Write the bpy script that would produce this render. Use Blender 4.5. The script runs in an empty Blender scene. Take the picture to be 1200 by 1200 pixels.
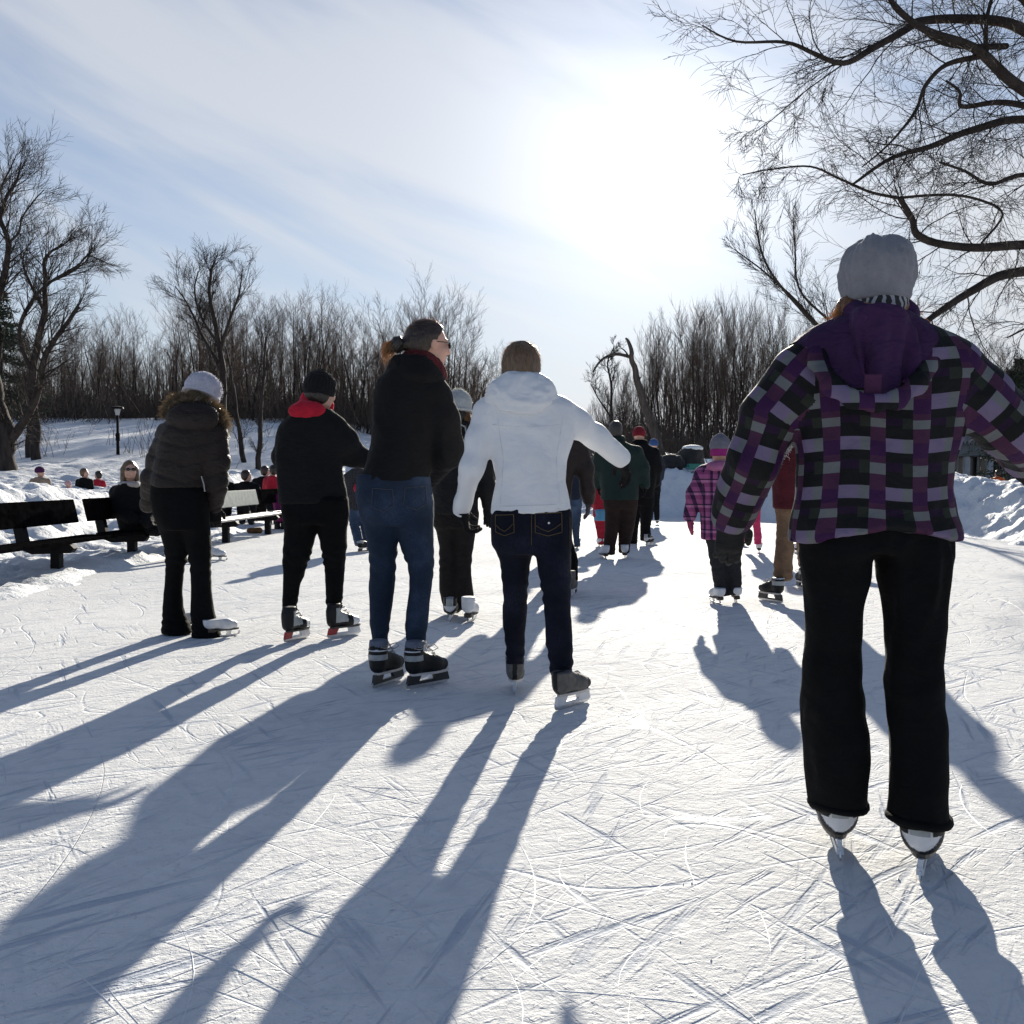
import bpy, math, random
import numpy as np
from mathutils import Vector
rng = np.random.default_rng(7)
R = math.radians
scene = bpy.context.scene
COL = scene.collection
PITCH = R(-2.194); CAMH = 1.10
CP, SP = math.cos(PITCH), math.sin(PITCH)

# ---------------------------------------------------------------- projection helpers
def ray(px, py):
    u = (px-600)/1200.0; v = (600-py)/1200.0
    return np.array([u, CP - v*SP, v*CP + SP])
def P(px, py, D):
    d = ray(px, py); return np.array([0, 0, CAMH]) + d*(D/d[1])
def G(px, py, z=0.0):
    d = ray(px, py); return np.array([0, 0, CAMH]) + d*((z-CAMH)/d[2])

# ---------------------------------------------------------------- noise
def _hash(ix, iy, iz, seed):
    h = (ix*374761393 + iy*668265263 + iz*2147483647 + seed*974634777) & 0xffffffff
    h = ((h ^ (h >> 13))*1274126177) & 0xffffffff
    h = (h ^ (h >> 16)) & 0xffffffff
    return h.astype(np.float64)/4294967295.0
def vnoise(p, seed=0):
    p = np.asarray(p, float); i = np.floor(p).astype(np.int64); f = p-i; f = f*f*(3-2*f)
    o = 0
    for dx in (0, 1):
        for dy in (0, 1):
            for dz in (0, 1):
                w = (f[:, 0] if dx else 1-f[:, 0])*(f[:, 1] if dy else 1-f[:, 1])*(f[:, 2] if dz else 1-f[:, 2])
                o = o + w*_hash(i[:, 0]+dx, i[:, 1]+dy, i[:, 2]+dz, seed)
    return o*2-1
def fbm(p, octv=4, seed=0, gain=.5):
    a = 1; s = 0; p = np.asarray(p, float)
    for k in range(octv):
        s = s + a*vnoise(p*(2**k), seed+k*17); a *= gain
    return s

# ---------------------------------------------------------------- scene object helpers
def mesh_np(name, verts, faces, smooth=True):
    """faces: (n,k) int array or list of lists"""
    me = bpy.data.meshes.new(name)
    verts = np.asarray(verts, np.float32)
    if isinstance(faces, np.ndarray):
        k = faces.shape[1]; n = len(faces)
        me.vertices.add(len(verts)); me.vertices.foreach_set('co', verts.ravel())
        me.loops.add(n*k); me.loops.foreach_set('vertex_index', faces.astype(np.int32).ravel())
        me.polygons.add(n); me.polygons.foreach_set('loop_start', np.arange(0, n*k, k, dtype=np.int32))
        try: me.polygons.foreach_set('loop_total', np.full(n, k, np.int32))
        except Exception: pass
        me.update(calc_edges=True)
    else:
        me.from_pydata(verts.tolist(), [], [list(map(int, f)) for f in faces]); me.update()
    me.validate()
    if smooth: me.polygons.foreach_set('use_smooth', np.ones(len(me.polygons), bool))
    return me
def link(name, me, mat=None, parent=None, loc=None):
    o = bpy.data.objects.new(name, me); COL.objects.link(o)
    if mat is not None and me is not None:
        if not me.materials: me.materials.append(mat)
    if parent is not None:
        o.parent = parent
        pl = np.array(parent.location)
        if parent.parent is not None: pl = pl + np.array(parent.parent.location)
        o.location = -pl if loc is None else loc      # meshes are written in world metres
    elif loc is not None: o.location = loc
    return o
def tag(o, label=None, cat=None, group=None, kind=None):
    if label: o['label'] = label
    if cat: o['category'] = cat
    if group: o['group'] = group
    if kind: o['kind'] = kind
    return o
def empty(name, loc, label, cat, group=None):
    o = bpy.data.objects.new(name, None); COL.objects.link(o); o.location = Vector(loc)
    o.empty_display_size = .1
    return tag(o, label, cat, group)

class MB:
    """collects simple solids into one mesh"""
    def __init__(s): s.v = []; s.f = []
    def add(s, v, f):
        o = len(s.v); s.v += [tuple(map(float, q)) for q in v]; s.f += [[i+o for i in q] for q in f]
    def box(s, c, size, R3=None, bev=0.0):
        c = np.array(c, float); h = np.array(size, float)/2
        if bev <= 0 or bev > h.min()*.9:
            v = [np.array([sx*h[0], sy*h[1], sz*h[2]]) for sx in (-1, 1) for sy in (-1, 1) for sz in (-1, 1)]
            f = [[0, 1, 3, 2], [4, 6, 7, 5], [0, 4, 5, 1], [2, 3, 7, 6], [0, 2, 6, 4], [1, 5, 7, 3]]
        else:
            import itertools
            v = []; idx = {}
            for sx, sy, sz in itertools.product((-1, 1), repeat=3):
                for a in range(3):
                    q = np.array([sx, sy, sz])*(h-bev); q[a] = (sx, sy, sz)[a]*h[a]
                    idx[(sx, sy, sz, a)] = len(v); v.append(q)
            f = []
            for a in range(3):
                b, cc = (a+1) % 3, (a+2) % 3
                for s_ in (-1, 1):
                    cs = []
                    for (p, q) in ((-1, -1), (1, -1), (1, 1), (-1, 1)):
                        k = [0, 0, 0]; k[a] = s_; k[b] = p; k[cc] = q; cs.append(idx[(k[0], k[1], k[2], a)])
                    f.append(cs if s_ > 0 else cs[::-1])
                for p in (-1, 1):
                    for q in (-1, 1):
                        k0 = [0, 0, 0]; k1 = [0, 0, 0]; k0[a] = -1; k1[a] = 1
                        for k in (k0, k1): k[b] = p; k[cc] = q
                        cs = [idx[(*k0, b)], idx[(*k1, b)], idx[(*k1, cc)], idx[(*k0, cc)]]
                        f.append(cs if p*q < 0 else cs[::-1])
            for sx, sy, sz in itertools.product((-1, 1), repeat=3):
                cs = [idx[(sx, sy, sz, a)] for a in range(3)]; f.append(cs if sx*sy*sz > 0 else cs[::-1])
        v = [c + (R3 @ q if R3 is not None else q) for q in v]
        s.add(v, f)
    def tube(s, pts, rads, n=6, cap=True, up=None):
        pts = [np.array(p, float) for p in pts]
        if np.isscalar(rads): rads = [rads]*len(pts)
        t0 = pts[1]-pts[0]; t0 /= np.linalg.norm(t0)+1e-12
        a = np.cross(t0, [0.3, .2, 1.0]); a /= np.linalg.norm(a)+1e-12
        V = []
        for i, p in enumerate(pts):
            t = pts[min(i+1, len(pts)-1)]-pts[max(i-1, 0)]; t /= np.linalg.norm(t)+1e-12
            a = a - t*np.dot(a, t); a /= np.linalg.norm(a)+1e-12; b = np.cross(t, a)
            for k in range(n):
                th = 2*math.pi*k/n; V.append(p + rads[i]*(math.cos(th)*a+math.sin(th)*b))
        F = [[i*n+k, i*n+(k+1) % n, (i+1)*n+(k+1) % n, (i+1)*n+k] for i in range(len(pts)-1) for k in range(n)]
        if cap: F += [list(range(n))[::-1], [(len(pts)-1)*n+k for k in range(n)]]
        s.add(V, F)
    def prism(s, poly, a, b, thick):
        """polygon given in (u,w) extruded along third axis; a,b: function mapping (u,w,t)->xyz"""
        n = len(poly); V = [a(u, w, -thick/2) for u, w in poly]+[a(u, w, thick/2) for u, w in poly]
        F = [list(range(n))[::-1], list(range(n, 2*n))]+[[i, (i+1) % n, n+(i+1) % n, n+i] for i in range(n)]
        s.add(V, F)
    def mesh(s, name, smooth=False): return mesh_np(name, s.v, s.f, smooth)
    def build(s, name, mat, parent=None, smooth=False): return link(name, s.mesh(name, smooth), mat, parent)

# ---------------------------------------------------------------- materials
def new_mat(name):
    m = bpy.data.materials.new(name); m.use_nodes = True; nt = m.node_tree
    return m, nt, nt.nodes['Principled BSDF']
def N(nt, typ, **kw):
    n = nt.nodes.new(typ)
    for k, v in kw.items():
        if k.startswith('i_'):
            key = k[2:]
            key = int(key) if key.isdigit() else key.replace('_', ' ')
            n.inputs[key].default_value = v
        else: setattr(n, k, v)
    return n
def L(nt, a, b): nt.links.new(a, b)
def ramp(nt, fac, stops):
    r = nt.nodes.new('ShaderNodeValToRGB'); els = r.color_ramp.elements
    while len(els) < len(stops): els.new(.5)
    for e, (p, c) in zip(els, stops):
        e.position = p; e.color = (*c, 1) if len(c) == 3 else c
    L(nt, fac, r.inputs[0]); return r.outputs[0]
def math_n(nt, op, a, b=None, clamp=False):
    n = nt.nodes.new('ShaderNodeMath'); n.operation = op; n.use_clamp = clamp
    for i, q in enumerate((a, b)):
        if q is None: continue
        if isinstance(q, (int, float)): n.inputs[i].default_value = q
        else: L(nt, q, n.inputs[i])
    return n.outputs[0]
def cloth(name, col, var=.25, scale=9, rough=.85, bump=.25, weave=350, sheen=.0, fold=14, spec=.3, trans=0):
    """fabric: base colour broken by soft noise, woven micro-bump and soft creases"""
    m, nt, b = new_mat(name)
    tc = N(nt, 'ShaderNodeTexCoord')
    n1 = N(nt, 'ShaderNodeTexNoise', i_Scale=scale, i_Detail=6.0, i_Roughness=.6); L(nt, tc.outputs['Object'], n1.inputs['Vector'])
    c0 = tuple(max(0, c*(1-var)) for c in col); c1 = tuple(min(1, c*(1+var)) for c in col)
    L(nt, ramp(nt, n1.outputs[0], [(.3, c0), (.7, c1)]), b.inputs['Base Color'])
    b.inputs['Roughness'].default_value = rough; b.inputs['Specular IOR Level'].default_value = spec
    if sheen: b.inputs['Sheen Weight'].default_value = sheen; b.inputs['Sheen Roughness'].default_value = .4; b.inputs['Sheen Tint'].default_value = (*[min(1, c*1.5+.2) for c in col], 1)
    n2 = N(nt, 'ShaderNodeTexNoise', i_Scale=weave, i_Detail=2.0); L(nt, tc.outputs['Object'], n2.inputs['Vector'])
    mp = N(nt, 'ShaderNodeMapping'); mp.inputs['Scale'].default_value = (1, 1, 1.8); L(nt, tc.outputs['Object'], mp.inputs[0])
    n3 = N(nt, 'ShaderNodeTexNoise', i_Scale=fold, i_Detail=4.0, i_Distortion=.8); L(nt, mp.outputs[0], n3.inputs['Vector'])
    b1 = N(nt, 'ShaderNodeBump', i_Strength=min(1, bump*1.5), i_Distance=.04); L(nt, n3.outputs[0], b1.inputs['Height'])
    b2 = N(nt, 'ShaderNodeBump', i_Strength=bump*.8, i_Distance=.002); L(nt, n2.outputs[0], b2.inputs['Height']); L(nt, b1.outputs[0], b2.inputs['Normal'])
    L(nt, b2.outputs[0], b.inputs['Normal'])
    return m
def plain(name, col, rough=.5, metal=0, var=.15, scale=20, bump=.1, spec=.5):
    m, nt, b = new_mat(name)
    tc = N(nt, 'ShaderNodeTexCoord')
    n1 = N(nt, 'ShaderNodeTexNoise', i_Scale=scale, i_Detail=5.0); L(nt, tc.outputs['Object'], n1.inputs['Vector'])
    L(nt, ramp(nt, n1.outputs[0], [(.3, tuple(c*(1-var) for c in col)), (.7, tuple(min(1, c*(1+var)) for c in col))]), b.inputs['Base Color'])
    b.inputs['Roughness'].default_value = rough; b.inputs['Metallic'].default_value = metal; b.inputs['Specular IOR Level'].default_value = spec
    bp = N(nt, 'ShaderNodeBump', i_Strength=bump, i_Distance=.01); L(nt, n1.outputs[0], bp.inputs['Height']); L(nt, bp.outputs[0], b.inputs['Normal'])
    return m
class Tubes:
    """batch of tapered tubes, meshed together at the end"""
    def __init__(s): s.g = {}
    def add(s, pts, rads, n):
        s.g.setdefault((len(pts), n), []).append((pts, rads))
    def merge(s, o):
        for k, v in o.g.items(): s.g.setdefault(k, []).extend(v)
    def arrays(s):
        Vs = []; Fs = []; off = 0
        for (m, n), lst in s.g.items():
            P_ = np.array([[tuple(q) for q in p] for p, _ in lst], float); Rd = np.array([list(r_) for _, r_ in lst], float)
            t = np.gradient(P_, axis=1); t /= np.linalg.norm(t, axis=2)[..., None]+1e-12
            ref = np.where((np.abs(t[:, :1, 2]) < .8)[..., None], np.array([.31, .21, .93]), np.array([.93, .3, .2]))
            a = np.cross(t, np.broadcast_to(ref, t.shape)); a /= np.linalg.norm(a, axis=2)[..., None]+1e-12; b = np.cross(t, a)
            th = np.arange(n)*2*math.pi/n
            v = P_[:, :, None, :]+Rd[:, :, None, None]*(np.cos(th)[None, None, :, None]*a[:, :, None, :]+np.sin(th)[None, None, :, None]*b[:, :, None, :])
            i = np.arange(m-1)[:, None]*n; k = np.arange(n)[None, :]; k2 = (k+1) % n
            f = np.stack([i+k, i+k2, i+n+k2, i+n+k], -1).reshape(-1, 4)
            f = (f[None]+(np.arange(len(lst))*m*n)[:, None, None]).reshape(-1, 4)+off
            Vs.append(v.reshape(-1, 3)); Fs.append(f); off += len(lst)*m*n
        return np.concatenate(Vs), np.concatenate(Fs)
    def mesh(s, name): return mesh_np(name, *s.arrays())
def rvec(r): v = r.normal(size=3); return v/np.linalg.norm(v)
# ================================================================ camera, light, sky
cam = bpy.data.cameras.new('camera'); cam.sensor_width = 36; cam.lens = 36; cam.clip_end = 3000; cam.clip_start = .05
co = bpy.data.objects.new('camera', cam); COL.objects.link(co); co.location = (0, 0, CAMH); co.rotation_euler = (R(90)+PITCH, 0, 0)
scene.camera = co
sd = ray(770, 175); sd = sd/np.linalg.norm(sd)
SUN_EL = math.asin(sd[2]); SUN_AZ = math.atan2(sd[0], sd[1])
sl = bpy.data.lights.new('sun', 'SUN'); sl.energy = 5.0; sl.angle = R(.55); sl.color = (1.0, .93, .80)
so = bpy.data.objects.new('sun', sl); COL.objects.link(so)
so.rotation_euler = Vector((-sd[0], -sd[1], -sd[2])).to_track_quat('-Z', 'Y').to_euler()
w = bpy.data.worlds.new('World'); scene.world = w; w.use_nodes = True; nt = w.node_tree
bg = nt.nodes['Background']; bg.inputs['Strength'].default_value = .048
sky = N(nt, 'ShaderNodeTexSky'); sky.sky_type = 'NISHITA'; sky.sun_disc = False
sky.sun_elevation = SUN_EL; sky.sun_rotation = SUN_AZ; sky.air_density = 1.0; sky.dust_density = .1; sky.ozone_density = 1.4; sky.altitude = 200
tc = N(nt, 'ShaderNodeTexCoord')
# thin cirrus veil: streaks stretched across the sky, brighter the nearer they lie to the sun (forward scattering)
nrm = N(nt, 'ShaderNodeVectorMath', operation='NORMALIZE'); L(nt, tc.outputs['Generated'], nrm.inputs[0])
dot = N(nt, 'ShaderNodeVectorMath', operation='DOT_PRODUCT'); L(nt, nrm.outputs[0], dot.inputs[0]); dot.inputs[1].default_value = tuple(sd)
cosg = math_n(nt, 'MAXIMUM', dot.outputs['Value'], 0.0)
# project onto a cloud layer so the streaks converge with distance
sep = N(nt, 'ShaderNodeSeparateXYZ'); L(nt, nrm.outputs[0], sep.inputs[0])
az = N(nt, 'ShaderNodeMath', operation='ARCTAN2'); L(nt, sep.outputs[0], az.inputs[0]); L(nt, sep.outputs[1], az.inputs[1])
el = N(nt, 'ShaderNodeMath', operation='ARCSINE'); L(nt, sep.outputs[2], el.inputs[0])
cmb = N(nt, 'ShaderNodeCombineXYZ'); L(nt, math_n(nt, 'MULTIPLY', az.outputs[0], .955), cmb.inputs[0]); L(nt, el.outputs[0], cmb.inputs[1])
def streak(rot, sc, scale, det, dist, seed):
    mp = N(nt, 'ShaderNodeMapping', vector_type='TEXTURE'); mp.inputs['Rotation'].default_value = (0, 0, R(rot)); mp.inputs['Scale'].default_value = tuple(1/q for q in sc); mp.inputs['Location'].default_value = (seed, seed*.7, seed)
    L(nt, cmb.outputs[0], mp.inputs[0])
    n = N(nt, 'ShaderNodeTexNoise', i_Scale=scale, i_Detail=det, i_Roughness=.52, i_Distortion=dist); L(nt, mp.outputs[0], n.inputs['Vector'])
    return n.outputs[0]
s1 = streak(-18, (.9, 3.6, 1), 2.2, 6.0, .5, 3.1)
s2 = streak(-26, (1.1, 6.5, 1), 3.4, 7.0, .9, 8.4)
s3 = streak(-8, (.8, 2.2, 1), 2.0, 2.0, .0, 5.2)
cl = math_n(nt, 'ADD', math_n(nt, 'MULTIPLY', s1, .45), math_n(nt, 'MULTIPLY', s2, .25)); cl = math_n(nt, 'ADD', cl, math_n(nt, 'MULTIPLY', s3, .30))
# the veil is thickest in a broad belt 12 to 24 degrees up
belt = math_n(nt, 'SUBTRACT', 1.0, math_n(nt, 'MULTIPLY', math_n(nt, 'ABSOLUTE', math_n(nt, 'SUBTRACT', math_n(nt, 'ADD', el.outputs[0], math_n(nt, 'MULTIPLY', az.outputs[0], .18)), .30)), 4.2), True)
cl = math_n(nt, 'ADD', math_n(nt, 'MULTIPLY', cl, .8), math_n(nt, 'MULTIPLY', belt, .17))
mr = N(nt, 'ShaderNodeMapRange', interpolation_type='SMOOTHSTEP'); mr.inputs['From Min'].default_value = .40; mr.inputs['From Max'].default_value = .62
L(nt, cl, mr.inputs['Value'])
# aureole phase: broad + tight lobes of light scattered forward by the thin ice cloud around the sun
p1 = math_n(nt, 'MULTIPLY', math_n(nt, 'POWER', cosg, 6.0), .8)
p2 = math_n(nt, 'MULTIPLY', math_n(nt, 'POWER', cosg, 30.0), .7)
p3 = math_n(nt, 'MULTIPLY', math_n(nt, 'POWER', cosg, 95.0), 5.0)
ph = math_n(nt, 'ADD', math_n(nt, 'ADD', p1, p2), 9.0)
cloudcol = N(nt, 'ShaderNodeVectorMath', operation='SCALE'); cloudcol.inputs[0].default_value = (.97, 1.0, 1.05); L(nt, ph, cloudcol.inputs['Scale'])
hzv = math_n(nt, 'POWER', math_n(nt, 'SUBTRACT', 1.0, math_n(nt, 'MAXIMUM', sep.outputs[2], 0.0), True), 7.0)
fr_ = N(nt, 'ShaderNodeMapRange', interpolation_type='SMOOTHSTEP'); fr_.inputs['From Min'].default_value = -.1; fr_.inputs['From Max'].default_value = .62; L(nt, dot.outputs['Value'], fr_.inputs['Value'])
veil = math_n(nt, 'ADD', math_n(nt, 'MULTIPLY', math_n(nt, 'ADD', math_n(nt, 'MULTIPLY', mr.outputs[0], .50), .24), fr_.outputs[0]), math_n(nt, 'MULTIPLY', hzv, .95), True)
tint = N(nt, 'ShaderNodeMix', data_type='RGBA', blend_type='MULTIPLY'); tint.inputs[0].default_value = 1
L(nt, sky.outputs[0], tint.inputs[6]); tint.inputs[7].default_value = (.84, .98, 1.20, 1)
mx = N(nt, 'ShaderNodeMix', data_type='RGBA'); L(nt, veil, mx.inputs[0]); L(nt, tint.outputs[2], mx.inputs[6]); L(nt, cloudcol.outputs[0], mx.inputs[7])
gl = N(nt, 'ShaderNodeVectorMath', operation='SCALE'); gl.inputs[0].default_value = (1, .99, .96); L(nt, math_n(nt, 'ADD', p3, math_n(nt, 'MULTIPLY', p2, .35)), gl.inputs['Scale'])
ad = N(nt, 'ShaderNodeVectorMath', operation='ADD'); L(nt, mx.outputs[2], ad.inputs[0]); L(nt, gl.outputs[0], ad.inputs[1])
L(nt, ad.outputs[0], bg.inputs[0])
scene.view_settings.view_transform = 'Standard'; scene.view_settings.look = 'None'; scene.view_settings.exposure = .76; scene.view_settings.gamma = 1
try:
    scene.cycles.max_bounces = 6; scene.cycles.diffuse_bounces = 3; scene.cycles.use_denoising = True
except Exception: pass

# ================================================================ terrain
RINK = np.array([(9, -14), (9, 8), (7.7, 15.3), (7.7, 18), (6.5, 22.6), (4.6, 25.2), (1.9, 26), (1.0, 34), (1.5, 45), (-1, 50), (-6, 50), (-7.6, 40), (-6.9, 30), (-5.2, 22), (-4.45, 16), (-4.2, 9), (-4.6, 5), (-5.5, 0), (-7, -14)], float)
def rink_sd(x, y):
    """signed distance to the rink outline, positive outside"""
    n = len(RINK); d = np.full(x.shape, 1e9); ins = np.zeros(x.shape, bool)
    for i in range(n):
        a = RINK[i]; b = RINK[(i+1) % n]; e = b-a; wx = x-a[0]; wy = y-a[1]
        t = np.clip((wx*e[0]+wy*e[1])/(e@e), 0, 1)
        d = np.minimum(d, (wx-e[0]*t)**2+(wy-e[1]*t)**2)
        c = ((a[1] <= y) & (b[1] > y)) | ((b[1] <= y) & (a[1] > y))
        xi = a[0]+(y-a[1])/(b[1]-a[1] if b[1] != a[1] else 1e-9)*e[0]
        ins ^= c & (x < xi)
    return np.where(ins, -np.sqrt(d), np.sqrt(d))
def sst(a, b, x):
    t = np.clip((x-a)/(b-a), 0, 1); return t*t*(3-2*t)
def height(x, y):
    x = np.asarray(x, float); y = np.asarray(y, float); shp = x.shape; x = x.ravel(); y = y.ravel()
    z0 = np.zeros_like(x); q = np.stack([x, y, z0], 1)
    s = rink_sd(x, y) + .25*vnoise(q*.9, 3) + .1*vnoise(q*3, 5)
    right = sst(-1, 3, x - (y-30)*.02)
    # left: trampled strip by the benches, then a ploughed bank, a hollow, a second low ridge
    lft = .05*sst(0, .5, s) + .76*sst(1.2, 3.3, s)*(1-.5*sst(3.6, 7.5, s)*(1-sst(30, 36, y)))
    lft = lft*(1-.80*sst(17, 23, y)*(1-sst(24, 30, y))*sst(-12, -7, x))
    lft *= 1-.85*sst(38, 47, y)*sst(-14, -6, x); lft += .55*sst(21, 29, y)*sst(4, 9, s)*(1-sst(-12, -6, x))
    # right: steep shovelled bank
    top = .74 + .30*sst(17.5, 23, y)*(1-sst(8.5, 11, x))
    rgt = top*sst(0, 1.7, s) + .15*sst(1, 3, s) - .25*sst(3, 6, s) - .45*sst(3, 6, s)*sst(9, 13, x)
    h = lft*(1-right) + rgt*right
    hill = (y-35)*.105*sst(33, 38, y); hill = np.minimum(hill, 3.25+(y-66)*.01)
    hill *= sst(2, -7, x+(y-50)*.05)*.999
    hr = np.clip((y-30)*.045, 0, 2.0)*sst(2, 7, x)*(1-sst(11, 16, x)*(1-sst(54, 62, y)))
    h = h + hill*(sst(0, 3, s)) + hr*sst(0, 3, s)
    amp = sst(0, .35, s)
    near = 1-sst(25, 60, y)
    steep = sst(.2, 1.2, s)*(1-sst(5, 9, s))
    lum = .08*fbm(q*.8, 3, 11) + (.040+.036*steep)*np.abs(fbm(q*2.6, 4, 23))*near + .03*fbm(q*8, 3, 31)*near*(.4+steep)
    # footprints and chunks
    lum += -.045*sst(.45, .75, vnoise(q*4.2, 47))*near*(.3+.7*steep)
    h = h + lum*amp
    h = np.where(s < .0, -.03, np.maximum(h, -.03))
    edge = sst(0, .25, s); h = h*edge + -.03*(1-edge)
    h = np.where(s > 60, h, h)
    return h.reshape(shp)
def gz(x, y): return float(height(np.array([x]), np.array([y]))[0])
def axis(lo_, a, b, hi_, step, grow=1.13):
    c = list(np.arange(a, b, step)); s = step
    while c[-1] < hi_: s *= grow; c.append(c[-1]+s)
    s = step
    while c[0] > lo_: s *= grow; c.insert(0, c[0]-s)
    return np.array(c)
xs = axis(-400, -15, 13, 400, .085, 1.10); ys = axis(-60, 6, 34, 700, .085, 1.035)
XX, YY = np.meshgrid(xs, ys, indexing='ij'); ZZ = height(XX, YY)
nx, ny = XX.shape; ii = np.arange(nx*ny).reshape(nx, ny)
F = np.stack([ii[:-1, :-1], ii[1:, :-1], ii[1:, 1:], ii[:-1, 1:]], -1).reshape(-1, 4)
m, nt, b = new_mat('snow')
tc = N(nt, 'ShaderNodeTexCoord')
n1 = N(nt, 'ShaderNodeTexNoise', i_Scale=1.2, i_Detail=8.0, i_Roughness=.6); L(nt, tc.outputs['Object'], n1.inputs['Vector'])
L(nt, ramp(nt, n1.outputs[0], [(.3, (.74, .76, .79)), (.65, (.86, .87, .88))]), b.inputs['Base Color'])
b.inputs['Roughness'].default_value = .65; b.inputs['Specular IOR Level'].default_value = .25
n2 = N(nt, 'ShaderNodeTexNoise', i_Scale=7.0, i_Detail=8.0, i_Roughness=.65); L(nt, tc.outputs['Object'], n2.inputs['Vector'])
bp = N(nt, 'ShaderNodeBump', i_Strength=.6, i_Distance=.10); L(nt, n2.outputs[0], bp.inputs['Height'])
n3 = N(nt, 'ShaderNodeTexNoise', i_Scale=60.0, i_Detail=4.0); L(nt, tc.outputs['Object'], n3.inputs['Vector'])
bp2 = N(nt, 'ShaderNodeBump', i_Strength=.4, i_Distance=.01); L(nt, n3.outputs[0], bp2.inputs['Height']); L(nt, bp.outputs[0], bp2.inputs['Normal'])
L(nt, bp2.outputs[0], b.inputs['Normal'])
M_SNOW = m
tag(link('snow_ground', mesh_np('snow_ground', np.stack([XX.ravel(), YY.ravel(), ZZ.ravel()], 1), F), m), kind='structure')

# ---- ice sheet, with its real undulation kept tiny
m, nt, b = new_mat('scratched_ice')
tc = N(nt, 'ShaderNodeTexCoord'); OBJ = tc.outputs['Object']
def tex(scale, det, rough=.5, dist=0, vec=None, ntype='FBM', mp=None):
    n = N(nt, 'ShaderNodeTexNoise', i_Scale=scale, i_Detail=det, i_Roughness=rough, i_Distortion=dist)
    v = vec or OBJ
    if mp:
        k = N(nt, 'ShaderNodeMapping', vector_type='TEXTURE'); k.inputs['Rotation'].default_value = (0, 0, R(mp[0])); k.inputs['Scale'].default_value = (1/mp[1], 1/mp[2], 1); k.inputs['Location'].default_value = (mp[3], mp[3], 0)
        L(nt, v, k.inputs[0]); v = k.outputs[0]
    L(nt, v, n.inputs['Vector']); return n.outputs[0]
def line(fac, w):      # thin contour line of a noise field
    d = math_n(nt, 'ABSOLUTE', math_n(nt, 'SUBTRACT', fac, .5))
    r = N(nt, 'ShaderNodeMapRange'); r.inputs['From Min'].default_value = 0; r.inputs['From Max'].default_value = w; r.inputs['To Min'].default_value = 1; r.inputs['To Max'].default_value = 0
    L(nt, d, r.inputs['Value']); return r.outputs[0]
def band(fac, a, b_):
    r = N(nt, 'ShaderNodeMapRange', interpolation_type='SMOOTHSTEP'); r.inputs['From Min'].default_value = a; r.inputs['From Max'].default_value = b_
    L(nt, fac, r.inputs['Value']); return r.outputs[0]
H = None; Lsum = None
specs = [(52, .4, 1.0, 3, .0030), (78, .45, 1.3, 21, .0034), (112, .5, 1.6, 41, .0045), (30, .5, 2.4, 77, .006), (140, .6, 3.0, 27, .007)]
for (rot, sx, sy, loc, wd) in specs:
    ln = line(tex(1.0, 0.0, .5, .3, mp=(rot, sx, sy, loc)), wd)
    ms = band(tex(1.3, 0.0, mp=(rot, 1, 1, loc+3)), .44, .6)
    ln = math_n(nt, 'MULTIPLY', ln, ms)
    Lsum = ln if Lsum is None else math_n(nt, 'MAXIMUM', Lsum, ln)
# short scuffs: strongly stretched noise in several headings
Ssum = None
for (rot, loc, sc_) in ((38, 2, 13.0), (58, 7, 13.0), (74, 13, 16.0), (118, 19, 14.0), (22, 29, 17.0), (48, 47, 24.0)):
    t = tex(sc_, 3.0, .62, .15, mp=(rot, .085, 1.0, loc)); t = band(t, .57, .70)
    t = math_n(nt, 'MULTIPLY', t, band(tex(.9, 2.0, mp=(rot, 1, 1, loc*3)), .40, .58))
    Ssum = t if Ssum is None else math_n(nt, 'MAXIMUM', Ssum, t)
patch = tex(.5, 5.0, .6)
grain = tex(45.0, 4.0, .7); fine = tex(240.0, 1.0, .6); lump = tex(11.0, 4.0, .62)
chips = band(tex(28.0, 3.0, .6, .4), .60, .72); pits = band(tex(38.0, 2.0, .65, .3), .60, .70); pits = math_n(nt, 'MULTIPLY', pits, band(tex(4.0, 2.0), .42, .58))
c0 = ramp(nt, math_n(nt, 'ADD', math_n(nt, 'MULTIPLY', patch, .6), math_n(nt, 'MULTIPLY', lump, .4)), [(.36, (.70, .705, .71)), (.50, (.83, .825, .815)), (.70, (.89, .885, .87))])
mxc = N(nt, 'ShaderNodeMix', data_type='RGBA'); L(nt, math_n(nt, 'MULTIPLY', Lsum, .5), mxc.inputs[0]); L(nt, c0, mxc.inputs[6]); mxc.inputs[7].default_value = (.88, .9, .92, 1)
mxd = N(nt, 'ShaderNodeMix', data_type='RGBA'); L(nt, math_n(nt, 'MULTIPLY', Ssum, .72), mxd.inputs[0]); L(nt, mxc.outputs[2], mxd.inputs[6]); mxd.inputs[7].default_value = (.46, .51, .60, 1)
mxp = N(nt, 'ShaderNodeMix', data_type='RGBA'); L(nt, math_n(nt, 'MULTIPLY', pits, .22), mxp.inputs[0]); L(nt, mxd.outputs[2], mxp.inputs[6]); mxp.inputs[7].default_value = (.50, .53, .58, 1); L(nt, mxp.outputs[2], b.inputs['Base Color'])
rg = math_n(nt, 'ADD', .62, math_n(nt, 'MULTIPLY', band(patch, .35, .65), .2)); rg = math_n(nt, 'SUBTRACT', rg, math_n(nt, 'MULTIPLY', Lsum, .25)); L(nt, rg, b.inputs['Roughness'])
b.inputs['Specular IOR Level'].default_value = .03; b.inputs['IOR'].default_value = 1.31
hh = math_n(nt, 'ADD', math_n(nt, 'MULTIPLY', lump, .50), math_n(nt, 'MULTIPLY', grain, .34))
hh = math_n(nt, 'ADD', hh, math_n(nt, 'MULTIPLY', fine, .05))
hh = math_n(nt, 'SUBTRACT', hh, math_n(nt, 'MULTIPLY', Ssum, .36))
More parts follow.
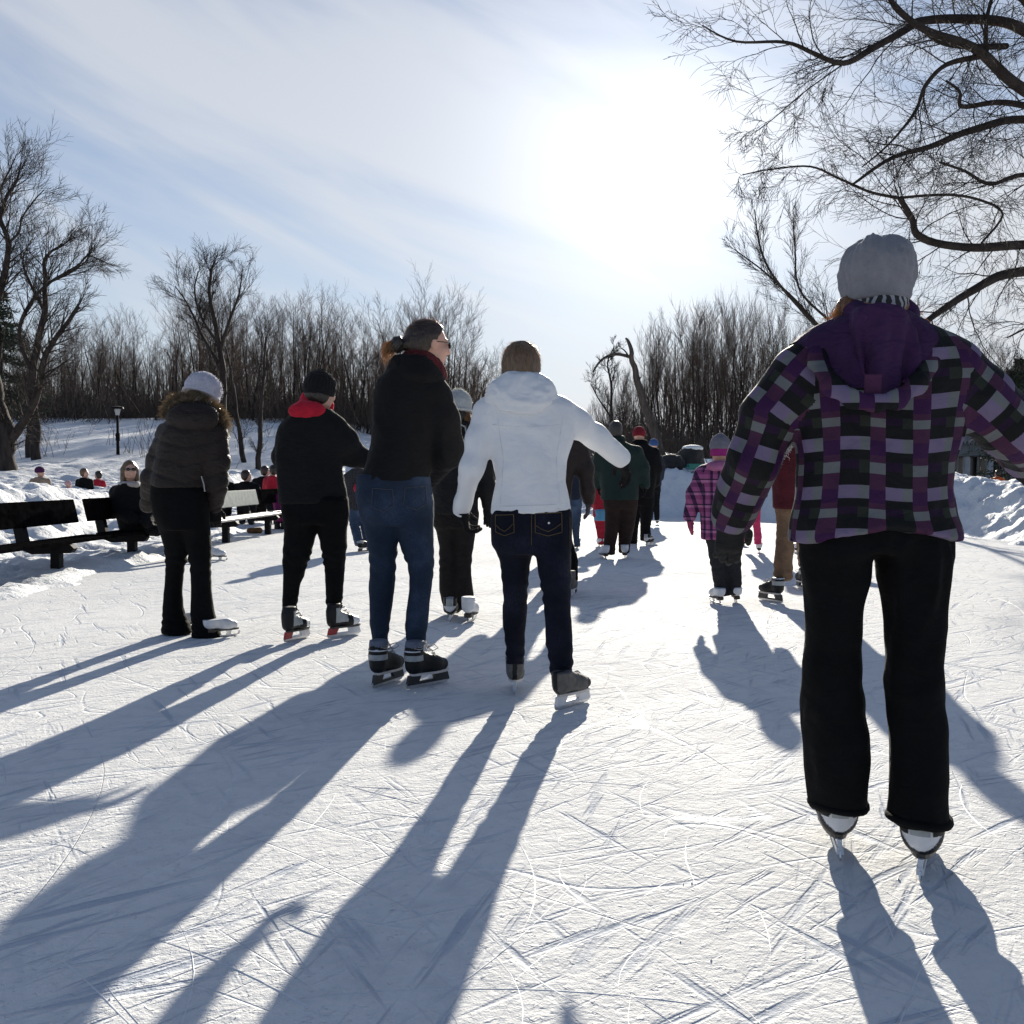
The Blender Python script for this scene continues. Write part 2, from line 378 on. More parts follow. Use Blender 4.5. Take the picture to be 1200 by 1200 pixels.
hh = math_n(nt, 'SUBTRACT', hh, math_n(nt, 'MULTIPLY', Lsum, .24))
hh = math_n(nt, 'ADD', hh, math_n(nt, 'MULTIPLY', chips, .18)); hh = math_n(nt, 'SUBTRACT', hh, math_n(nt, 'MULTIPLY', pits, .16))
bp = N(nt, 'ShaderNodeBump', i_Strength=.68, i_Distance=.024); L(nt, hh, bp.inputs['Height']); L(nt, bp.outputs[0], b.inputs['Normal'])
M_ICE = m
ix = np.arange(-15.4, 9.6, .2); iy = np.concatenate([np.arange(-14, 55, .2)])
IX, IY = np.meshgrid(ix, iy, indexing='ij'); S = rink_sd(IX, IY)
keep = S < .35
n0, n1_ = IX.shape; idx = -np.ones(IX.shape, int)
fk = keep[:-1, :-1] & keep[1:, :-1] & keep[1:, 1:] & keep[:-1, 1:]
ii = np.arange(IX.size).reshape(IX.shape)
FF = np.stack([ii[:-1, :-1], ii[1:, :-1], ii[1:, 1:], ii[:-1, 1:]], -1)[fk]
used = np.unique(FF); rem = -np.ones(IX.size, int); rem[used] = np.arange(len(used))
V = np.stack([IX.ravel(), IY.ravel(), np.zeros(IX.size)], 1)[used]
tag(link('ice', mesh_np('ice', V, rem[FF]), M_ICE), kind='structure')

# ---- snow ridges thrown up by skate blades: real thin ridges lying on the ice (nobody could count them)
def skate_marks(n, seed):
    r = np.random.default_rng(seed); mb_v = []; mb_f = []
    for i in range(n):
        D = 1.5 + 9*r.random()**1.6; x0 = (r.random()-.5)*D*1.25
        if x0 < -4 or x0 > 7: continue
        ln = r.uniform(.15, 1.3)*(1 if r.random() < .7 else .4); hd = r.normal(0, .75) if r.random() < .6 else r.uniform(-1.5, 1.5); cur = r.normal(0, .7)
        m_ = max(6, int(ln/.07)); w0 = r.uniform(.0015, .004); hgt = r.uniform(.0006, .0016)
        pts = []; x, y = x0, D
        for k in range(m_):
            pts.append((x, y)); x += math.sin(hd)*ln/m_; y += math.cos(hd)*ln/m_; hd += cur/m_ + r.normal(0, .02)
        pts = np.array(pts); t = np.gradient(pts, axis=0); t /= np.linalg.norm(t, axis=1)[:, None]; nn = np.stack([-t[:, 1], t[:, 0]], 1)
        tp = np.minimum(1, np.minimum(np.arange(m_), np.arange(m_)[::-1])/3.0); ww = w0*(tp*r.uniform(.6, 1.3, m_)+.02); hz_ = hgt*tp*r.uniform(.5, 1.4, m_)+.0002
        o = len(mb_v)
        for k in range(m_):
            a = pts[k]-nn[k]*ww[k]; c = pts[k]+nn[k]*ww[k]
            mb_v += [(a[0], a[1], -.001), (pts[k][0], pts[k][1], hz_[k]), (c[0], c[1], -.001)]
        for k in range(m_-1):
            q = o+k*3; mb_f += [[q, q+3, q+4, q+1], [q+1, q+4, q+5, q+2]]
    return mb_v, np.array(mb_f)
v_, f_ = skate_marks(260, 5)
m, nt, b = new_mat('shaved_ice'); tc = N(nt, 'ShaderNodeTexCoord'); n1 = N(nt, 'ShaderNodeTexNoise', i_Scale=90.0, i_Detail=3.0); L(nt, tc.outputs['Object'], n1.inputs['Vector'])
L(nt, ramp(nt, n1.outputs[0], [(.3, (.78, .80, .83)), (.7, (.9, .91, .92))]), b.inputs['Base Color']); b.inputs['Roughness'].default_value = .6
tag(link('skate_marks', mesh_np('skate_marks', v_, f_), m), kind='stuff', label='thin curved ridges of shaved ice cut by skates all over the rink', cat='skate marks')
# small crumbs of snow on the ice
mb_v = []; r = np.random.default_rng(12); crumbs = MB()
for i in range(420):
    D = 1.6+11*r.random()**1.5; x = (r.random()-.5)*D*1.1
    if x < -4: continue
    s = r.uniform(.0015, .006)*(1 if r.random() < .93 else 1.8); v = [np.array([x, D, 0])+s*np.array(q)*r.uniform(.6, 1.3) for q in ((1, 0, -.2), (-.5, .87, -.2), (-.5, -.87, -.2), (.1, .1, 1.0))]
    crumbs.add(v, [[0, 1, 3], [1, 2, 3], [2, 0, 3]])
tag(crumbs.build('ice_crumbs', m, smooth=True), 'tiny crumbs of shaved snow scattered on the ice', 'ice crumbs', kind='stuff')
# ================================================================ trees
def bark(name, c0, c1, rough=.9):
    m, nt, b = new_mat(name); tc = N(nt, 'ShaderNodeTexCoord')
    mp = N(nt, 'ShaderNodeMapping'); mp.inputs['Scale'].default_value = (1, 1, .25); L(nt, tc.outputs['Object'], mp.inputs[0])
    n1 = N(nt, 'ShaderNodeTexNoise', i_Scale=9.0, i_Detail=5.0); L(nt, mp.outputs[0], n1.inputs['Vector'])
    L(nt, ramp(nt, n1.outputs[0], [(.3, c0), (.7, c1)]), b.inputs['Base Color']); b.inputs['Roughness'].default_value = rough; b.inputs['Specular IOR Level'].default_value = .2
    bp = N(nt, 'ShaderNodeBump', i_Strength=.6, i_Distance=.03); L(nt, n1.outputs[0], bp.inputs['Height']); L(nt, bp.outputs[0], b.inputs['Normal'])
    return m
M_BARK = bark('grey_brown_bark', (.06, .045, .035), (.15, .118, .095)); M_BARKD = bark('dark_bark', (.022, .017, .015), (.06, .048, .042))
M_TWIG = bark('twig_bark', (.075, .05, .038), (.16, .115, .09))
class Rnd:
    """plain-python random source (fast for scalars)"""
    def __init__(s, seed): s.q = random.Random(seed)
    def vec(s):
        g = s.q.gauss; x, y, z = g(0, 1), g(0, 1), g(0, 1); l = math.sqrt(x*x+y*y+z*z)+1e-9; return x/l, y/l, z/l
def cross3(a, b): return (a[1]*b[2]-a[2]*b[1], a[2]*b[0]-a[0]*b[2], a[0]*b[1]-a[1]*b[0])
def nrm3(a): l = math.sqrt(a[0]*a[0]+a[1]*a[1]+a[2]*a[2])+1e-9; return (a[0]/l, a[1]/l, a[2]/l)
def grow(r, T, p, d, ln, rad, lev, maxlev, up=.25, wob=.12, rmin=.006, kids=(4, 7), spread=(.45, .95), ratio=.62, droop=0, endr=.35, first=.25, taperpow=.5):
    """one branch as a wandering tapered tube with side branches, recursively"""
    if not isinstance(r, Rnd): r = Rnd(int(r.integers(1 << 30)))
    q_ = r.q; m = max(3, 5+3*(maxlev-lev)-(lev > 1)); step = ln/(m-1); d = nrm3(d); x, y, z = map(float, p); pts = [(x, y, z)]
    uz = up*.12-(droop*.1 if lev > 1 else 0)
    for i in range(m-1):
        v = r.vec(); d = nrm3((d[0]+v[0]*wob, d[1]+v[1]*wob, d[2]+v[2]*wob+uz)); x += d[0]*step; y += d[1]*step; z += d[2]*step; pts.append((x, y, z))
    r1 = max(rmin*.6, rad*endr); rd = [rad+(r1-rad)*i/(m-1) for i in range(m)]
    T[min(lev, len(T)-1)].add(pts, rd, 7 if lev == 0 else (5 if lev == 1 and rad > .02 else 3))
    if lev >= maxlev: return
    nk = q_.randint(*kids)
    for k in range(nk):
        t = first+(1-first)*(k+q_.random()*.9)/nk if lev == 0 else .15+.85*(k+q_.random())/nk
        t = min(t, .99); q = t*(m-1); i = int(q); f = q-i; a, b = pts[i], pts[i+1]
        bp = (a[0]*(1-f)+b[0]*f, a[1]*(1-f)+b[1]*f, a[2]*(1-f)+b[2]*f); td = nrm3((b[0]-a[0], b[1]-a[1], b[2]-a[2]))
        sv = nrm3(cross3(td, r.vec())); an = q_.uniform(*spread); c_, s_ = math.cos(an), math.sin(an)
        rr = max(rmin, rd[i]*q_.uniform(.35, .6))
        grow(r, T, bp, (td[0]*c_+sv[0]*s_, td[1]*c_+sv[1]*s_, td[2]*c_+sv[2]*s_), ln*ratio*q_.uniform(.65, 1.15)*(1-.35*t if lev == 0 else 1), rr, lev+1, maxlev, up, wob, rmin, kids, spread, ratio, droop, endr, first)
def tree_meshes(seed, h, rad, maxlev=3, lean=(0, 0), n_stems=1, **kw):
    r = np.random.default_rng(seed); T = [Tubes(), Tubes()]
    for s_ in range(n_stems):
        d = np.array([lean[0]+(r.normal(0, .16) if n_stems > 1 else 0), lean[1]+(r.normal(0, .16) if n_stems > 1 else 0), 1.0]); d /= np.linalg.norm(d)
        off = np.array([r.normal(0, .18), r.normal(0, .18), 0])*(n_stems > 1)
        grow(r, T, off+np.array([0, 0, -.3]), d, h*(1 if s_ == 0 else r.uniform(.7, 1)), rad*(1 if s_ == 0 else .75), 0, maxlev, **kw)
    return T[0].mesh('trunk'), T[1].mesh('crown')
def place_tree(name, meshes, loc, rz, sc, label, group=None, mt=None, mc=None):
    t = empty(name, loc, label, 'tree', group); t.rotation_euler = (0, 0, rz); t.scale = (sc, sc, sc)
    for nm, me, mm in (('trunk', meshes[0], mt or M_BARKD), ('crown', meshes[1], mc or M_TWIG)):
        o = bpy.data.objects.new(nm, me); COL.objects.link(o); o.parent = t
        if not me.materials: me.materials.append(mm)
    return t
FOREST = [tree_meshes(100+i, 9.5, .10, 3, n_stems=(1, 1, 2, 3)[i % 4], up=.5, wob=.08, rmin=.0066, kids=(7, 9), spread=(.3, .8), ratio=.45, first=.25, endr=.15) for i in range(8)]
LEAN = [tree_meshes(200+i, 8.5, .08, 3, n_stems=(2, 3)[i % 2], up=.7, wob=.07, rmin=.0060, kids=(6, 8), spread=(.22, .5), ratio=.5, first=.2, endr=.12) for i in range(4)]
r = np.random.default_rng(44)
GL = 'bare trees of the wood on the left and centre'; GR = 'bare trees of the wood on the right'
# left / centre wood: px range, distance range
def topy(px):   # tree-line height in the photograph's rows
    xs_ = [-40, 60, 120, 180, 215, 260, 300, 350, 400, 440, 480, 530, 575, 600, 640, 660, 700, 740, 770, 830, 900, 960, 1050, 1200, 1260]
    ys_ = [400, 395, 385, 398, 372, 350, 372, 352, 378, 392, 368, 372, 425, 470, 515, 520, 470, 430, 392, 372, 378, 395, 400, 405, 405]
    return np.interp(px, xs_, ys_)
def scatter(n, pxr, dr, protos, label, group, seed, jit=.12):
    r = np.random.default_rng(seed)
    for i in range(n):
        px = pxr[0]+(pxr[1]-pxr[0])*(i+r.random())/n; D = r.uniform(*dr); x = (px-600)/1200*D
        z = gz(x, D); zt = CAMH+(554-topy(px)-r.uniform(-12, 26))/1200*D
        hgt = max(3.0, zt-z); k = r.integers(len(protos)); me = protos[k]
        place_tree('bare_tree', me, (x, D, z-.05), r.uniform(0, 6.28), hgt/9.6*r.uniform(.9, 1.06), label, group)
scatter(104, (-30, 592), (62, 84), FOREST, 'slim leafless tree packed in the wood behind the left snow slope', GL, 1)
scatter(46, (690, 980), (58, 80), FOREST[2:4]+LEAN, 'slim leafless many-stemmed tree packed in the wood on the right', GR, 2)
scatter(22, (980, 1240), (58, 75), FOREST, 'slim leafless tree in the thin wood behind the pavilion', 'bare trees behind the pavilion', 3)
scatter(5, (600, 690), (90, 110), FOREST, 'low distant leafless tree in the gap between the two woods', 'low trees in the gap between the woods', 4)
# deep part of the wood and its brush: reads as one mass
def wood_mass(name, n, segs, seed, label, hmul=.8, rmin=.016, brush=0):
    r = np.random.default_rng(seed); protos = []; bp = []
    for i in range(9):
        T = [Tubes()]; grow(r, T, (0, 0, -.3), (r.normal(0, .06), r.normal(0, .06), 1), 10, .12, 0, 2, up=.5, wob=.08, rmin=rmin, kids=(9, 12), spread=(.25, .7), ratio=.34, first=.12, endr=.2); protos.append(T[0].arrays())
    for i in range(9):
        T = Tubes()
        for k in range(26):
            d = np.array([r.normal(0, .5), r.normal(0, .5), 1]); d /= np.linalg.norm(d); l_ = r.uniform(.8, 2.4); p0 = np.array([r.normal(0, 1.1), r.normal(0, 1.1), -.2])
            T.add([p0, p0+d*l_*.5, p0+d*l_+rvec(r)*.15], [.014, .010, .006], 3)
            p1 = p0+d*l_*.5; d2 = rvec(r)*.6+d; T.add([p1, p1+d2*.4, p1+d2*.8], [.010, .007, .005], 3)
        bp.append(T.arrays())
    Vs = []; Fs = []; off = 0
    for i in range(n+brush):
        sg = segs[i % len(segs)]; px = r.uniform(sg[0], sg[1]); br = i >= n
        D = r.uniform(sg[2]-22, sg[3]-15) if br else r.uniform(sg[2], sg[3]); x = (px-600)/1200*D; z = gz(x, D)
        V, F = (bp if br else protos)[r.integers(9)]; a = r.uniform(0, 6.28)
        sc = r.uniform(.6, 1.7) if br else max(2.5, CAMH+(554-topy(px))/1200*D-z)*hmul*r.uniform(.7, 1.05)/10
        V = V*sc; V = np.stack([V[:, 0]*math.cos(a)-V[:, 1]*math.sin(a)+x, V[:, 0]*math.sin(a)+V[:, 1]*math.cos(a)+D, V[:, 2]+z], 1)
        Vs.append(V); Fs.append(F+off); off += len(V)
    o = link(name, mesh_np(name, np.concatenate(Vs), np.concatenate(Fs)), M_BARK); tag(o, label, 'distant wood', kind='stuff')
wood_mass('distant_wood', 500, [(-60, 600, 84, 125), (-60, 600, 84, 125), (-60, 600, 84, 125), (690, 1260, 76, 110)], 9, 'deep brown mass of leafless wood closing the horizon', .74, .015, 1500)

# ---------------- single trees one can tell apart
def trace_tree(name, base, limbs, label, seed, maxlev=2, kids=(6, 9), ln=1.0, spread=(.35, .8), up=.18, rmin=.005, mt=None, mc=None, wob=.075, ratio=.55, droop=0, smax=.05, tk=1.0):
    """limbs: list of (list of (px,py,D), r0, r1): thick limbs followed from the photograph in depth, side branches grown on them"""
    r = np.random.default_rng(seed); base = np.array(base, float); TT = Tubes(); TC = [Tubes(), Tubes()]
    for pts, r0, r1 in limbs:
        r0 *= tk; r1 *= tk
        W = np.array([P(*q) for q in pts])-base
        # refine with a smooth curve
        m = (len(W)-1)*5+1; t = np.linspace(0, len(W)-1, m); i = np.clip(t.astype(int), 0, len(W)-2); f = (t-i)[:, None]
        p0 = W[np.clip(i-1, 0, None)]; p1 = W[i]; p2 = W[i+1]; p3 = W[np.clip(i+2, None, len(W)-1)]
        C = .5*((2*p1)+(-p0+p2)*f+(2*p0-5*p1+4*p2-p3)*f**2+(-p0+3*p1-3*p2+p3)*f**3)
        C += np.stack([vnoise(C*2.3, 5), vnoise(C*2.3, 6), vnoise(C*2.3, 7)], 1)*r0*.25
        rd = np.linspace(r0, r1, m); (TT if r0 > .05 else TC[0]).add(C, rd, 8 if r0 > .05 else 6)
        L_ = np.linalg.norm(np.diff(C, axis=0), axis=1).sum(); nk = int(r.integers(*kids)*max(1, L_/2.2*ln))
        for k in range(nk):
            q = (.12+.88*(k+r.random())/nk)*(m-1.01); j = int(q); td = C[j+1]-C[j]; td /= np.linalg.norm(td)
            s_ = np.cross(td, rvec(r)); s_ /= np.linalg.norm(s_); an = r.uniform(*spread)
            grow(r, TC, C[j], td*math.cos(an)+s_*math.sin(an), ln*r.uniform(.45, 1.15)*min(1, .42+rd[j]/.05), min(max(rmin, rd[j]*.4), smax), 1, 1+maxlev, up, wob, rmin, (5, 8), spread, ratio, droop, .3)
    t = empty(name, base, label, 'tree')
    TC[0].merge(TC[1])
    if TT.g: link('trunk', TT.mesh('trunk'), mt or M_BARKD, t, (0, 0, 0))
    link('crown', TC[0].mesh('crown'), mc or M_BARKD, t, (0, 0, 0))
    return t
def gb(px, D): x = (px-600)/1200*D; return (x, D, gz(x, D))
def bot(px, D): # pixel row of the ground there
    x, y, z = gb(px, D); return 554+(CAMH-z)/D*1200
D = 33
trace_tree('leaning_tree', gb(8, D), [
    ([(6, 556, D), (5, 520, D), (2, 490, D), (-12, 440, D), (-25, 380, D)], .55, .3),
    ([(8, 520, D), (28, 494, D-.4), (45, 455, D-1), (52, 420, D-1.4), (70, 390, D-1.6), (92, 360, D-1.8)], .24, .08),
    ([(-20, 400, D), (-4, 350, D), (5, 325, D), (10, 285, D-.5), (0, 250, D-.6), (18, 215, D-.5), (26, 190, D-.5)], .22, .03),
    ([(10, 285, D-.5), (22, 272, D-.8), (26, 255, D-1), (40, 235, D-1.2), (52, 222, D-1.2)], .07, .02),
    ([(-25, 380, D), (-10, 300, D+1), (-5, 240, D+1.2), (20, 180, D+1.5)], .15, .02),
], 'large dark leaning tree with a forked trunk at the left edge of the slope', 61, ln=1.3, kids=(8, 11), rmin=.005, smax=.03, tk=.66)
D = 37
trace_tree('forked_tree', gb(42, D), [
    ([(42, 555, D), (41, 500, D), (38, 440, D), (45, 400, D), (52, 365, D), (54, 330, D), (52, 305, D), (66, 292, D), (84, 278, D)], .30, .03),
    ([(40, 440, D), (22, 392, D-.5), (38, 352, D-.8), (60, 330, D-1), (90, 312, D-1.2), (103, 300, D-1.4), (122, 306, D-1.5)], .14, .02),
    ([(60, 330, D-1), (88, 316, D-1), (105, 298, D-1), (108, 262, D-1)], .07, .015),
    ([(52, 365, D), (30, 320, D+.6), (28, 300, D+1), (40, 275, D+1)], .10, .015),
], 'tall forked leafless tree with wide arching branches, second from the left edge', 62, ln=1.3, kids=(8, 11), rmin=.005, smax=.025, tk=.62)
D = 40
trace_tree('tall_bare_tree', gb(262, D), [
    ([(263, 552, D), (262, 500, D), (262, 450, D), (258, 410, D), (250, 370, D), (246, 340, D), (248, 318, D), (252, 308, D)], .20, .03),
    ([(258, 410, D), (270, 372, D-.3), (280, 345, D-.5), (284, 315, D-.6)], .10, .02),
    ([(256, 425, D), (238, 395, D), (222, 360, D+.3), (205, 335, D+.5)], .10, .02), ([(254, 400, D), (236, 372, D), (228, 340, D), (232, 318, D)], .08, .02),
], 'tallest leafless tree of the left wood, with a crooked broken-looking top', 63, ln=1.2, kids=(9, 13), rmin=.005, smax=.02, tk=.8)
D = 43
for (px, D, top, tx, lab, sd_) in ((286, 43, 408, 265, 'slim bare trunk leaning left on the snow slope, right of the tallest tree', 64), (302, 41, 395, 312, 'straight slim bare trunk on the snow slope, rightmost of the three slope trees', 65), (33, 38, 430, 35, 'thin straight sapling trunk beside the forked tree', 66)):
    b_ = bot(px, D)
    trace_tree('slim_tree', gb(px, D), [([(px, b_+4, D), (px*.7+tx*.3, b_-(b_-top)*.3, D), (px*.4+tx*.6, b_-(b_-top)*.65, D), (tx, top, D)], .12, .03)], lab, sd_, ln=1.0, kids=(5, 7), rmin=.006, smax=.02)
D = 50
trace_tree('broken_snag', gb(778, D), [
    ([(778, 552, D), (764, 500, D), (752, 465, D), (743, 430, D), (738, 405, D), (734, 397, D)], .30, .045),
    ([(737, 418, D), (722, 415, D-.5), (705, 422, D-1), (695, 436, D-1.2)], .09, .04), ([(741, 425, D), (733, 412, D), (728, 408, D)], .05, .02),
], 'snapped leaning dead trunk with one bent branch in front of the right wood', 67, ln=.5, kids=(1, 2), mt=M_BARK, rmin=.008)
D = 52
trace_tree('small_bare_tree', gb(717, D), [([(718, 552, D), (717, 500, D), (716, 450, D), (712, 425, D), (720, 405, D)], .10, .02), ([(717, 490, D), (703, 470, D), (692, 450, D)], .05, .02)],
    'thin dark leafless tree standing left of the snapped trunk', 68, ln=1.0, kids=(7, 9), rmin=.008)
# sapling-like crown rising behind the nearest skater
D = 25
trace_tree('spreading_tree', gb(1010, D), [
    ([(1010, 560, D), (1008, 520, D), (1002, 450, D)], .10, .07),
    ([(1002, 455, D), (975, 400, D), (945, 370, D-.5), (905, 322, D-1), (890, 285, D-1.2), (884, 245, D-1.3)], .055, .012),
    ([(975, 400, D), (935, 355, D-.4), (895, 318, D-1), (860, 292, D-1.4)], .04, .010),
    ([(1002, 450, D), (990, 395, D+.5), (940, 345, D), (932, 300, D), (930, 255, D)], .045, .010),
    ([(1002, 450, D), (1040, 395, D), (1080, 365, D-.4)], .05, .01),
], 'thin spreading leafless tree rising behind the hat of the nearest skater', 69, ln=1.1, kids=(5, 7), up=.5, rmin=.004, spread=(.3, .7))
# great tree whose boughs reach in from the right
D = 11
tb = gb(1420, D)
limbs = [
    ([(1420, bot(1420, D), D), (1415, 420, D), (1400, 250, D), (1380, 100, D), (1350, -60, D)], .34, .22),
    ([(1400, 330, D), (1320, 330, D-.3), (1240, 318, D-.6), (1180, 322, D-.8), (1140, 340, D-1), (1105, 362, D-1.1), (1075, 385, D-1.2)], .11, .035),
    ([(1395, 250, D), (1300, 285, D-.5), (1200, 288, D-.9), (1130, 290, D-1.1), (1078, 278, D-1.3), (1068, 258, D-1.4), (1053, 232, D-1.5)], .09, .035),
    ([(1053, 232, D-1.5), (1020, 225, D-1.6), (985, 210, D-1.7), (950, 195, D-1.9), (905, 198, D-2.0), (870, 205, D-2.1)], .022, .007),
    ([(1053, 232, D-1.5), (1110, 228, D-1.4), (1150, 235, D-1.4), (1175, 252, D-1.3), (1150, 285, D-1.3)], .020, .016),
    ([(1395, 200, D), (1290, 160, D-.8), (1200, 140, D-1.1), (1140, 152, D-1.3), (1090, 172, D-1.5), (1045, 185, D-1.7), (1000, 215, D-1.9)], .085, .016),
    ([(1390, 160, D), (1280, 140, D-.3), (1210, 125, D-.5), (1170, 120, D-.6), (1128, 125, D-.7), (1125, 108, D-.8), (1108, 95, D-.8)], .07, .015),
    ([(1385, 190, D), (1270, 140, D-1), (1200, 105, D-1.4), (1155, 65, D-1.6), (1130, 50, D-1.8), (1085, 35, D-2), (1050, 10, D-2.1), (1035, -15, D-2.2)], .10, .025),
    ([(1155, 65, D-1.6), (1110, 75, D-1.7), (1085, 100, D-1.8), (1073, 130, D-1.9), (1045, 165, D-2), (1010, 195, D-2.1)], .040, .010),
    ([(1370, 60, D), (1290, 60, D-.6), (1220, 45, D-1), (1180, 28, D-1.2), (1130, 24, D-1.4), (1080, 25, D-1.6), (1060, 35, D-1.7), (1020, 60, D-1.9), (990, 74, D-2), (955, 62, D-2.2), (920, 50, D-2.3), (862, 48, D-2.4), (822, 28, D-2.5)], .095, .007),
    ([(1180, 55, D-1.3), (1140, 55, D-1.5), (1105, 50, D-1.7), (1075, 30, D-1.8), (1045, 0, D-1.9), (1025, -30, D-2)], .045, .015),
    ([(990, 74, D-2), (970, 88, D-2.1), (940, 110, D-2.2), (905, 140, D-2.3), (885, 155, D-2.4)], .012, .005),
    ([(1155, 65, D-1.6), (1157, 20, D-1.6), (1168, -20, D-1.5)], .035, .02),
    ([(1380, 100, D), (1290, 60, D-1.4), (1220, 20, D-1.8), (1180, -30, D-2)], .10, .05),
    ([(1370, 240, D), (1260, 215, D-1), (1200, 205, D-1.2), (1160, 215, D-1.3), (1130, 200, D-1.5), (1100, 190, D-1.5)], .05, .012),
    ([(1400, 380, D), (1300, 420, D-.5), (1230, 380, D-.6), (1180, 395, D-.7)], .06, .012),
]
trace_tree('great_bare_tree', tb, limbs, 'large near leafless tree whose long twisting boughs reach into the sky from the right', 70, maxlev=2, ln=.95, kids=(9, 12), spread=(.35, .95), up=.0, rmin=.0020, wob=.19, ratio=.52, droop=.35, smax=.008, tk=.66)

# ---------------- evergreens
def conifer(name, loc, h, label, seed, n=900, wid=.32, col=None):
    r = np.random.default_rng(seed); T = Tubes(); T.add([(0, 0, -.2), (0, 0, h*.5), (0, 0, h*.97)], [.03*h, .02*h, .004], 7)
    V = []; Fq = []; o = 0; B = Tubes()
    for k in range(int(n/14)):
        t = r.random()**.8; z = h*(.12+.86*t); L_ = h*wid*(1-t)**.75*r.uniform(.65, 1.15)+.15; a = r.uniform(0, 6.283); dr = np.array([math.cos(a), math.sin(a), r.uniform(-.25, .1)])
        B.add([(0, 0, z), np.array([0, 0, z])+dr*L_], [.018, .006], 4)
        for j in range(14):
            p = np.array([0, 0, z])+dr*L_*r.uniform(.2, 1)+rvec(r)*.10; 
            for q in range(3):
                d = dr*.6+rvec(r)*.9; d /= np.linalg.norm(d); s = np.cross(d, rvec(r)); s /= np.linalg.norm(s); l_ = r.uniform(.12, .3)
                V += [p-s*.025, p+s*.025, p+d*l_+s*.008, p+d*l_-s*.008]; Fq.append([o, o+1, o+2, o+3]); o += 4
    t_ = empty(name, loc, label, 'tree'); link('trunk', T.mesh('trunk'), M_BARKD, t_, (0, 0, 0))
    cr = link('crown', mesh_np('crown', V, np.array(Fq)), M_NEEDLE, t_, (0, 0, 0))
    link('bough', B.mesh('bough'), M_BARKD, cr, (0, 0, 0))
M_NEEDLE = plain('needles', (.035, .05, .028), .8, var=.5, scale=2.0)
conifer('spruce_tree', gb(2, 45), 7.2, 'dark green spruce half hidden behind the leaning tree at the left edge', 5, 2600, .3)
conifer('spruce_tree', gb(1200, 36), 5.0, 'dark green spruce beside the pavilion roof at the right edge', 6, 2600, .42)

def scrub(name, n, seed, label):
    r = np.random.default_rng(seed); T = Tubes()
    for i in range(n):
        px = r.uniform(-20, 330) if r.random() < .8 else r.uniform(690, 1000); D = r.uniform(38, 62) if px < 400 else r.uniform(34, 56); x = (px-600)/1200*D; z = gz(x, D)
        for k in range(r.integers(3, 9)):
            d = nrm_(np.array([r.normal(0, .35), r.normal(0, .35), 1])); l_ = r.uniform(.3, 1.3); p0 = np.array([x+r.normal(0, .25), D+r.normal(0, .25), z-.1]); T.add([p0, p0+d*l_*.5, p0+d*l_+rvec(r)*.08], [.010, .007, .004], 3)
    tag(link(name, T.mesh(name), M_TWIG), label, 'scrub', kind='stuff')
def nrm_(v): return v/np.linalg.norm(v)
scrub('slope_scrub', 60, 15, 'thin dry stems poking through the snow of the slopes')
# ================================================================ implicit-surface modelling (bodies, clothes, boots)
def A3(v): return np.array(v, float)
class Cone:
    """tapered capsule, optionally flattened by factor s along direction n"""
    def __init__(s, a, b, ra, rb, n=None, f=1.0):
        s.a = A3(a); s.b = A3(b); s.ra = ra; s.rb = rb; s.f = f; s.n = None if n is None else A3(n)/np.linalg.norm(n)
        m = max(ra, rb); s.lo = np.minimum(s.a-m, s.b-m); s.hi = np.maximum(s.a+m, s.b+m)
    def d(s, x, y, z):
        qx, qy, qz = x-s.a[0], y-s.a[1], z-s.a[2]; b = s.b-s.a
        if s.n is not None:
            k = (1/s.f-1); c = (qx*s.n[0]+qy*s.n[1]+qz*s.n[2])*k; qx = qx+c*s.n[0]; qy = qy+c*s.n[1]; qz = qz+c*s.n[2]
            b = b+s.n*(b@s.n)*k
        t = np.clip((qx*b[0]+qy*b[1]+qz*b[2])/(b@b+1e-12), 0, 1)
        d = np.sqrt((qx-t*b[0])**2+(qy-t*b[1])**2+(qz-t*b[2])**2)-(s.ra+(s.rb-s.ra)*t)
        return d*(s.f if s.f < 1 else 1)
class Ell:
    def __init__(s, c, r, M=None):
        s.c = A3(c); s.r = A3(r); s.M = np.eye(3) if M is None else A3(M)   # rows = local axes
        e = np.sqrt(((s.M*s.r[:, None])**2).sum(0)); s.lo = s.c-e; s.hi = s.c+e
    def d(s, x, y, z):
        qx, qy, qz = x-s.c[0], y-s.c[1], z-s.c[2]; k0 = 0; k1 = 0
        for i in range(3):
            l = qx*s.M[i, 0]+qy*s.M[i, 1]+qz*s.M[i, 2]; k0 = k0+(l/s.r[i])**2; k1 = k1+(l/s.r[i]**2)**2
        k0 = np.sqrt(k0); return k0*(k0-1)/(np.sqrt(k1)+1e-9)
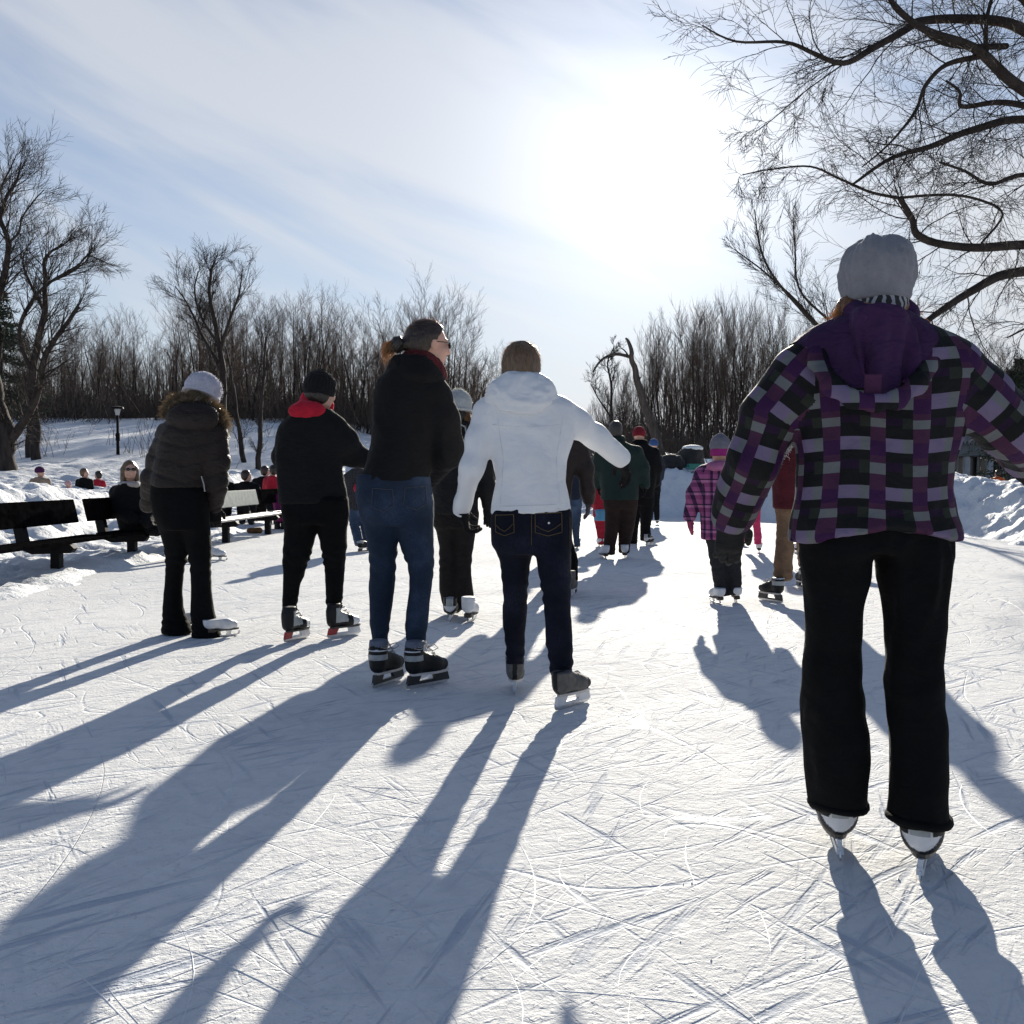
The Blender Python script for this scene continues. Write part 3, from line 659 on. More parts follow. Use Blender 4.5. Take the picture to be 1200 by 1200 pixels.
class Loft:
    """stack of elliptical slices along z: rows (z, cx, cy, rx, ry)"""
    def __init__(s, rows, p=2.2, yaw=0.0):
        rows = sorted(rows, key=lambda q: q[0]); s.R = A3(rows); s.p = p; s.yaw = yaw
        m = max(s.R[:, 3].max(), s.R[:, 4].max())
        s.lo = A3([(s.R[:, 1]-m).min(), (s.R[:, 2]-m).min(), s.R[0, 0]]); s.hi = A3([(s.R[:, 1]+m).max(), (s.R[:, 2]+m).max(), s.R[-1, 0]])
        # smooth the profile
        zz = np.linspace(s.R[0, 0], s.R[-1, 0], 160); T = np.stack([np.interp(zz, s.R[:, 0], s.R[:, i]) for i in range(5)], 1)
        k = np.hanning(15); k /= k.sum()
        for i in range(1, 5):
            q = np.pad(T[:, i], 7, mode='edge'); T[:, i] = np.convolve(q, k, 'valid')
        s.T = T
    def d(s, x, y, z):
        T = s.T; cx = np.interp(z, T[:, 0], T[:, 1]); cy = np.interp(z, T[:, 0], T[:, 2]); rx = np.interp(z, T[:, 0], T[:, 3]); ry = np.interp(z, T[:, 0], T[:, 4])
        dx, dy = x-cx, y-cy
        if s.yaw: c, sn = math.cos(s.yaw), math.sin(s.yaw); dx, dy = dx*c+dy*sn, -dx*sn+dy*c
        k = (np.abs(dx/rx)**s.p+np.abs(dy/ry)**s.p)**(1/s.p)
        d = (k-1)*np.minimum(rx, ry)
        dz = np.maximum(s.T[0, 0]-z, z-s.T[-1, 0])
        return np.maximum(d, dz+0*d)
class Field:
    def __init__(s, prims, vox, pad=.03, k=.03):
        """prims: list of (prim, k, op) ; op 'u' union, 's' subtract, 'i' intersect"""
        s.prims = [(q if len(q) == 3 else (q[0], q[1], 'u')) if isinstance(q, tuple) else (q, k, 'u') for q in prims]
        add = [q for q in s.prims if q[2] == 'u']
        lo = np.min([q[0].lo for q in add], 0)-pad; hi = np.max([q[0].hi for q in add], 0)+pad
        s.lo = lo; s.v = vox; n = np.ceil((hi-lo)/vox).astype(int)+1; s.n = n
        s.x = lo[0]+np.arange(n[0])*vox; s.y = lo[1]+np.arange(n[1])*vox; s.z = lo[2]+np.arange(n[2])*vox
        s.F = np.full(tuple(n), 1.0, np.float32)
        for q, kk, op in s.prims: s.apply(q, kk, op)
    def apply(s, q, k, op):
        m = k+2*s.v+.01
        i0 = np.clip(np.floor((q.lo-m-s.lo)/s.v).astype(int), 0, s.n); i1 = np.clip(np.ceil((q.hi+m-s.lo)/s.v).astype(int)+1, 0, s.n)
        if (i1 <= i0).any(): return
        sl = tuple(slice(a, b) for a, b in zip(i0, i1))
        d = q.d(s.x[sl[0]][:, None, None], s.y[sl[1]][None, :, None], s.z[sl[2]][None, None, :]).astype(np.float32); f = s.F[sl]
        if op == 'u':
            if k > 0: h = np.maximum(k-np.abs(f-d), 0)/k; s.F[sl] = np.minimum(f, d)-h*h*k*.25
            else: s.F[sl] = np.minimum(f, d)
        elif op == 's':
            d = -d; h = np.maximum(k-np.abs(f-d), 0)/max(k, 1e-6); s.F[sl] = np.maximum(f, d)+h*h*k*.25
    def cut(s, fn):
        """keep only where fn(x,y,z) <= 0"""
        s.F = np.maximum(s.F, fn(s.x[:, None, None], s.y[None, :, None], s.z[None, None, :]).astype(np.float32)); return s
    def net(s, smooth=1):
        F = s.F; F[0] = F[-1] = 1; F[:, 0] = F[:, -1] = 1; F[:, :, 0] = F[:, :, -1] = 1
        ins = F < 0; n = np.array(F.shape)
        c = np.zeros(tuple(n-1), np.int8)
        for a in (0, 1):
            for b in (0, 1):
                for e in (0, 1): c += ins[a:n[0]-1+a, b:n[1]-1+b, e:n[2]-1+e]
        act = np.argwhere((c > 0) & (c < 8)); idx = -np.ones(tuple(n-1), np.int64); idx[act[:, 0], act[:, 1], act[:, 2]] = np.arange(len(act))
        acc = np.zeros((len(act), 3)); cnt = np.zeros(len(act))
        corner = {}
        for a in (0, 1):
            for b in (0, 1):
                for e in (0, 1): corner[(a, b, e)] = F[act[:, 0]+a, act[:, 1]+b, act[:, 2]+e]
        for ax in range(3):
            for u in (0, 1):
                for w_ in (0, 1):
                    p0 = [0, 0, 0]; p0[(ax+1) % 3] = u; p0[(ax+2) % 3] = w_; p1 = list(p0); p1[ax] = 1
                    f0 = corner[tuple(p0)]; f1 = corner[tuple(p1)]; m = (f0 < 0) != (f1 < 0)
                    t = np.where(m, f0/(f0-f1+1e-12), 0); pos = np.array(p0, float)[None, :].repeat(len(act), 0); pos[:, ax] = t
                    acc += pos*m[:, None]; cnt += m
        V = s.lo+(act+acc/np.maximum(cnt, 1)[:, None])*s.v
        Q = []
        for ax in range(3):
            u, w_ = (ax+1) % 3, (ax+2) % 3
            sl0 = [slice(None)]*3; sl1 = [slice(None)]*3; sl0[ax] = slice(0, -1); sl1[ax] = slice(1, None)
            f0 = ins[tuple(sl0)]; f1 = ins[tuple(sl1)]; e = np.argwhere(f0 != f1); 
            e = e[(e[:, u] > 0) & (e[:, w_] > 0) & (e[:, u] < n[u]-1) & (e[:, w_] < n[w_]-1)]
            du = np.zeros(3, int); du[u] = 1; dw = np.zeros(3, int); dw[w_] = 1
            g = [idx[tuple((e-o_).T)] for o_ in (du+dw, dw, 0*du, du)]
            q = np.stack(g, 1); pos = f0[tuple(e.T)]
            q[~pos] = q[~pos][:, ::-1]; Q.append(q)
        Q = np.concatenate(Q); Q = Q[(Q >= 0).all(1)]
        for _ in range(smooth):
            A = np.zeros_like(V); C = np.zeros(len(V))
            for a, b in ((0, 1), (1, 2), (2, 3), (3, 0)):
                np.add.at(A, Q[:, a], V[Q[:, b]]); np.add.at(A, Q[:, b], V[Q[:, a]]); np.add.at(C, Q[:, a], 1); np.add.at(C, Q[:, b], 1)
            V = V*.45+.55*A/np.maximum(C, 1)[:, None]
        return V, Q
def vnormals(V, Q):
    n = np.cross(V[Q[:, 2]]-V[Q[:, 0]], V[Q[:, 3]]-V[Q[:, 1]]); A = np.zeros_like(V)
    for i in range(4): np.add.at(A, Q[:, i], n)
    return A/(np.linalg.norm(A, axis=1)[:, None]+1e-12)
def sdf_obj(name, prims, mat, parent=None, vox=.012, k=.03, cuts=(), disp=None, smooth=1, pad=.03, want=False):
    fl = Field(prims, vox, pad, k)
    for c in cuts: fl.cut(c)
    V, Q = fl.net(smooth)
    if disp is not None:
        Nn = vnormals(V, Q); V = V+Nn*disp(V, Nn)[:, None]
    o = link(name, mesh_np(name, V, Q), mat, parent)
    return (o, V, Q) if want else o
def folds(amp=.006, sc=(7, 7, 3.5), seed=0, rot=0.0, fine=.3):
    def f(V, Nn):
        q = V.copy()
        if rot: c, s = math.cos(rot), math.sin(rot); q[:, 0], q[:, 2] = V[:, 0]*c-V[:, 2]*s, V[:, 0]*s+V[:, 2]*c
        a = q*np.array(sc); w_ = vnoise(a*.5, seed+9)[:, None]*1.1
        r = 1-np.abs(vnoise(a+w_, seed))*1.9
        a2 = a*np.array([1.9, 1.9, 2.6])+w_*1.4; r2 = 1-np.abs(vnoise(a2, seed+21))*2.2; ms = .5+.5*vnoise(a*.7, seed+31)
        return amp*(r*.8-.3)+amp*.45*np.clip(r2, -.3, 1)*ms+amp*fine*vnoise(a*3.1+w_, seed+3)
    return f
def fsum(*fs): return lambda V, Nn: sum(f(V, Nn) for f in fs)
def zfold(regs, seed=0):
    """horizontal compression folds (behind knees, above cuffs): regs = [(z, height, amp, nfolds, cxmin, cxmax)]"""
    def f(V, Nn):
        o = 0
        for z0, hh_, amp, nf, x0, x1 in regs:
            t = (V[:, 2]-z0)/hh_; w_ = np.exp(-(t*2)**2)*((V[:, 0] > x0) & (V[:, 0] < x1))
            ph = vnoise(V*np.array([11, 11, 5]), seed)*4.5; w_ = w_*(.55+.6*vnoise(V*np.array([8, 8, 8]), seed+4))
            o = o+amp*w_*np.sin(t*nf*3.1416+ph+(V[:, 0]-x0)*12)
        return o
    return f

# ---------------------------------------------------------------- body pieces
def frame(yaw, pitch=0, roll=0):
    """rows: right, forward, up ; yaw 0 faces +Y (away from the camera), + turns right"""
    f = A3([math.sin(yaw)*math.cos(pitch), math.cos(yaw)*math.cos(pitch), math.sin(pitch)]); r_ = A3([math.cos(yaw), -math.sin(yaw), 0]); u = np.cross(r_, f)
    r2 = r_*math.cos(roll)-u*math.sin(roll); u2 = r_*math.sin(roll)+u*math.cos(roll)
    return np.stack([r2, f, u2])
def head_prims(c, M, s=1.0, face=True):
    """c = head centre, M rows = right/forward/up; adult head about 0.23 high"""
    def at(x, y, z): return c+(M[0]*x+M[1]*y+M[2]*z)*s
    p = [(Ell(at(0, -.012, .028), A3([.074, .094, .084])*s, M), .02), (Ell(at(0, .022, -.035), A3([.058, .068, .075])*s, M), .035),
         (Cone(at(-.035, .035, -.07), at(.035, .035, -.07), .026*s, .026*s), .03), (Cone(at(0, .062, -.086), at(0, .058, -.08), .020*s, .020*s), .025)]
    if face:
        p += [(Cone(at(0, .086, .012), at(0, .106, -.028), .009*s, .013*s), .012), (Cone(at(-.012, .094, -.034), at(.012, .094, -.034), .008*s, .008*s), .006),
              (Cone(at(-.035, .078, .022), at(.035, .078, .022), .012*s, .012*s), .015), (Ell(at(-.031, .090, .004), A3([.017, .012, .012])*s, M), .008, 's'), (Ell(at(.031, .090, .004), A3([.017, .012, .012])*s, M), .008, 's'),
              (Ell(at(-.031, .078, .003), A3([.0125]*3)*s, M), .002), (Ell(at(.031, .078, .003), A3([.0125]*3)*s, M), .002),
              (Cone(at(-.018, .085, -.054), at(.018, .085, -.054), .0075*s, .0075*s), .006), (Cone(at(-.015, .083, -.065), at(.015, .083, -.065), .008*s, .008*s), .006),
              (Ell(at(0, .092, -.0595), A3([.020, .010, .0016])*s, M), .002, 's'),
              (Ell(at(-.048, .06, -.03), A3([.022, .024, .026])*s, M), .02), (Ell(at(.048, .06, -.03), A3([.022, .024, .026])*s, M), .02)]
        for sx in (-1, 1):
            p += [(Ell(at(sx*.079, -.002, -.004), A3([.010, .019, .031])*s, M), .008), (Ell(at(sx*.089, .004, -.002), A3([.005, .011, .018])*s, M), .005, 's')]
    return p
def hand_prims(w_, d, pn, side, s=1.0, curl=.5, fat=1.0, mitten=False):
    """w_: wrist, d: direction, pn: palm normal (palm faces this way), side: +1 thumb toward cross(d,pn)"""
    d = A3(d)/np.linalg.norm(d); pn = A3(pn)-d*np.dot(A3(pn), d); pn /= np.linalg.norm(pn); t = np.cross(d, pn)*side
    def at(a, b, c): return w_+(d*a+t*b+pn*c)*s
    p = [(Cone(at(-.02, 0, 0), at(.02, 0, 0), .026*s*fat, .027*s*fat, pn, .75), .02), (Cone(at(.03, .018, 0), at(.085, .02, .002), .022*s*fat, .021*s*fat, pn, .6), .015), (Cone(at(.03, -.018, 0), at(.082, -.02, .002), .021*s*fat, .019*s*fat, pn, .6), .02)]
    fr = .0088*s*(fat**1.6)
    if mitten:
        p += [(Cone(at(.07, .0, .0), at(.15, .0, .03*curl), .036*s, .026*s, pn, .6), .03)]
    else:
        for i, (b, ln) in enumerate(((.032, .070), (.011, .080), (-.011, .074), (-.032, .058))):
            p0 = at(.088-abs(i-1.2)*.004, b, 0); a = curl*.8*(1+.12*i); q = p0; dd = d
            for sg in (.45, .32, .25):
                dd = d*math.cos(a)+pn*math.sin(a); q2 = q+dd*ln*sg*s; p.append((Cone(q, q2, fr*(1.05 if sg > .4 else .97), fr*.93), .004 if sg > .4 else .003)); q = q2; a += curl*.75
    q0 = at(.015, .028, .006); q1 = at(.055, .060, .018+.012*curl); q2 = at(.088, .066, .032+.02*curl)
    p += [(Cone(q0, q1, .014*s*fat, .0115*s*fat**1.4), .012), (Cone(q1, q2, .0112*s*fat**1.4, .009*s*fat**1.4), .004)]
    return p
# ---------------------------------------------------------------- materials of people
M_SKIN = None
def skin(name, col):
    m, nt, b = new_mat(name); tc = N(nt, 'ShaderNodeTexCoord'); n1 = N(nt, 'ShaderNodeTexNoise', i_Scale=30.0, i_Detail=4.0); L(nt, tc.outputs['Object'], n1.inputs['Vector'])
    L(nt, ramp(nt, n1.outputs[0], [(.3, tuple(c*.88 for c in col)), (.7, col)]), b.inputs['Base Color']); b.inputs['Roughness'].default_value = .5
    b.inputs['Subsurface Weight'].default_value = .15; b.inputs['Subsurface Radius'].default_value = (.012, .005, .003); b.inputs['Subsurface Scale'].default_value = 1
    return m
def hair_mat(name, c0, c1):
    m, nt, b = new_mat(name); tc = N(nt, 'ShaderNodeTexCoord'); mp = N(nt, 'ShaderNodeMapping'); mp.inputs['Scale'].default_value = (1, 1, .12); L(nt, tc.outputs['Object'], mp.inputs[0])
    n1 = N(nt, 'ShaderNodeTexNoise', i_Scale=160.0, i_Detail=3.0); L(nt, mp.outputs[0], n1.inputs['Vector']); L(nt, ramp(nt, n1.outputs[0], [(.3, c0), (.7, c1)]), b.inputs['Base Color'])
    b.inputs['Roughness'].default_value = .42; b.inputs['Specular IOR Level'].default_value = .5
    bp = N(nt, 'ShaderNodeBump', i_Strength=.8, i_Distance=.006); L(nt, n1.outputs[0], bp.inputs['Height']); L(nt, bp.outputs[0], b.inputs['Normal'])
    return m
def strand_mat(name, c):
    """single hairs let some light through"""
    m, nt, b = new_mat(name); tr = N(nt, 'ShaderNodeBsdfTranslucent'); tr.inputs[0].default_value = (*[min(1, q*1.6) for q in c], 1); mx_ = N(nt, 'ShaderNodeMixShader'); mx_.inputs[0].default_value = .55
    b.inputs['Base Color'].default_value = (*c, 1); b.inputs['Roughness'].default_value = .35
    L(nt, b.outputs[0], mx_.inputs[1]); L(nt, tr.outputs[0], mx_.inputs[2]); L(nt, mx_.outputs[0], nt.nodes['Material Output'].inputs['Surface']); return m
def knit(name, col, scale=70, col2=None, bump=.8):
    m, nt, b = new_mat(name); tc = N(nt, 'ShaderNodeTexCoord')
    n0 = N(nt, 'ShaderNodeTexNoise', i_Scale=22.0, i_Detail=6.0, i_Roughness=.7); L(nt, tc.outputs['Object'], n0.inputs['Vector'])
    L(nt, ramp(nt, n0.outputs[0], [(.3, tuple(c*.85 for c in col)), (.7, tuple(min(1, c*1.1) for c in col))]), b.inputs['Base Color'])
    vo = N(nt, 'ShaderNodeTexVoronoi', i_Scale=float(scale)); mp = N(nt, 'ShaderNodeMapping'); mp.inputs['Scale'].default_value = (1, 1, 1.6); L(nt, tc.outputs['Object'], mp.inputs[0]); L(nt, mp.outputs[0], vo.inputs['Vector'])
    bp = N(nt, 'ShaderNodeBump', i_Strength=bump*.6, i_Distance=.006); bp.invert = True; L(nt, vo.outputs['Distance'], bp.inputs['Height']); L(nt, bp.outputs[0], b.inputs['Normal'])
    b.inputs['Roughness'].default_value = .95; b.inputs['Specular IOR Level'].default_value = .1; b.inputs['Sheen Weight'].default_value = .35; b.inputs['Sheen Tint'].default_value = (*[min(1, c+.2) for c in col], 1)
    return m
def denim(name, col):
    m, nt, b = new_mat(name); tc = N(nt, 'ShaderNodeTexCoord')
    n1 = N(nt, 'ShaderNodeTexNoise', i_Scale=5.0, i_Detail=5.0); L(nt, tc.outputs['Object'], n1.inputs['Vector'])
    mp = N(nt, 'ShaderNodeMapping'); mp.inputs['Scale'].default_value = (1, 1, .2); L(nt, tc.outputs['Object'], mp.inputs[0]); n2 = N(nt, 'ShaderNodeTexNoise', i_Scale=420.0, i_Detail=1.0); L(nt, mp.outputs[0], n2.inputs['Vector'])
    f = math_n(nt, 'ADD', math_n(nt, 'MULTIPLY', n1.outputs[0], .65), math_n(nt, 'MULTIPLY', n2.outputs[0], .35))
    L(nt, ramp(nt, f, [(.34, tuple(c*.6 for c in col)), (.52, col), (.68, tuple(c*1.9+.01 for c in col))]), b.inputs['Base Color']); b.inputs['Roughness'].default_value = .85; b.inputs['Specular IOR Level'].default_value = .2
    n3 = N(nt, 'ShaderNodeTexNoise', i_Scale=18.0, i_Detail=4.0, i_Distortion=.7); L(nt, tc.outputs['Object'], n3.inputs['Vector'])
    b1 = N(nt, 'ShaderNodeBump', i_Strength=.35, i_Distance=.02); L(nt, n3.outputs[0], b1.inputs['Height']); b2 = N(nt, 'ShaderNodeBump', i_Strength=.3, i_Distance=.002); L(nt, n2.outputs[0], b2.inputs['Height']); L(nt, b1.outputs[0], b2.inputs['Normal']); L(nt, b2.outputs[0], b.inputs['Normal'])
    return m
MS_FAIR = skin('fair_skin', (.62, .36, .27)); MH_BROWN = hair_mat('brown_hair', (.014, .008, .005), (.045, .026, .016)); MH_DARK = hair_mat('dark_hair', (.008, .006, .005), (.03, .022, .018)); MH_BLOND = hair_mat('fair_hair', (.06, .035, .018), (.19, .115, .06)); MH_GREY = hair_mat('grey_hair', (.02, .016, .013), (.06, .05, .042))
MH_RED = hair_mat('auburn_hair', (.07, .028, .012), (.22, .10, .04)); MST_GOLD = strand_mat('golden_strands', (.42, .25, .12)); MST_BROWN = strand_mat('brown_strands', (.28, .14, .06))
M_BLACKC = cloth('black_fleece', (.0055, .0055, .0065), rough=.95, sheen=.04); M_BLACKS = cloth('black_softshell', (.007, .0065, .0075), rough=.75, bump=.3, sheen=.03); M_LEG = cloth('black_leggings', (.0045, .0045, .005), rough=.95, bump=.12, spec=.15)
M_GLOVE = cloth('black_glove_knit', (.006, .006, .007), rough=.95, bump=.3); M_STEEL = plain('blade_steel', (.55, .56, .58), .28, 1, .1, 40, .02); M_WHITEL = plain('white_skate_leather', (.62, .63, .66), .45, 0, .08, 30, .08)
M_BLKL = plain('black_skate_leather', (.006, .006, .007), .55, 0, .3, 30, .15, spec=.3); M_GRYL = plain('grey_skate_suede', (.10, .095, .09), .8, 0, .3, 40, .2); M_SOLE = plain('pale_sole_edge', (.55, .52, .50), .5); M_BLKP = plain('black_plastic', (.02, .02, .022), .35); M_WHTP = plain('white_plastic', (.6, .62, .66), .35); M_REDP = plain('red_plastic', (.35, .02, .025), .4); M_LACE = cloth('pale_lace', (.5, .48, .47), rough=.9)
M_SILV = plain('silver_skate_panel', (.30, .32, .33), .45, 0, .15, 30, .1); M_HEELBLK = plain('dark_heel', (.035, .025, .02), .5)

class W_:    # pixel helper bound to one person's distance
    def __init__(s, D): s.D = D
    def p(s, px, py, dd=0.0): return P(px, py, s.D+dd)
    def r(s, w, dd=0.0): return w*(s.D+dd)/1200.0
def loft_px(D, rows, depth, cy=0.0, p=2.2, yaw=0.0, top=None):
    """rows: (py, xl, xr[, ddepth[, depth]]) -> Loft of slices"""
    out = []
    for q in rows:
        py, xl, xr = q[:3]; dd = q[3] if len(q) > 3 else cy; dp = q[4] if len(q) > 4 else depth
        c = P((xl+xr)/2, py, D+dd); rx = (xr-xl)/2*(D+dd)/1200
        out.append((c[2], c[0], c[1], max(rx, .01), dp if dp > 0 else rx*-dp))
    return Loft(out, p, yaw)
def hemcut(z0, a=0, cx=0, b=0):
    """keep above z0 (+ slope a in x, + b*(x-cx)^2)"""
    return lambda x, y, z: (z0+a*(x-cx)+b*(x-cx)**2)-z+0*y
def topcut(z0): return lambda x, y, z: z-z0+0*x+0*y
def tube_obj(name, segs, mat, parent, n=5):
    if not segs: return None
    T = Tubes()
    for pts, rads in segs: T.add(pts, rads if not np.isscalar(rads) else [rads]*len(pts), n)
    return link(name, T.mesh(name), mat, parent)

# ---------------------------------------------------------------- skates (all in world metres)
def skate(parent, pos, yaw, style, tilt=0.0, heelup=0.0, s=1.0, vox=.006, roll=0.0, shaft=.17, label=None):
    """pos: where the heel of the blade touches the ice"""
    M = frame(yaw, tilt, roll); c = A3(pos)+M[1]*.12*s
    def at(x, y, z): return c+(M[0]*x+M[1]*y+M[2]*z)*s
    bh = {'figure': .058, 'hockey_white': .058}.get(style, .075)      # underside of the sole above the ice
    mats = {'hockey_black': (M_BLKL, M_BLKP, M_SOLE), 'hockey_grey': (M_GRYL, M_WHTP, M_SOLE), 'soft_silver': (M_BLKL, M_WHTP, M_BLKP), 'figure': (M_WHITEL, M_STEEL, M_HEELBLK), 'hockey_white': (M_WHITEL, M_WHTP, M_BLKP)}[style]
    heel, toe = -.105, .165
    hl = .035 if style == 'figure' else .006
    pr = [(Cone(at(0, heel+.02, bh+.04+hl*.6), at(0, heel+.015, bh+.115), .038*s, .036*s), .03), (Cone(at(0, heel+.03, bh+.10), at(0, heel+.035, bh+shaft), .042*s, .049*s), .04),
          (Cone(at(0, heel+.03, bh+.045+hl*.4), at(0, .06, bh+.035), .037*s, .040*s), .03), (Cone(at(0, .05, bh+.036), at(-.0, toe-.045, bh+.034), .041*s, .034*s), .03), (Cone(at(0, -.02, bh+.085), at(0, .07, bh+.045), .034*s, .030*s), .03)]
    body = sdf_obj('skate', pr, mats[0], parent, vox*s, .03, [lambda x, y, z: -((x-c[0])*M[2][0]+(y-c[1])*M[2][1]+(z-c[2])*M[2][2])+(bh+.004)*s, lambda x, y, z: ((x-c[0])*M[2][0]+(y-c[1])*M[2][1]+(z-c[2])*M[2][2])-(bh+shaft)*s])
    if label: body['label'] = label
    # sole
    so_ = MB(); out = []
    for i in range(22):
        a = 2*math.pi*i/22; yy = .03+.137*math.cos(a); xx = math.sin(a)*(.040 if yy > .02 else .036)*(1-.25*max(0, math.cos(a)-.8)/.2); out.append((xx, yy))
    V = [at(x, y, bh-.006) for x, y in out]+[at(x*1.02, y*1.0, bh+.007) for x, y in out]; n = 22
    so_.add(V, [list(range(n))[::-1], list(range(n, 2*n))]+[[i, (i+1) % n, n+(i+1) % n, n+i] for i in range(n)])
    if style == 'figure':
        so_.box(at(0, heel+.035, bh-.0), (.058*s, .062*s, .034*s), M.T, .006)
    so_.build('sole', mats[2], body)
    # runner + holder as one profile in the (forward, up) plane
    def prof(name, poly, th, mat):
        b = MB(); b.prism([(u, w_) for u, w_ in poly], lambda u, w_, t: at(t, u, w_), None, th); return b.build(name, mat, body)
    if style == 'figure':
        blade = [(-.13, .010), (-.125, .0), (.13, .0), (.168, .010), (.178, .028), (.172, .040), (.160, .038), (.162, .026), (.150, .016), (.11, .014), (-.125, .014)]
        prof('blade', blade, .004*s, M_STEEL)
        for (u0, u1) in ((-.09, -.055), (.055, .10)): 
            prof('stanchion', [(u0, .013), (u0+.010, .030), (u0-.004, bh-.004), (u1+.010, bh-.004), (u1-.004, .030), (u1, .013)], .009*s, M_STEEL)
    else:
        prof('blade', [(-.135, .014), (-.125, .003), (-.09, .0), (.11, .0), (.15, .006), (.172, .022), (.165, .030), (-.13, .030)], .004*s, M_STEEL)
        for (u0, u1, v0, v1) in ((-.115, -.03, -.128, -.055), (.05, .15, .065, .165)):
            prof('holder', [(v0, .022), (u0, bh-.003), (u1, bh-.003), (v1, .022)], (.020 if style != 'hockey_white' else .011)*s, mats[1] if style != 'soft_silver' else (M_REDP if u0 < 0 else M_WHTP))
        prof('holder', [(-.128, .020), (-.124, .036), (.158, .036), (.165, .020)], .016*s, mats[1])
    # laces and panels
    sg = []
    for i in range(5):
        if .080+.020*i > shaft-.012: continue
        y_ = .075-.020*i; z_ = bh+.080+.020*i+(.0 if i < 3 else .006); x_ = .024
        sg.append(([at(-x_, y_-.008, z_-.008), at(0, y_+.010, z_+.004), at(x_, y_-.004, z_-.006)], .0028*s)); sg.append(([at(-x_, y_+.006, z_-.012), at(0, y_+.010, z_-.002), at(x_, y_-.012, z_-.002)], .0028*s))
    if style == 'hockey_black':
        zz = bh+shaft-.035; ring = [at(.050*math.sin(a), heel+.033+.050*math.cos(a), zz+.004*math.sin(3*a)) for a in np.linspace(0, 6.28, 18)]
        sg += [(ring, .003*s), ([q+M[2]*.011*s for q in ring], .003*s)]
        for sx in (-1, 1): sg.append(([at(sx*.02, .0, zz), at(sx*.045, .03, zz+.01), at(sx*.05, .05, zz-.01), at(sx*.03, .03, zz-.025), at(sx*.01, .0, zz)], .0028*s))
    tube_obj('lace', sg, M_LACE if style != 'soft_silver' else M_BLKP, body, 4)
    def panel(name, mat, fn, off=.002):
        me = body.data; co_ = np.empty(len(me.vertices)*3); me.vertices.foreach_get('co', co_); co_ = co_.reshape(-1, 3); no = np.empty(len(me.vertices)*3); me.vertices.foreach_get('normal', no); no = no.reshape(-1, 3)
        q = (co_-c)@M.T/s; sel = fn(q[:, 0], q[:, 1], q[:, 2]-bh)
        fv = np.array([list(p_.vertices) for p_ in me.polygons]); f = fv[sel[fv].all(1)]
        if len(f) < 3: return
        us = np.unique(f); rm = -np.ones(len(co_), int); rm[us] = np.arange(len(us))
        link(name, mesh_np(name, (co_+no*off*s)[us], rm[f]), mat, body)
    if style == 'hockey_black':
        panel('heel_patch', M_SILV, lambda x, y, z: (z > .075) & (z < .112) & (y < -.045)); panel('heel_patch', M_WHTP, lambda x, y, z: (z > .125) & (z < .137) & (y < -.07))
        panel('cuff_lining', plain('blue_grey_felt', (.12, .14, .19), .9), lambda x, y, z: (z > .150) & (y < -.02), .003)
    if style == 'hockey_grey':
        panel('heel_strip', M_BLKL, lambda x, y, z: (np.abs(x) < .014) & (y < -.05)); panel('toe_cap', M_BLKL, lambda x, y, z: (y > .10) & (z < .05))
    if style == 'soft_silver':
        panel('side_panel', M_SILV, lambda x, y, z: (np.abs(x) > .026) & (z > .035) & (z < .15) & (y > -.085) & (y < .03)); panel('toe_cap', M_WHTP, lambda x, y, z: (y > .07) & (z > .01))
    if style == 'hockey_white':
        panel('heel_band', M_BLKL, lambda x, y, z: (z < .020+18*x*x)); panel('ankle_strip', M_BLKL, lambda x, y, z: (np.abs(x) > .024) & (z > .058)); panel('cuff', M_SILV, lambda x, y, z: (np.abs(x) <= .024) & (z > .058) & (y < -.06))
    return body
def hat_obj(name, c, M, mat, parent, s=1.0, rx=.092, ry=.108, rz=.10, low=-.012, slouch=0.0, vox=.006, wob=.002, back=-.012, up=.045, brim=None, pom=None, tilt=.12, pleat=0, sag=0):
    def at(x, y, z): return c+(M[0]*x+M[1]*y+M[2]*z)*s
    pr = [(Ell(at(0, back, up), A3([rx, ry, rz])*s, M), .02), (Cone(at(0, back, low+.02), at(0, back, low+.055), (rx+.001)*s, (rx+.001)*s, M[1], ry/rx), .03)]
    if slouch: pr.append((Ell(at(sag, back-slouch*.6, up+.035+slouch*.2), A3([rx*.97, ry*.85, rz*.8])*s, M), .06))
    if pom: pr.append((Ell(at(0, back-.01, up+rz+.012), A3([pom]*3)*s, M), .025))
    cc = at(0, back, low); nn = M[2]*math.cos(tilt)-M[1]*math.sin(-tilt)
    def cutf(x, y, z): return -((x-cc[0])*nn[0]+(y-cc[1])*nn[1]+(z-cc[2])*nn[2])
    def dsp(V, Nn):
        q = (V-c)@M.T/s; th = np.arctan2(q[:, 0], q[:, 1]-back); o = wob*vnoise(V*60, 3)+wob*.6*np.sin(th*26)*(q[:, 2] > low+.03)
        if pleat: o = o+pleat*np.cos(th*5)*np.clip((q[:, 2]-up-rz*.35)/(rz*.6), 0, 1)
        return o
    o = sdf_obj(name, pr, mat, parent, vox, .03, [cutf], dsp, 1)
    if brim:
        ring = []
        for a in np.linspace(0, 2*math.pi, 28): ring.append(at(0, back, low+.012)+(M[0]*math.cos(a)*(rx+.003)+M[1]*math.sin(a)*(ry+.003))*s+nn*0)
        tube_obj('hat_band', [(ring, .011*s)], brim, o, 8)
    return o
def strands(name, mat, parent, gen, n, r0=.0009, seed=1):
    """gen(rng) -> list of points for one lock"""
    r = np.random.default_rng(seed); T = Tubes()
    for i in range(n):
        pts = gen(r)
        if pts is None: continue
        m = len(pts); T.add(pts, [r0*(1-.7*k/(m-1)) for k in range(m)], 3)
    return link(name, T.mesh(name), mat, parent)

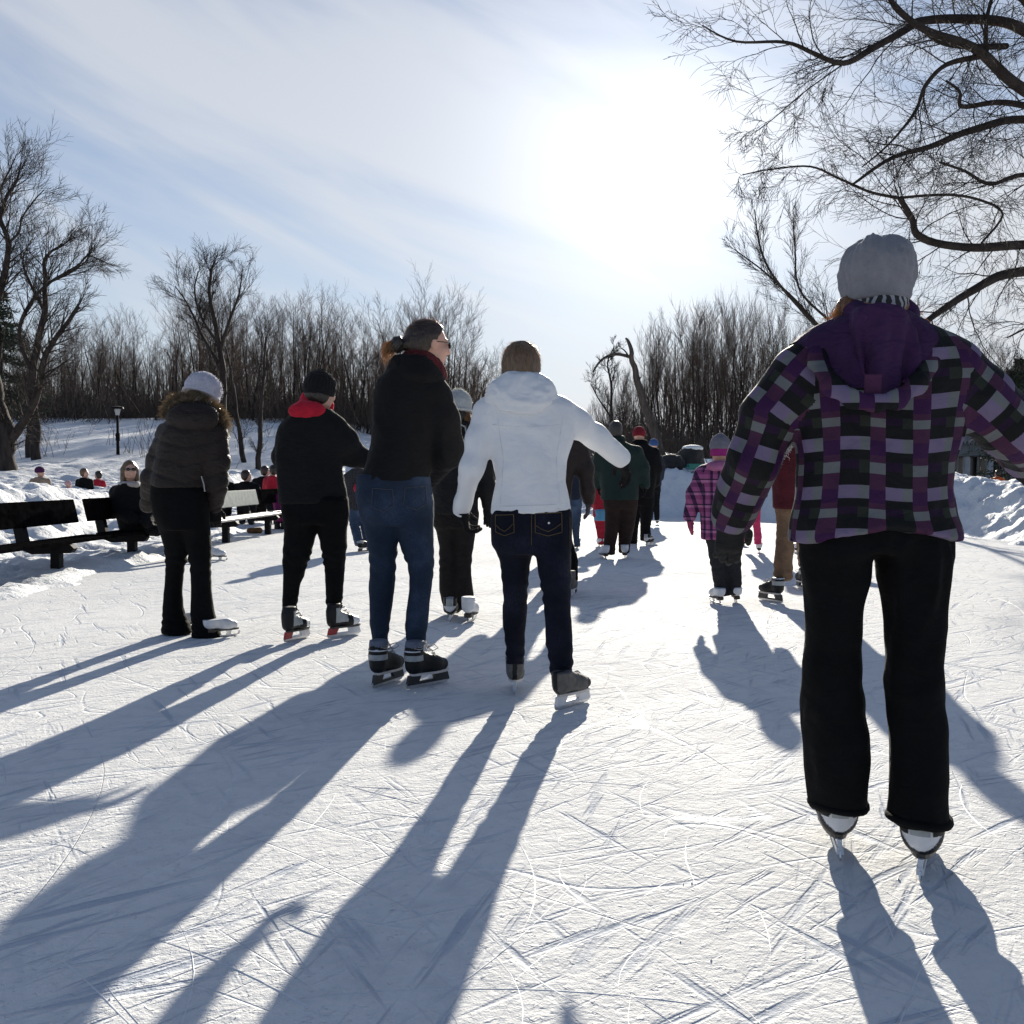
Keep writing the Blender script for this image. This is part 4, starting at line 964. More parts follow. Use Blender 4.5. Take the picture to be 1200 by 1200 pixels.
def hat_fuzz(p, mat, rx=.09, ry=.106, rz=.09, up=.045, back=-.012, n=500, r0=.0009, ln=.010, seed=3):
    """loose wool fibres that catch the low sun"""
    hc, HM, s = p['hc'], p['HM'], p['s']
    def g(r):
        a = r.uniform(0, 6.283); ph = r.uniform(.0, 1.9); e = A3([math.sin(a)*math.sin(ph)*rx, math.cos(a)*math.sin(ph)*ry+back, math.cos(ph)*rz+up])*s; q = hc+HM.T@e; d = nrm(q-hc); l_ = ln*r.uniform(.4, 1.3); k = rvec(r)*l_*.6; return [q, q+d*l_*.5+k, q+d*l_]
    return strands('wool_fuzz', mat, p['body'], g, n, r0, seed)
def lerp_dd(rows, dfoot, ptop=None):
    y0 = rows[0][0] if ptop is None else ptop; y1 = rows[-1][0]
    return [(q[0], q[1], q[2], (dfoot*(q[0]-y0)/(y1-y0)) if len(q) < 4 else q[3]) for q in rows]
def build_person(label, D, head, torso=None, legs=(), waist=None, arms=(), skates=(), group=None, top_mat=None, leg_mat=None, vox=.012, tdepth=.125, skin_m=None, yaw=0.0,
                 glove_mat=None, fold_amp=.006, seed=0, hem=None, torso_p=2.3, hair=None, leg_vox=None, extra_top=(), cat='person', leg_folds=None, hat=None, topdisp=None, hvox=None, ztrim=None, face=True, tdd=0.0, neck_r=.05, legdepth=1.06, wob=None, want_top=False, hem_tail=0, seated=None, mitten=False, leg_extra=(), legp=2.2, cuff_mat=None):
    """one skater: body (one continuous mesh) is the thing; garments, hair and skates are its children"""
    skin_m = skin_m or MS_FAIR; W = W_(D); s = head.get('s', 1.0)
    hc = W.p(*head['c'], head.get('dd', 0.0)); HM = frame(head.get('yaw', yaw), head.get('pitch', 0), head.get('roll', 0))
    pr = head_prims(hc, HM, s, face)
    trows = [q for q in torso] if torso else None
    tl = loft_px(D, trows, tdepth, tdd, torso_p, yaw) if trows else None
    zs = tl.T if tl is not None else None
    # inner body
    if tl is not None:
        T = tl.T; zt = T[-1, 0]; ctop = A3([T[-1, 1], T[-1, 2], zt]); pr.append((Cone(ctop-[0, 0, .02], hc-HM[2]*.05*s, neck_r*s*1.02, neck_r*s), .03))
        rows = [(T[i, 0], T[i, 1], T[i, 2], max(.03, T[i, 3]*(.70+.16*min(1, i/60))-.006), max(.03, T[i, 4]*(.62+.24*min(1, i/60))-.006)) for i in range(4, 160, 12)]
        pr.append((Loft(rows, 2.2, yaw), .04))
    arm_w = []
    for a in arms:
        pts = [W.p(q[0], q[1], q[2]) for q in a['j']]; rr = [W.r(q[3], q[2])/2 for q in a['j']]
        arm_w.append((pts, rr))
        for i in range(len(pts)-1): pr.append((Cone(pts[i], pts[i+1], max(.02*s, rr[i]*.72), max(.02*s, rr[i+1]*.68)), .03))
        hd = a.get('hand')
        if hd: d_ = A3(hd.get('d', pts[-1]-pts[-2])); pr += hand_prims(pts[-1]+nrm(d_)*.02*s, d_, hd.get('pn', (-1, 0, 0)), hd.get('side', 1), s*.97, hd.get('curl', .5), .93, mitten)
    lofts = []
    for lg in legs:
        rws = lerp_dd(lg['rows'], lg.get('dd', 0.0)+0.0)
        lf = loft_px(D, rws, -legdepth, 0, legp); lofts.append(lf)
        T = lf.T; idx = [18]+list(range(30, 160, 20))+[159]
        for i in range(len(idx)-1):
            a_, b_ = T[idx[i]], T[idx[i+1]]; ra_, rb_ = [max(.015, min(q_[3]*.7, .08*s)) for q_ in (a_, b_)]; ra_ = min(ra_, .03) if i == 0 else ra_; pr.append((Cone(a_[[1, 2, 0]], b_[[1, 2, 0]], ra_, rb_), .03))
    fl = Field(pr, hvox or vox, .03, .03); V, Q = fl.net(1)
    if legs: base = A3([np.mean([l.T[0, 1] for l in lofts]), np.mean([l.T[0, 2] for l in lofts]), 0])
    else: base = A3([hc[0], hc[1], gz(hc[0], hc[1])])
    body = link('person', mesh_np('person', V-base, Q), skin_m); body.location = Vector(base); tag(body, label, cat, group)
    out = {'body': body, 'W': W, 'hc': hc, 'HM': HM, 's': s, 'torso': tl, 'arms': arm_w, 'legs': lofts}
    # trousers
    if legs and leg_mat:
        lp = [(l, .035) for l in lofts]
        if waist: lp.append((loft_px(D, waist, tdepth*.92, tdd, 2.3, yaw), .03))
        lp += list(leg_extra)
        fz = []
        for l in lofts:
            T = l.T; zk = T[0, 0]+(T[-1, 0]-T[0, 0])*.52; fz.append((zk, .18*s, .0060*s, 5, T[80, 1]-.12, T[80, 1]+.12)); fz.append((T[0, 0]+.07*s, .15*s, .0060*s, 5, T[5, 1]-.12, T[5, 1]+.12))
        dsp = fsum(folds(fold_amp*1.0, (9, 9, 4.5), seed+5), zfold(leg_folds or fz, seed+2))
        o, Vl, Ql = sdf_obj('trousers', lp, leg_mat, body, leg_vox or vox, .03, (), dsp, 1, want=True); out['trousers'] = (o, Vl, Ql)
    # jacket
    if tl is not None and top_mat:
        tp = [(tl, .04)]
        for (pts, rr), a in zip(arm_w, arms):
            for i in range(len(pts)-1): tp.append((Cone(pts[i], pts[i+1], rr[i], rr[i+1]), a.get('k', .045)))
        tp += list(extra_top)
        cuts = list(hem) if hem else []
        dsp = fsum(folds(fold_amp, (7, 7, 4), seed), topdisp) if topdisp else folds(fold_amp, (7, 7, 4), seed)
        o, Vt, Qt = sdf_obj('jacket', tp, top_mat, body, vox, .04, cuts, dsp, 1, want=True); out['jacket'] = (o, Vt, Qt)
    # gloves
    for (pts, rr), a in zip(arm_w, arms):
        hd = a.get('hand')
        if hd and hd.get('glove', True):
            d_ = A3(hd.get('d', pts[-1]-pts[-2])); st = pts[-1]+nrm(d_)*.02*s
            hp = hand_prims(st, d_, hd.get('pn', (-1, 0, 0)), hd.get('side', 1), s, hd.get('curl', .5), 1.14, mitten or hd.get('mitten', False)) + [(Cone(st-nrm(d_)*.05*s, st+nrm(d_)*.01*s, .034*s, .031*s), .02)]
            g_ = sdf_obj('glove', hp, hd.get('mat') or glove_mat or M_GLOVE, body, .0045 if D < 9 else .007, .01, (), folds(.0015, (40, 40, 40), 3), 1)
            out.setdefault('gloves', []).append(g_)
    for sk in skates:
        g = G(sk[0], sk[1], sk[4] if len(sk) > 4 else .0); kw = sk[5] if len(sk) > 5 else {}
        skate(body, g, R(sk[2]), sk[3], s=s*kw.pop('s', 1.0), vox=.006 if D < 8 else .009, **kw)
    return out
def nrm(v): v = A3(v); return v/(np.linalg.norm(v)+1e-12)
# ================================================================ the nearest skater: plaid jacket
PL_U0 = .108; PL_V0 = .118
def plaid_mat(name, cu, cv, cols, body_scale=1.0):
    """plaid woven from column and row bands; UV in metres on the cloth"""
    m, nt, b = new_mat(name); uv = N(nt, 'ShaderNodeUVMap', uv_map='cloth'); sp = N(nt, 'ShaderNodeSeparateXYZ'); L(nt, uv.outputs[0], sp.inputs[0])
    u = math_n(nt, 'FRACT', math_n(nt, 'DIVIDE', sp.outputs[0], cu)); v = math_n(nt, 'FRACT', math_n(nt, 'DIVIDE', sp.outputs[1], cv))
    def const(fac, stops):
        o = ramp(nt, fac, stops); o.node.color_ramp.interpolation = 'CONSTANT'; return o
    wide = const(v, cols['wide']); wideb = const(v, cols['wide2']); nar = const(v, cols['narrow'])
    isn = math_n(nt, 'GREATER_THAN', u, .63); isb = math_n(nt, 'GREATER_THAN', u, .40)
    m1 = N(nt, 'ShaderNodeMix', data_type='RGBA'); L(nt, isb, m1.inputs[0]); L(nt, wide, m1.inputs[6]); L(nt, wideb, m1.inputs[7])
    m2 = N(nt, 'ShaderNodeMix', data_type='RGBA'); L(nt, isn, m2.inputs[0]); L(nt, m1.outputs[2], m2.inputs[6]); L(nt, nar, m2.inputs[7])
    tc = N(nt, 'ShaderNodeTexCoord'); n1 = N(nt, 'ShaderNodeTexNoise', i_Scale=12.0, i_Detail=5.0); L(nt, tc.outputs['Object'], n1.inputs['Vector'])
    mm = N(nt, 'ShaderNodeMix', data_type='RGBA', blend_type='MULTIPLY'); mm.inputs[0].default_value = 1; L(nt, m2.outputs[2], mm.inputs[6]); L(nt, ramp(nt, n1.outputs[0], [(.3, (.82, .82, .82)), (.7, (1, 1, 1))]), mm.inputs[7]); L(nt, mm.outputs[2], b.inputs['Base Color'])
    b.inputs['Roughness'].default_value = .7; b.inputs['Specular IOR Level'].default_value = .15
    n2 = N(nt, 'ShaderNodeTexNoise', i_Scale=500.0, i_Detail=1.0); L(nt, tc.outputs['Object'], n2.inputs['Vector']); n3 = N(nt, 'ShaderNodeTexNoise', i_Scale=11.0, i_Detail=5.0, i_Distortion=.9); L(nt, tc.outputs['Object'], n3.inputs['Vector'])
    b1 = N(nt, 'ShaderNodeBump', i_Strength=.45, i_Distance=.03); L(nt, n3.outputs[0], b1.inputs['Height']); b2 = N(nt, 'ShaderNodeBump', i_Strength=.15, i_Distance=.002); L(nt, n2.outputs[0], b2.inputs['Height']); L(nt, b1.outputs[0], b2.inputs['Normal']); L(nt, b2.outputs[0], b.inputs['Normal'])
    return m
LAV = (.165, .130, .215); GRY = (.145, .152, .158); BLK = (.008, .0085, .0095); DPU = (.018, .007, .026); PUR = (.042, .011, .055); PLU = (.062, .021, .052)
PLAID = plaid_mat('purple_plaid_shell', .101, .124, dict(
    wide=[(0, LAV), (.30, BLK), (.62, DPU), (.80, BLK)], wide2=[(0, GRY), (.30, BLK), (.55, (.022, .026, .020)), (.80, BLK)],
    narrow=[(0, PUR), (.22, PLU), (.55, GRY), (.76, PLU), (.90, PUR)]))
def cloth_uv(o, V, Q, fn):
    """per-corner cloth coordinates, chosen face by face so that seams stay crisp"""
    me = o.data; uvl = me.uv_layers.new(name='cloth'); nf = len(me.polygons)
    fv = np.empty(nf*4, np.int32); me.loops.foreach_get('vertex_index', fv); fv = fv.reshape(-1, 4)
    UV = fn(V, fv); uvl.data.foreach_set('uv', UV.astype(np.float32).ravel())
def arm_uv(V, pts):
    best = None; acc = 0
    for i in range(len(pts)-1):
        a, b_ = pts[i], pts[i+1]; L_ = np.linalg.norm(b_-a); d = (b_-a)/L_; q = V-a; t = np.clip(q@d, 0 if i else -1, L_ if i < len(pts)-2 else 9); off = q-t[:, None]*d; dist = np.linalg.norm(off, axis=1)
        s = nrm(np.cross(d, [0, 1, 0])); w = np.cross(s, d); ang = np.arctan2(off@s, -(off@w))
        u = ang*.078; v = -(acc+t)
        if best is None: best = [dist, u, v]
        else:
            m = dist < best[0]; best[0] = np.where(m, dist, best[0]); best[1] = np.where(m, u, best[1]); best[2] = np.where(m, v, best[2])
        acc += L_
    return best
D = 2.86
NEAR = build_person('woman nearest the camera in a purple plaid jacket, black trousers and grey knit hat', D,
    head=dict(c=(1024, 348), yaw=R(-8), pitch=R(-4), s=.98),
    torso=[(371, 992, 1058), (378, 972, 1076), (388, 950, 1100), (398, 934, 1122), (412, 924, 1138), (436, 920, 1142), (465, 922, 1136), (500, 930, 1126), (540, 935, 1113), (575, 934, 1112), (600, 931, 1116), (620, 928, 1123, 0, .145), (640, 926, 1126, 0, .152)],
    tdepth=.125, top_mat=PLAID, vox=.0075, hvox=.0085, leg_vox=.0075,
    arms=[dict(k=.022, j=[(938, 444, 0, 76), (903, 487, .02, 66), (885, 537, .04, 59), (858, 600, .16, 52)], hand=dict(d=(-.02, .25, -1), pn=(0, 1, .2), side=1, curl=.35, mitten=False)),
          dict(k=.022, j=[(1118, 442, 0, 76), (1149, 468, .0, 75), (1182, 500, .02, 72), (1245, 568, .2, 58)], hand=dict(d=(.3, .4, -1), pn=(0, 1, .2), side=-1, curl=.5))],
    legs=[dict(rows=[(608, 957, 1022), (645, 941, 1021), (700, 945, 1010), (760, 947, 1005), (790, 943, 1005), (830, 939, 1009), (880, 943, 1015), (928, 949, 1015), (946, 951, 1013)], dd=.03),
          dict(rows=[(608, 1028, 1096), (645, 1029, 1111), (700, 1037, 1107), (760, 1041, 1104), (790, 1041, 1104), (830, 1043, 1105), (880, 1046, 1108), (935, 1046, 1109), (963, 1043, 1110)], dd=-.10)],
    waist=[(603, 962, 1092), (614, 952, 1100), (632, 940, 1111), (645, 950, 1100)], leg_mat=M_LEG,
    skates=[(984, 1009, 11, 'hockey_white', 0, dict(s=1.1, shaft=.085)), (1078, 1034, 26, 'hockey_white', 0, dict(s=1.12, shaft=.085))], yaw=R(0), fold_amp=.010, seed=3, legdepth=1.2, leg_folds=[(.50, .22, .004, 4, .7, 1.02), (.50, .22, .004, 4, 1.02, 1.4)], glove_mat=cloth('black_mitten', (.012, .012, .013), rough=.8),
    hem=[lambda x, y, z: (.905+.045*np.exp(-((x-1.02)/.16)**2))-z+0*y])
def near_details():
    p = NEAR; body = p['body']; hc, HM, s = p['hc'], p['HM'], p['s']; o, V, Q = p['jacket']; armL, armR = p['arms'][0][0], p['arms'][1][0]; T = p['torso'].T
    def uvf(V, fv):
        C = V[fv].mean(1)
        def seg(pts, C):
            d = np.full(len(C), 9.)
            for i in range(len(pts)-1):
                a, b_ = pts[i], pts[i+1]; e = b_-a; t = np.clip(((C-a)@e)/(e@e), 0, 1); d = np.minimum(d, np.linalg.norm(C-a-t[:, None]*e, axis=1))
            return d
        cx = np.interp(C[:, 2], T[:, 0], T[:, 1]); rx = np.interp(C[:, 2], T[:, 0], T[:, 3]); cy = np.interp(C[:, 2], T[:, 0], T[:, 2])
        kb = np.sqrt(((C[:, 0]-cx)/rx)**2+((C[:, 1]-cy)/.125)**2)
        isL = (seg(armL, C) < .115) & (C[:, 0] < cx-rx*.80) & ((kb > 1.06) | (C[:, 2] > 1.34)); isR = (seg(armR, C) < .12) & (C[:, 0] > cx+rx*.80) & ((kb > 1.06) | (C[:, 2] > 1.34))
        UV = np.zeros((len(fv), 4, 2))
        VX = V[fv]; cyv = np.interp(VX[..., 2], T[:, 0], T[:, 2]); ang = np.arctan2(VX[..., 0]-T[0, 1], -(VX[..., 1]-cyv)*1.45)
        UV[..., 0] = ang*.165+.018; UV[..., 1] = VX[..., 2]-.905+.006*np.sin(VX[..., 0]*19)+.004*np.sin(VX[..., 2]*31)
        bl = arm_uv(V, armL); br = arm_uv(V, armR)
        for m, bb, off in ((isL, bl, .02), (isR, br, .05)):
            f = fv[m]; uu = bb[1][f]; mean = uu.mean(1, keepdims=True); per = 2*math.pi*.078; uu = np.where(uu-mean > per/2, uu-per, np.where(uu-mean < -per/2, uu+per, uu)); UV[m, :, 0] = uu+off; UV[m, :, 1] = bb[2][f]
        # the back seam at +-pi of the torso lies on the front, out of trouble
        return UV
    cloth_uv(o, V, Q, uvf)
    # purple yoke: the shell between the shoulders and the neck, laid just over the plaid
    M_PUR = cloth('purple_lining', (.036, .011, .052), var=.2, rough=.85, bump=.35, sheen=.05)
    fv = Q; Nn = vnormals(V, Q)
    yk = P(1022, 470, D)[2]; zt = V[:, 2]
    half = np.interp(zt, [yk, P(0, 432, D)[2], P(0, 402, D)[2], P(0, 384, D)[2], 2], [.02, .14, .185, .165, .15]); xc = P(1022, 430, D-.12)[0]
    sel = (np.abs(V[:, 0]-xc) < half) & (zt > yk+.02); f = fv[sel[fv].all(1)]; us = np.unique(f); rm = -np.ones(len(V), int); rm[us] = np.arange(len(us)); link('yoke', mesh_np('yoke', (V+Nn*.004)[us], rm[f]), M_PUR, body)
    # hood hanging down the back: lining with deep folds inside a plaid rim
    Db = D-.15
    rim = [P(x, y, Db+dd) for x, y, dd in ((958, 392, .13), (958, 422, .05), (975, 452, -.03), (1000, 468, -.06), (1025, 473, -.07), (1052, 468, -.06), (1075, 450, -.03), (1094, 420, .05), (1097, 394, .13))]
    pr = [(Cone(rim[i], rim[i+1], .022+.003*math.sin(i*1.1+.4), .022+.003*math.sin(i*1.1+1.5), (0, 1, 0), .42), .012) for i in range(8)]
    hr, Vh, Qh = sdf_obj('hood', pr, PLAID, body, .006, .02, (), folds(.003, (12, 12, 12), 8), 1, want=True)
    def uvh(V, fv):
        VX = V[fv]; UV = np.zeros((len(fv), 4, 2)); UV[..., 0] = VX[..., 0]-P(1013, 470, Db)[0]; UV[..., 1] = (VX[..., 2]-P(0, 474, Db)[2])*.8; return UV
    cloth_uv(hr, Vh, Qh, uvh)
    rows = [(358, 1006, 1052), (366, 998, 1066), (385, 996, 1074), (410, 998, 1076), (440, 1000, 1076), (458, 1006, 1066), (468, 1014, 1050)]
    lf = loft_px(Db, rows, .045, .025, 2.6)
    def pleats(V, Nn):
        x = (V[:, 0]-P(1036, 400, Db)[0])/.09; z = (V[:, 2]-P(0, 350, Db)[2]); w = np.clip(-z*6, 0, 1)*(Nn[:, 1] < .2)
        return w*(.019*np.cos(x*4.6+z*1.5+.3)-.012+.012*np.cos(x*9.0-z*4+1.3))+.002*vnoise(V*18, 4)
    sdf_obj('hood_lining', [(lf, .03), (Cone(P(1004, 372, D-.03), P(1056, 372, D-.03), .05, .05), .05)], M_PUR, body, .006, .03, (), pleats, 1)
    tb_ = MB(); tb_.box(P(1023, 451, Db-.052), (.045, .006, .055), None, .002); tb_.build('hood_tab', cloth('plum_tab', (.06, .016, .05)), hr)
    # hat, patterned band, hair, collar
    hat_obj('knit_hat', hc+HM[2]*.005, HM, knit('grey_wool', (.22, .22, .24), 120, bump=.5), body, s, rx=.087, ry=.104, rz=.086, low=-.024, slouch=.04, vox=.0055, up=.040, wob=.003, pleat=.006, tilt=-.05, sag=.0)
    hat_fuzz(p, strand_mat('grey_fuzz', (.30, .30, .33)), rx=.088, ry=.104, rz=.088, up=.045, n=1100, r0=.0006, ln=.010)
    m, nt, b = new_mat('black_white_band'); tc = N(nt, 'ShaderNodeTexCoord'); wv = N(nt, 'ShaderNodeTexWave', i_Scale=16.0, i_Distortion=9.0, i_Detail=1.5); wv.inputs['Detail Scale'].default_value = 1.4; L(nt, tc.outputs['Object'], wv.inputs['Vector'])
    cr_ = ramp(nt, wv.outputs[0], [(0, (.02, .02, .022)), (.58, (.30, .30, .33))]); cr_.node.color_ramp.interpolation = 'CONSTANT'; L(nt, cr_, b.inputs['Base Color']); b.inputs['Roughness'].default_value = .9
    sdf_obj('hair', [(Ell(hc-HM[2]*.045-HM[1]*.03, (.078, .075, .06), HM), .02)], MH_RED, body, .007, .02, [lambda x, y, z: (z-hc[2])+0*x+0*y], folds(.003, (40, 40, 10), 2), 1)
    c = hc+HM[2]*-.058-HM[1]*.022
    sdf_obj('headband', [(Cone(c+HM[0]*.0+HM[2]*.022, c-HM[2]*.022-HM[1]*.004, .077, .066, HM[1], 1.18), .02)], m, body, .006, .02, [lambda x, y, z: -(z-(c[2]-.045))+0*x+0*y, lambda x, y, z: (z-(c[2]+.05))+0*x+0*y])
    # hair tufts left and right of the band
    for sx in (-1, 1):
        q0 = hc+HM[0]*sx*.080+HM[2]*-.030+HM[1]*-.01
        n_ = 'hair'
        h_ = sdf_obj(n_, [(Cone(q0, q0+HM[0]*sx*.010-HM[2]*.055, .030, .024), .02), (Cone(q0-HM[2]*.05, q0+HM[0]*sx*.012-HM[2]*.085, .022, .014), .02)], MH_RED, body, .006, .02, (), folds(.005, (30, 30, 60), 5), 1)
        def g(r, q0=q0, sx=sx):
            a = q0+rvec(r)*.026; v = A3([sx*r.uniform(.1, .8), r.uniform(-.3, .3), -1])*r.uniform(.05, .10); return [a, a+v*.4+rvec(r)*.006, a+v*.75+rvec(r)*.012, a+v+rvec(r)*.016+A3([sx*.012, 0, .008])]
        strands('hair_strands', MST_GOLD, h_, g, 300 if sx < 0 else 220, .0009, 4)
    # seams of the jacket: waist dart, hem stitching and rolled hem of the trousers
    for lg in p['legs']:
        t = lg.T; a = t[0]; zc = a[0]+.014
        ring = [A3([a[1]+a[3]*.99*math.cos(q), a[2]+a[4]*.99*math.sin(q), zc+.004*math.sin(q*2)]) for q in np.linspace(0, 2*math.pi, 26)]
        tube_obj('rolled_hem', [(ring, .011)], M_LEG, p['trousers'][0], 8)
near_details()
# ================================================================ the middle-distance skaters
MST_FAIR = strand_mat('fair_strands', (.42, .29, .16))
M_WJ = cloth('white_shell_jacket', (.74, .75, .77), var=.04, scale=5, rough=.5, bump=.14, weave=300, fold=9, spec=.4)
M_DEN = denim('mid_blue_denim', (.017, .029, .054)); M_DEND = denim('dark_indigo_denim', (.0055, .0065, .016)); M_REDF = cloth('red_fleece', (.50, .012, .035), rough=.9, sheen=.3)
# ---- woman in the white hooded jacket
D = 4.95
WHITE = build_person('woman in a white hooded jacket and dark jeans skating with both arms held out', D,
    head=dict(c=(611, 432), yaw=R(5), pitch=R(-10), s=.98),
    torso=[(452, 592, 630), (462, 572, 648), (474, 560, 668), (490, 560, 674), (515, 571, 672), (540, 577, 664), (565, 580, 662), (585, 577, 667), (603, 575, 669)], tdepth=.118, top_mat=M_WJ, vox=.0095, hvox=.009, leg_vox=.009,
    arms=[dict(j=[(571, 485, 0, 30), (562, 515, -.02, 28), (553, 548, -.03, 26), (541, 597, .14, 21)], hand=dict(d=(.25, .5, -1), pn=(1, 0, .1), side=-1, curl=.75)),
          dict(j=[(655, 480, 0, 32), (676, 496, .08, 30), (699, 513, .18, 26), (727, 536, .34, 24)], hand=dict(d=(.35, .45, -.8), pn=(-.6, 0, -1), side=1, curl=.45))],
    legs=[dict(rows=[(600, 578, 624), (640, 579, 625), (660, 586, 621), (700, 590, 618), (712, 589, 617), (735, 590, 616), (760, 592, 615), (778, 593, 614)], dd=.12),
          dict(rows=[(600, 623, 669), (640, 627, 669), (660, 629, 669), (700, 636, 668), (720, 638, 668), (755, 640, 671), (792, 646, 670)], dd=-.14)],
    waist=[(592, 580, 667), (615, 578, 669), (638, 579, 669), (648, 588, 662)], leg_mat=M_DEND,
    skates=[(603, 815, 2, 'hockey_grey', 0, dict(tilt=R(-8), s=.95, shaft=.13)), (652, 833, 40, 'hockey_grey', 0, dict(s=.93, shaft=.12))], fold_amp=.0065, seed=11, 
    hem=[hemcut(P(0, 601, D)[2], .035, P(622, 600, D)[0])])
def hood_down(p, mat, D, rim, drop, w, name='hood', amp=.003, thick=.035, dd=-.10, rows=None, vox=.008, k=.03, extra=()):
    """hood lying on the back: a soft bag of cloth, open towards the neck"""
    lf = loft_px(D, rows, thick, dd, 2.3)
    return sdf_obj(name, [(lf, k)]+list(extra), mat, p['body'], vox, .03, (), folds(amp, (10, 10, 8), 4), 1)
def white_details():
    p = WHITE; body, hc, HM, s = p['body'], p['hc'], p['HM'], p['s']
    # hood
    pr = [(Ell(P(612, 466, D-.115), (.135, .055, .085)), .03), (Ell(P(612, 447, D-.06), (.118, .085, .052)), .04), (Cone(P(582, 458, D-.07), P(575, 472, D-.05), .040, .03), .05), (Cone(P(640, 455, D-.07), P(650, 470, D-.05), .040, .03), .05)]
    sdf_obj('hood', pr, M_WJ, body, .008, .03, [lambda x, y, z: -.0+((z-P(0, 441, D)[2])*1.0+(y-D)*.15)+0*x], fsum(folds(.010, (8, 8, 15), 14), folds(.004, (22, 22, 22), 6)), 1)
    # hair: short bob with a side part
    def cutf(x, y, z): return ((y-hc[1])*1.0-(z-hc[2])*.25-.045)+0*x
    h_ = sdf_obj('hair', [(Ell(hc+HM[2]*.028-HM[1]*.016, (.090, .106, .100), HM), .02), (Ell(hc-HM[2]*.045-HM[1]*.030, (.084, .075, .075), HM), .05)], MH_BLOND, body, .006, .02, [cutf], folds(.004, (38, 38, 9), 6), 1)
    def g(r):
        a = r.uniform(-2.6, 2.6); ph = r.uniform(.05, 1.45); e = A3([math.sin(a)*math.sin(ph)*.090, -math.cos(a)*math.sin(ph)*.104-.016, math.cos(ph)*.1+.028]); q = hc+HM.T@(e*.985); nn = nrm(HM.T@A3([e[0], e[1]+.016, e[2]-.028])); d = A3([0, .15, -1])+rvec(r)*.2; d = nrm(d-nn*(d@nn)); l_ = r.uniform(.02, .055)
        if q[1] > hc[1]+.06: return None
        return [q, q+d*l_*.4+nn*.002, q+d*l_*.8-nn*.001*l_/.05, q+d*l_*1.2-nn*.004*l_/.05+nn*r.uniform(.0, .004)]
    strands('hair_strands', MST_FAIR, h_, g, 420, .0008, 3)
    # seams, pockets of the jeans
    o, V, Q = p['trousers']; Nn = vnormals(V, Q)
    M_THR = cloth('dark_pocket_denim', (.010, .012, .024)); M_STI = cloth('pocket_stitching', (.10, .07, .035), rough=.8)
    def surf(px, py, off=.003):
        q = P(px, py, D-.12); j = np.argmin((V[:, 0]-q[0])**2+(V[:, 2]-q[2])**2+np.where(Nn[:, 1] > -.1, 9, 0)); v = V[j].copy(); return A3([q[0], v[1], q[2]])+Nn[j]*off
    for (x0, x1, y0, y1) in ((581, 602, 604, 628), (627, 658, 602, 628)):
        xm = (x0+x1)/2; po = [(x0, y0), (x1, y0-1), (x1+.5, y1-4), (xm, y1), (x0+.5, y1-4)]
        cl = po+[po[0]]; seg = []
        for i in range(5):
            a, b_ = cl[i], cl[i+1]; seg.append(([surf(a[0]+(b_[0]-a[0])*t, a[1]+(b_[1]-a[1])*t, .004) for t in np.linspace(0, 1, 7)], .0022))
        seg.append(([surf(x0+1, y1-12+0, .004), surf(x0+(xm-x0)*.5, y1-8, .004), surf(xm, y1-5, .004), surf(xm+(x1-xm)*.5, y1-9, .004), surf(x1-1, y1-14, .004)], .0022))
        tube_obj('back_pocket', seg, M_STI, o, 4)
    seg = [([surf(623, 604+i*5, .003) for i in range(8)], .002), ([surf(668-.0*i, 606+i*9, .002) for i in range(5)], .0018)]
    tube_obj('seam', seg, M_STI, o, 4)
    st = MB()
    for q in ((643, 613), (655, 598)):
        c = surf(q[0], q[1], .006); st.tube([c, c+A3([0, -.004, 0])], [.006, .005], 8)
    st.build('rivet', M_STEEL, o)
    jo, JV, JQ = p['jacket']; JN = vnormals(JV, JQ)
    def js(px, py, off=.0005):
        q = P(px, py, D-.13); j = np.argmin((JV[:, 0]-q[0])**2+(JV[:, 2]-q[2])**2+np.where(JN[:, 1] > -.05, 9, 0)); return A3([q[0], JV[j][1], q[2]])+JN[j]*off
    sg = [([js(576+(668-576)*t, 594-3*t) for t in np.linspace(.03, .97, 24)], .0016)]
    for x0, x1, x2 in ((583, 590, 586), (660, 652, 657)): sg.append(([js(np.interp(t, [0, .5, 1], [x0, x1, x2]), 488+104*t) for t in np.linspace(0, 1, 22)], .0011))
    sg.append(([js(577+(657-577)*t, 497+3*math.sin(t*3.14)) for t in np.linspace(0, 1, 22)], .0011))
    tube_obj('seam', sg, cloth('white_piping', (.64, .66, .69)), jo, 4)
    # sleeve cuffs and hem band
    for pts, rr in p['arms']:
        d = nrm(pts[-1]-pts[-2]); sd_ = nrm(np.cross(d, [0, 1, .1])); u_ = np.cross(sd_, d); ring = [pts[-1]+d*.012+(sd_*math.cos(a)+u_*math.sin(a))*rr[-1]*.80 for a in np.linspace(0, 2*math.pi, 18)]
        tube_obj('cuff', [(ring, .008)], M_WJ, p['jacket'][0], 6)
white_details()

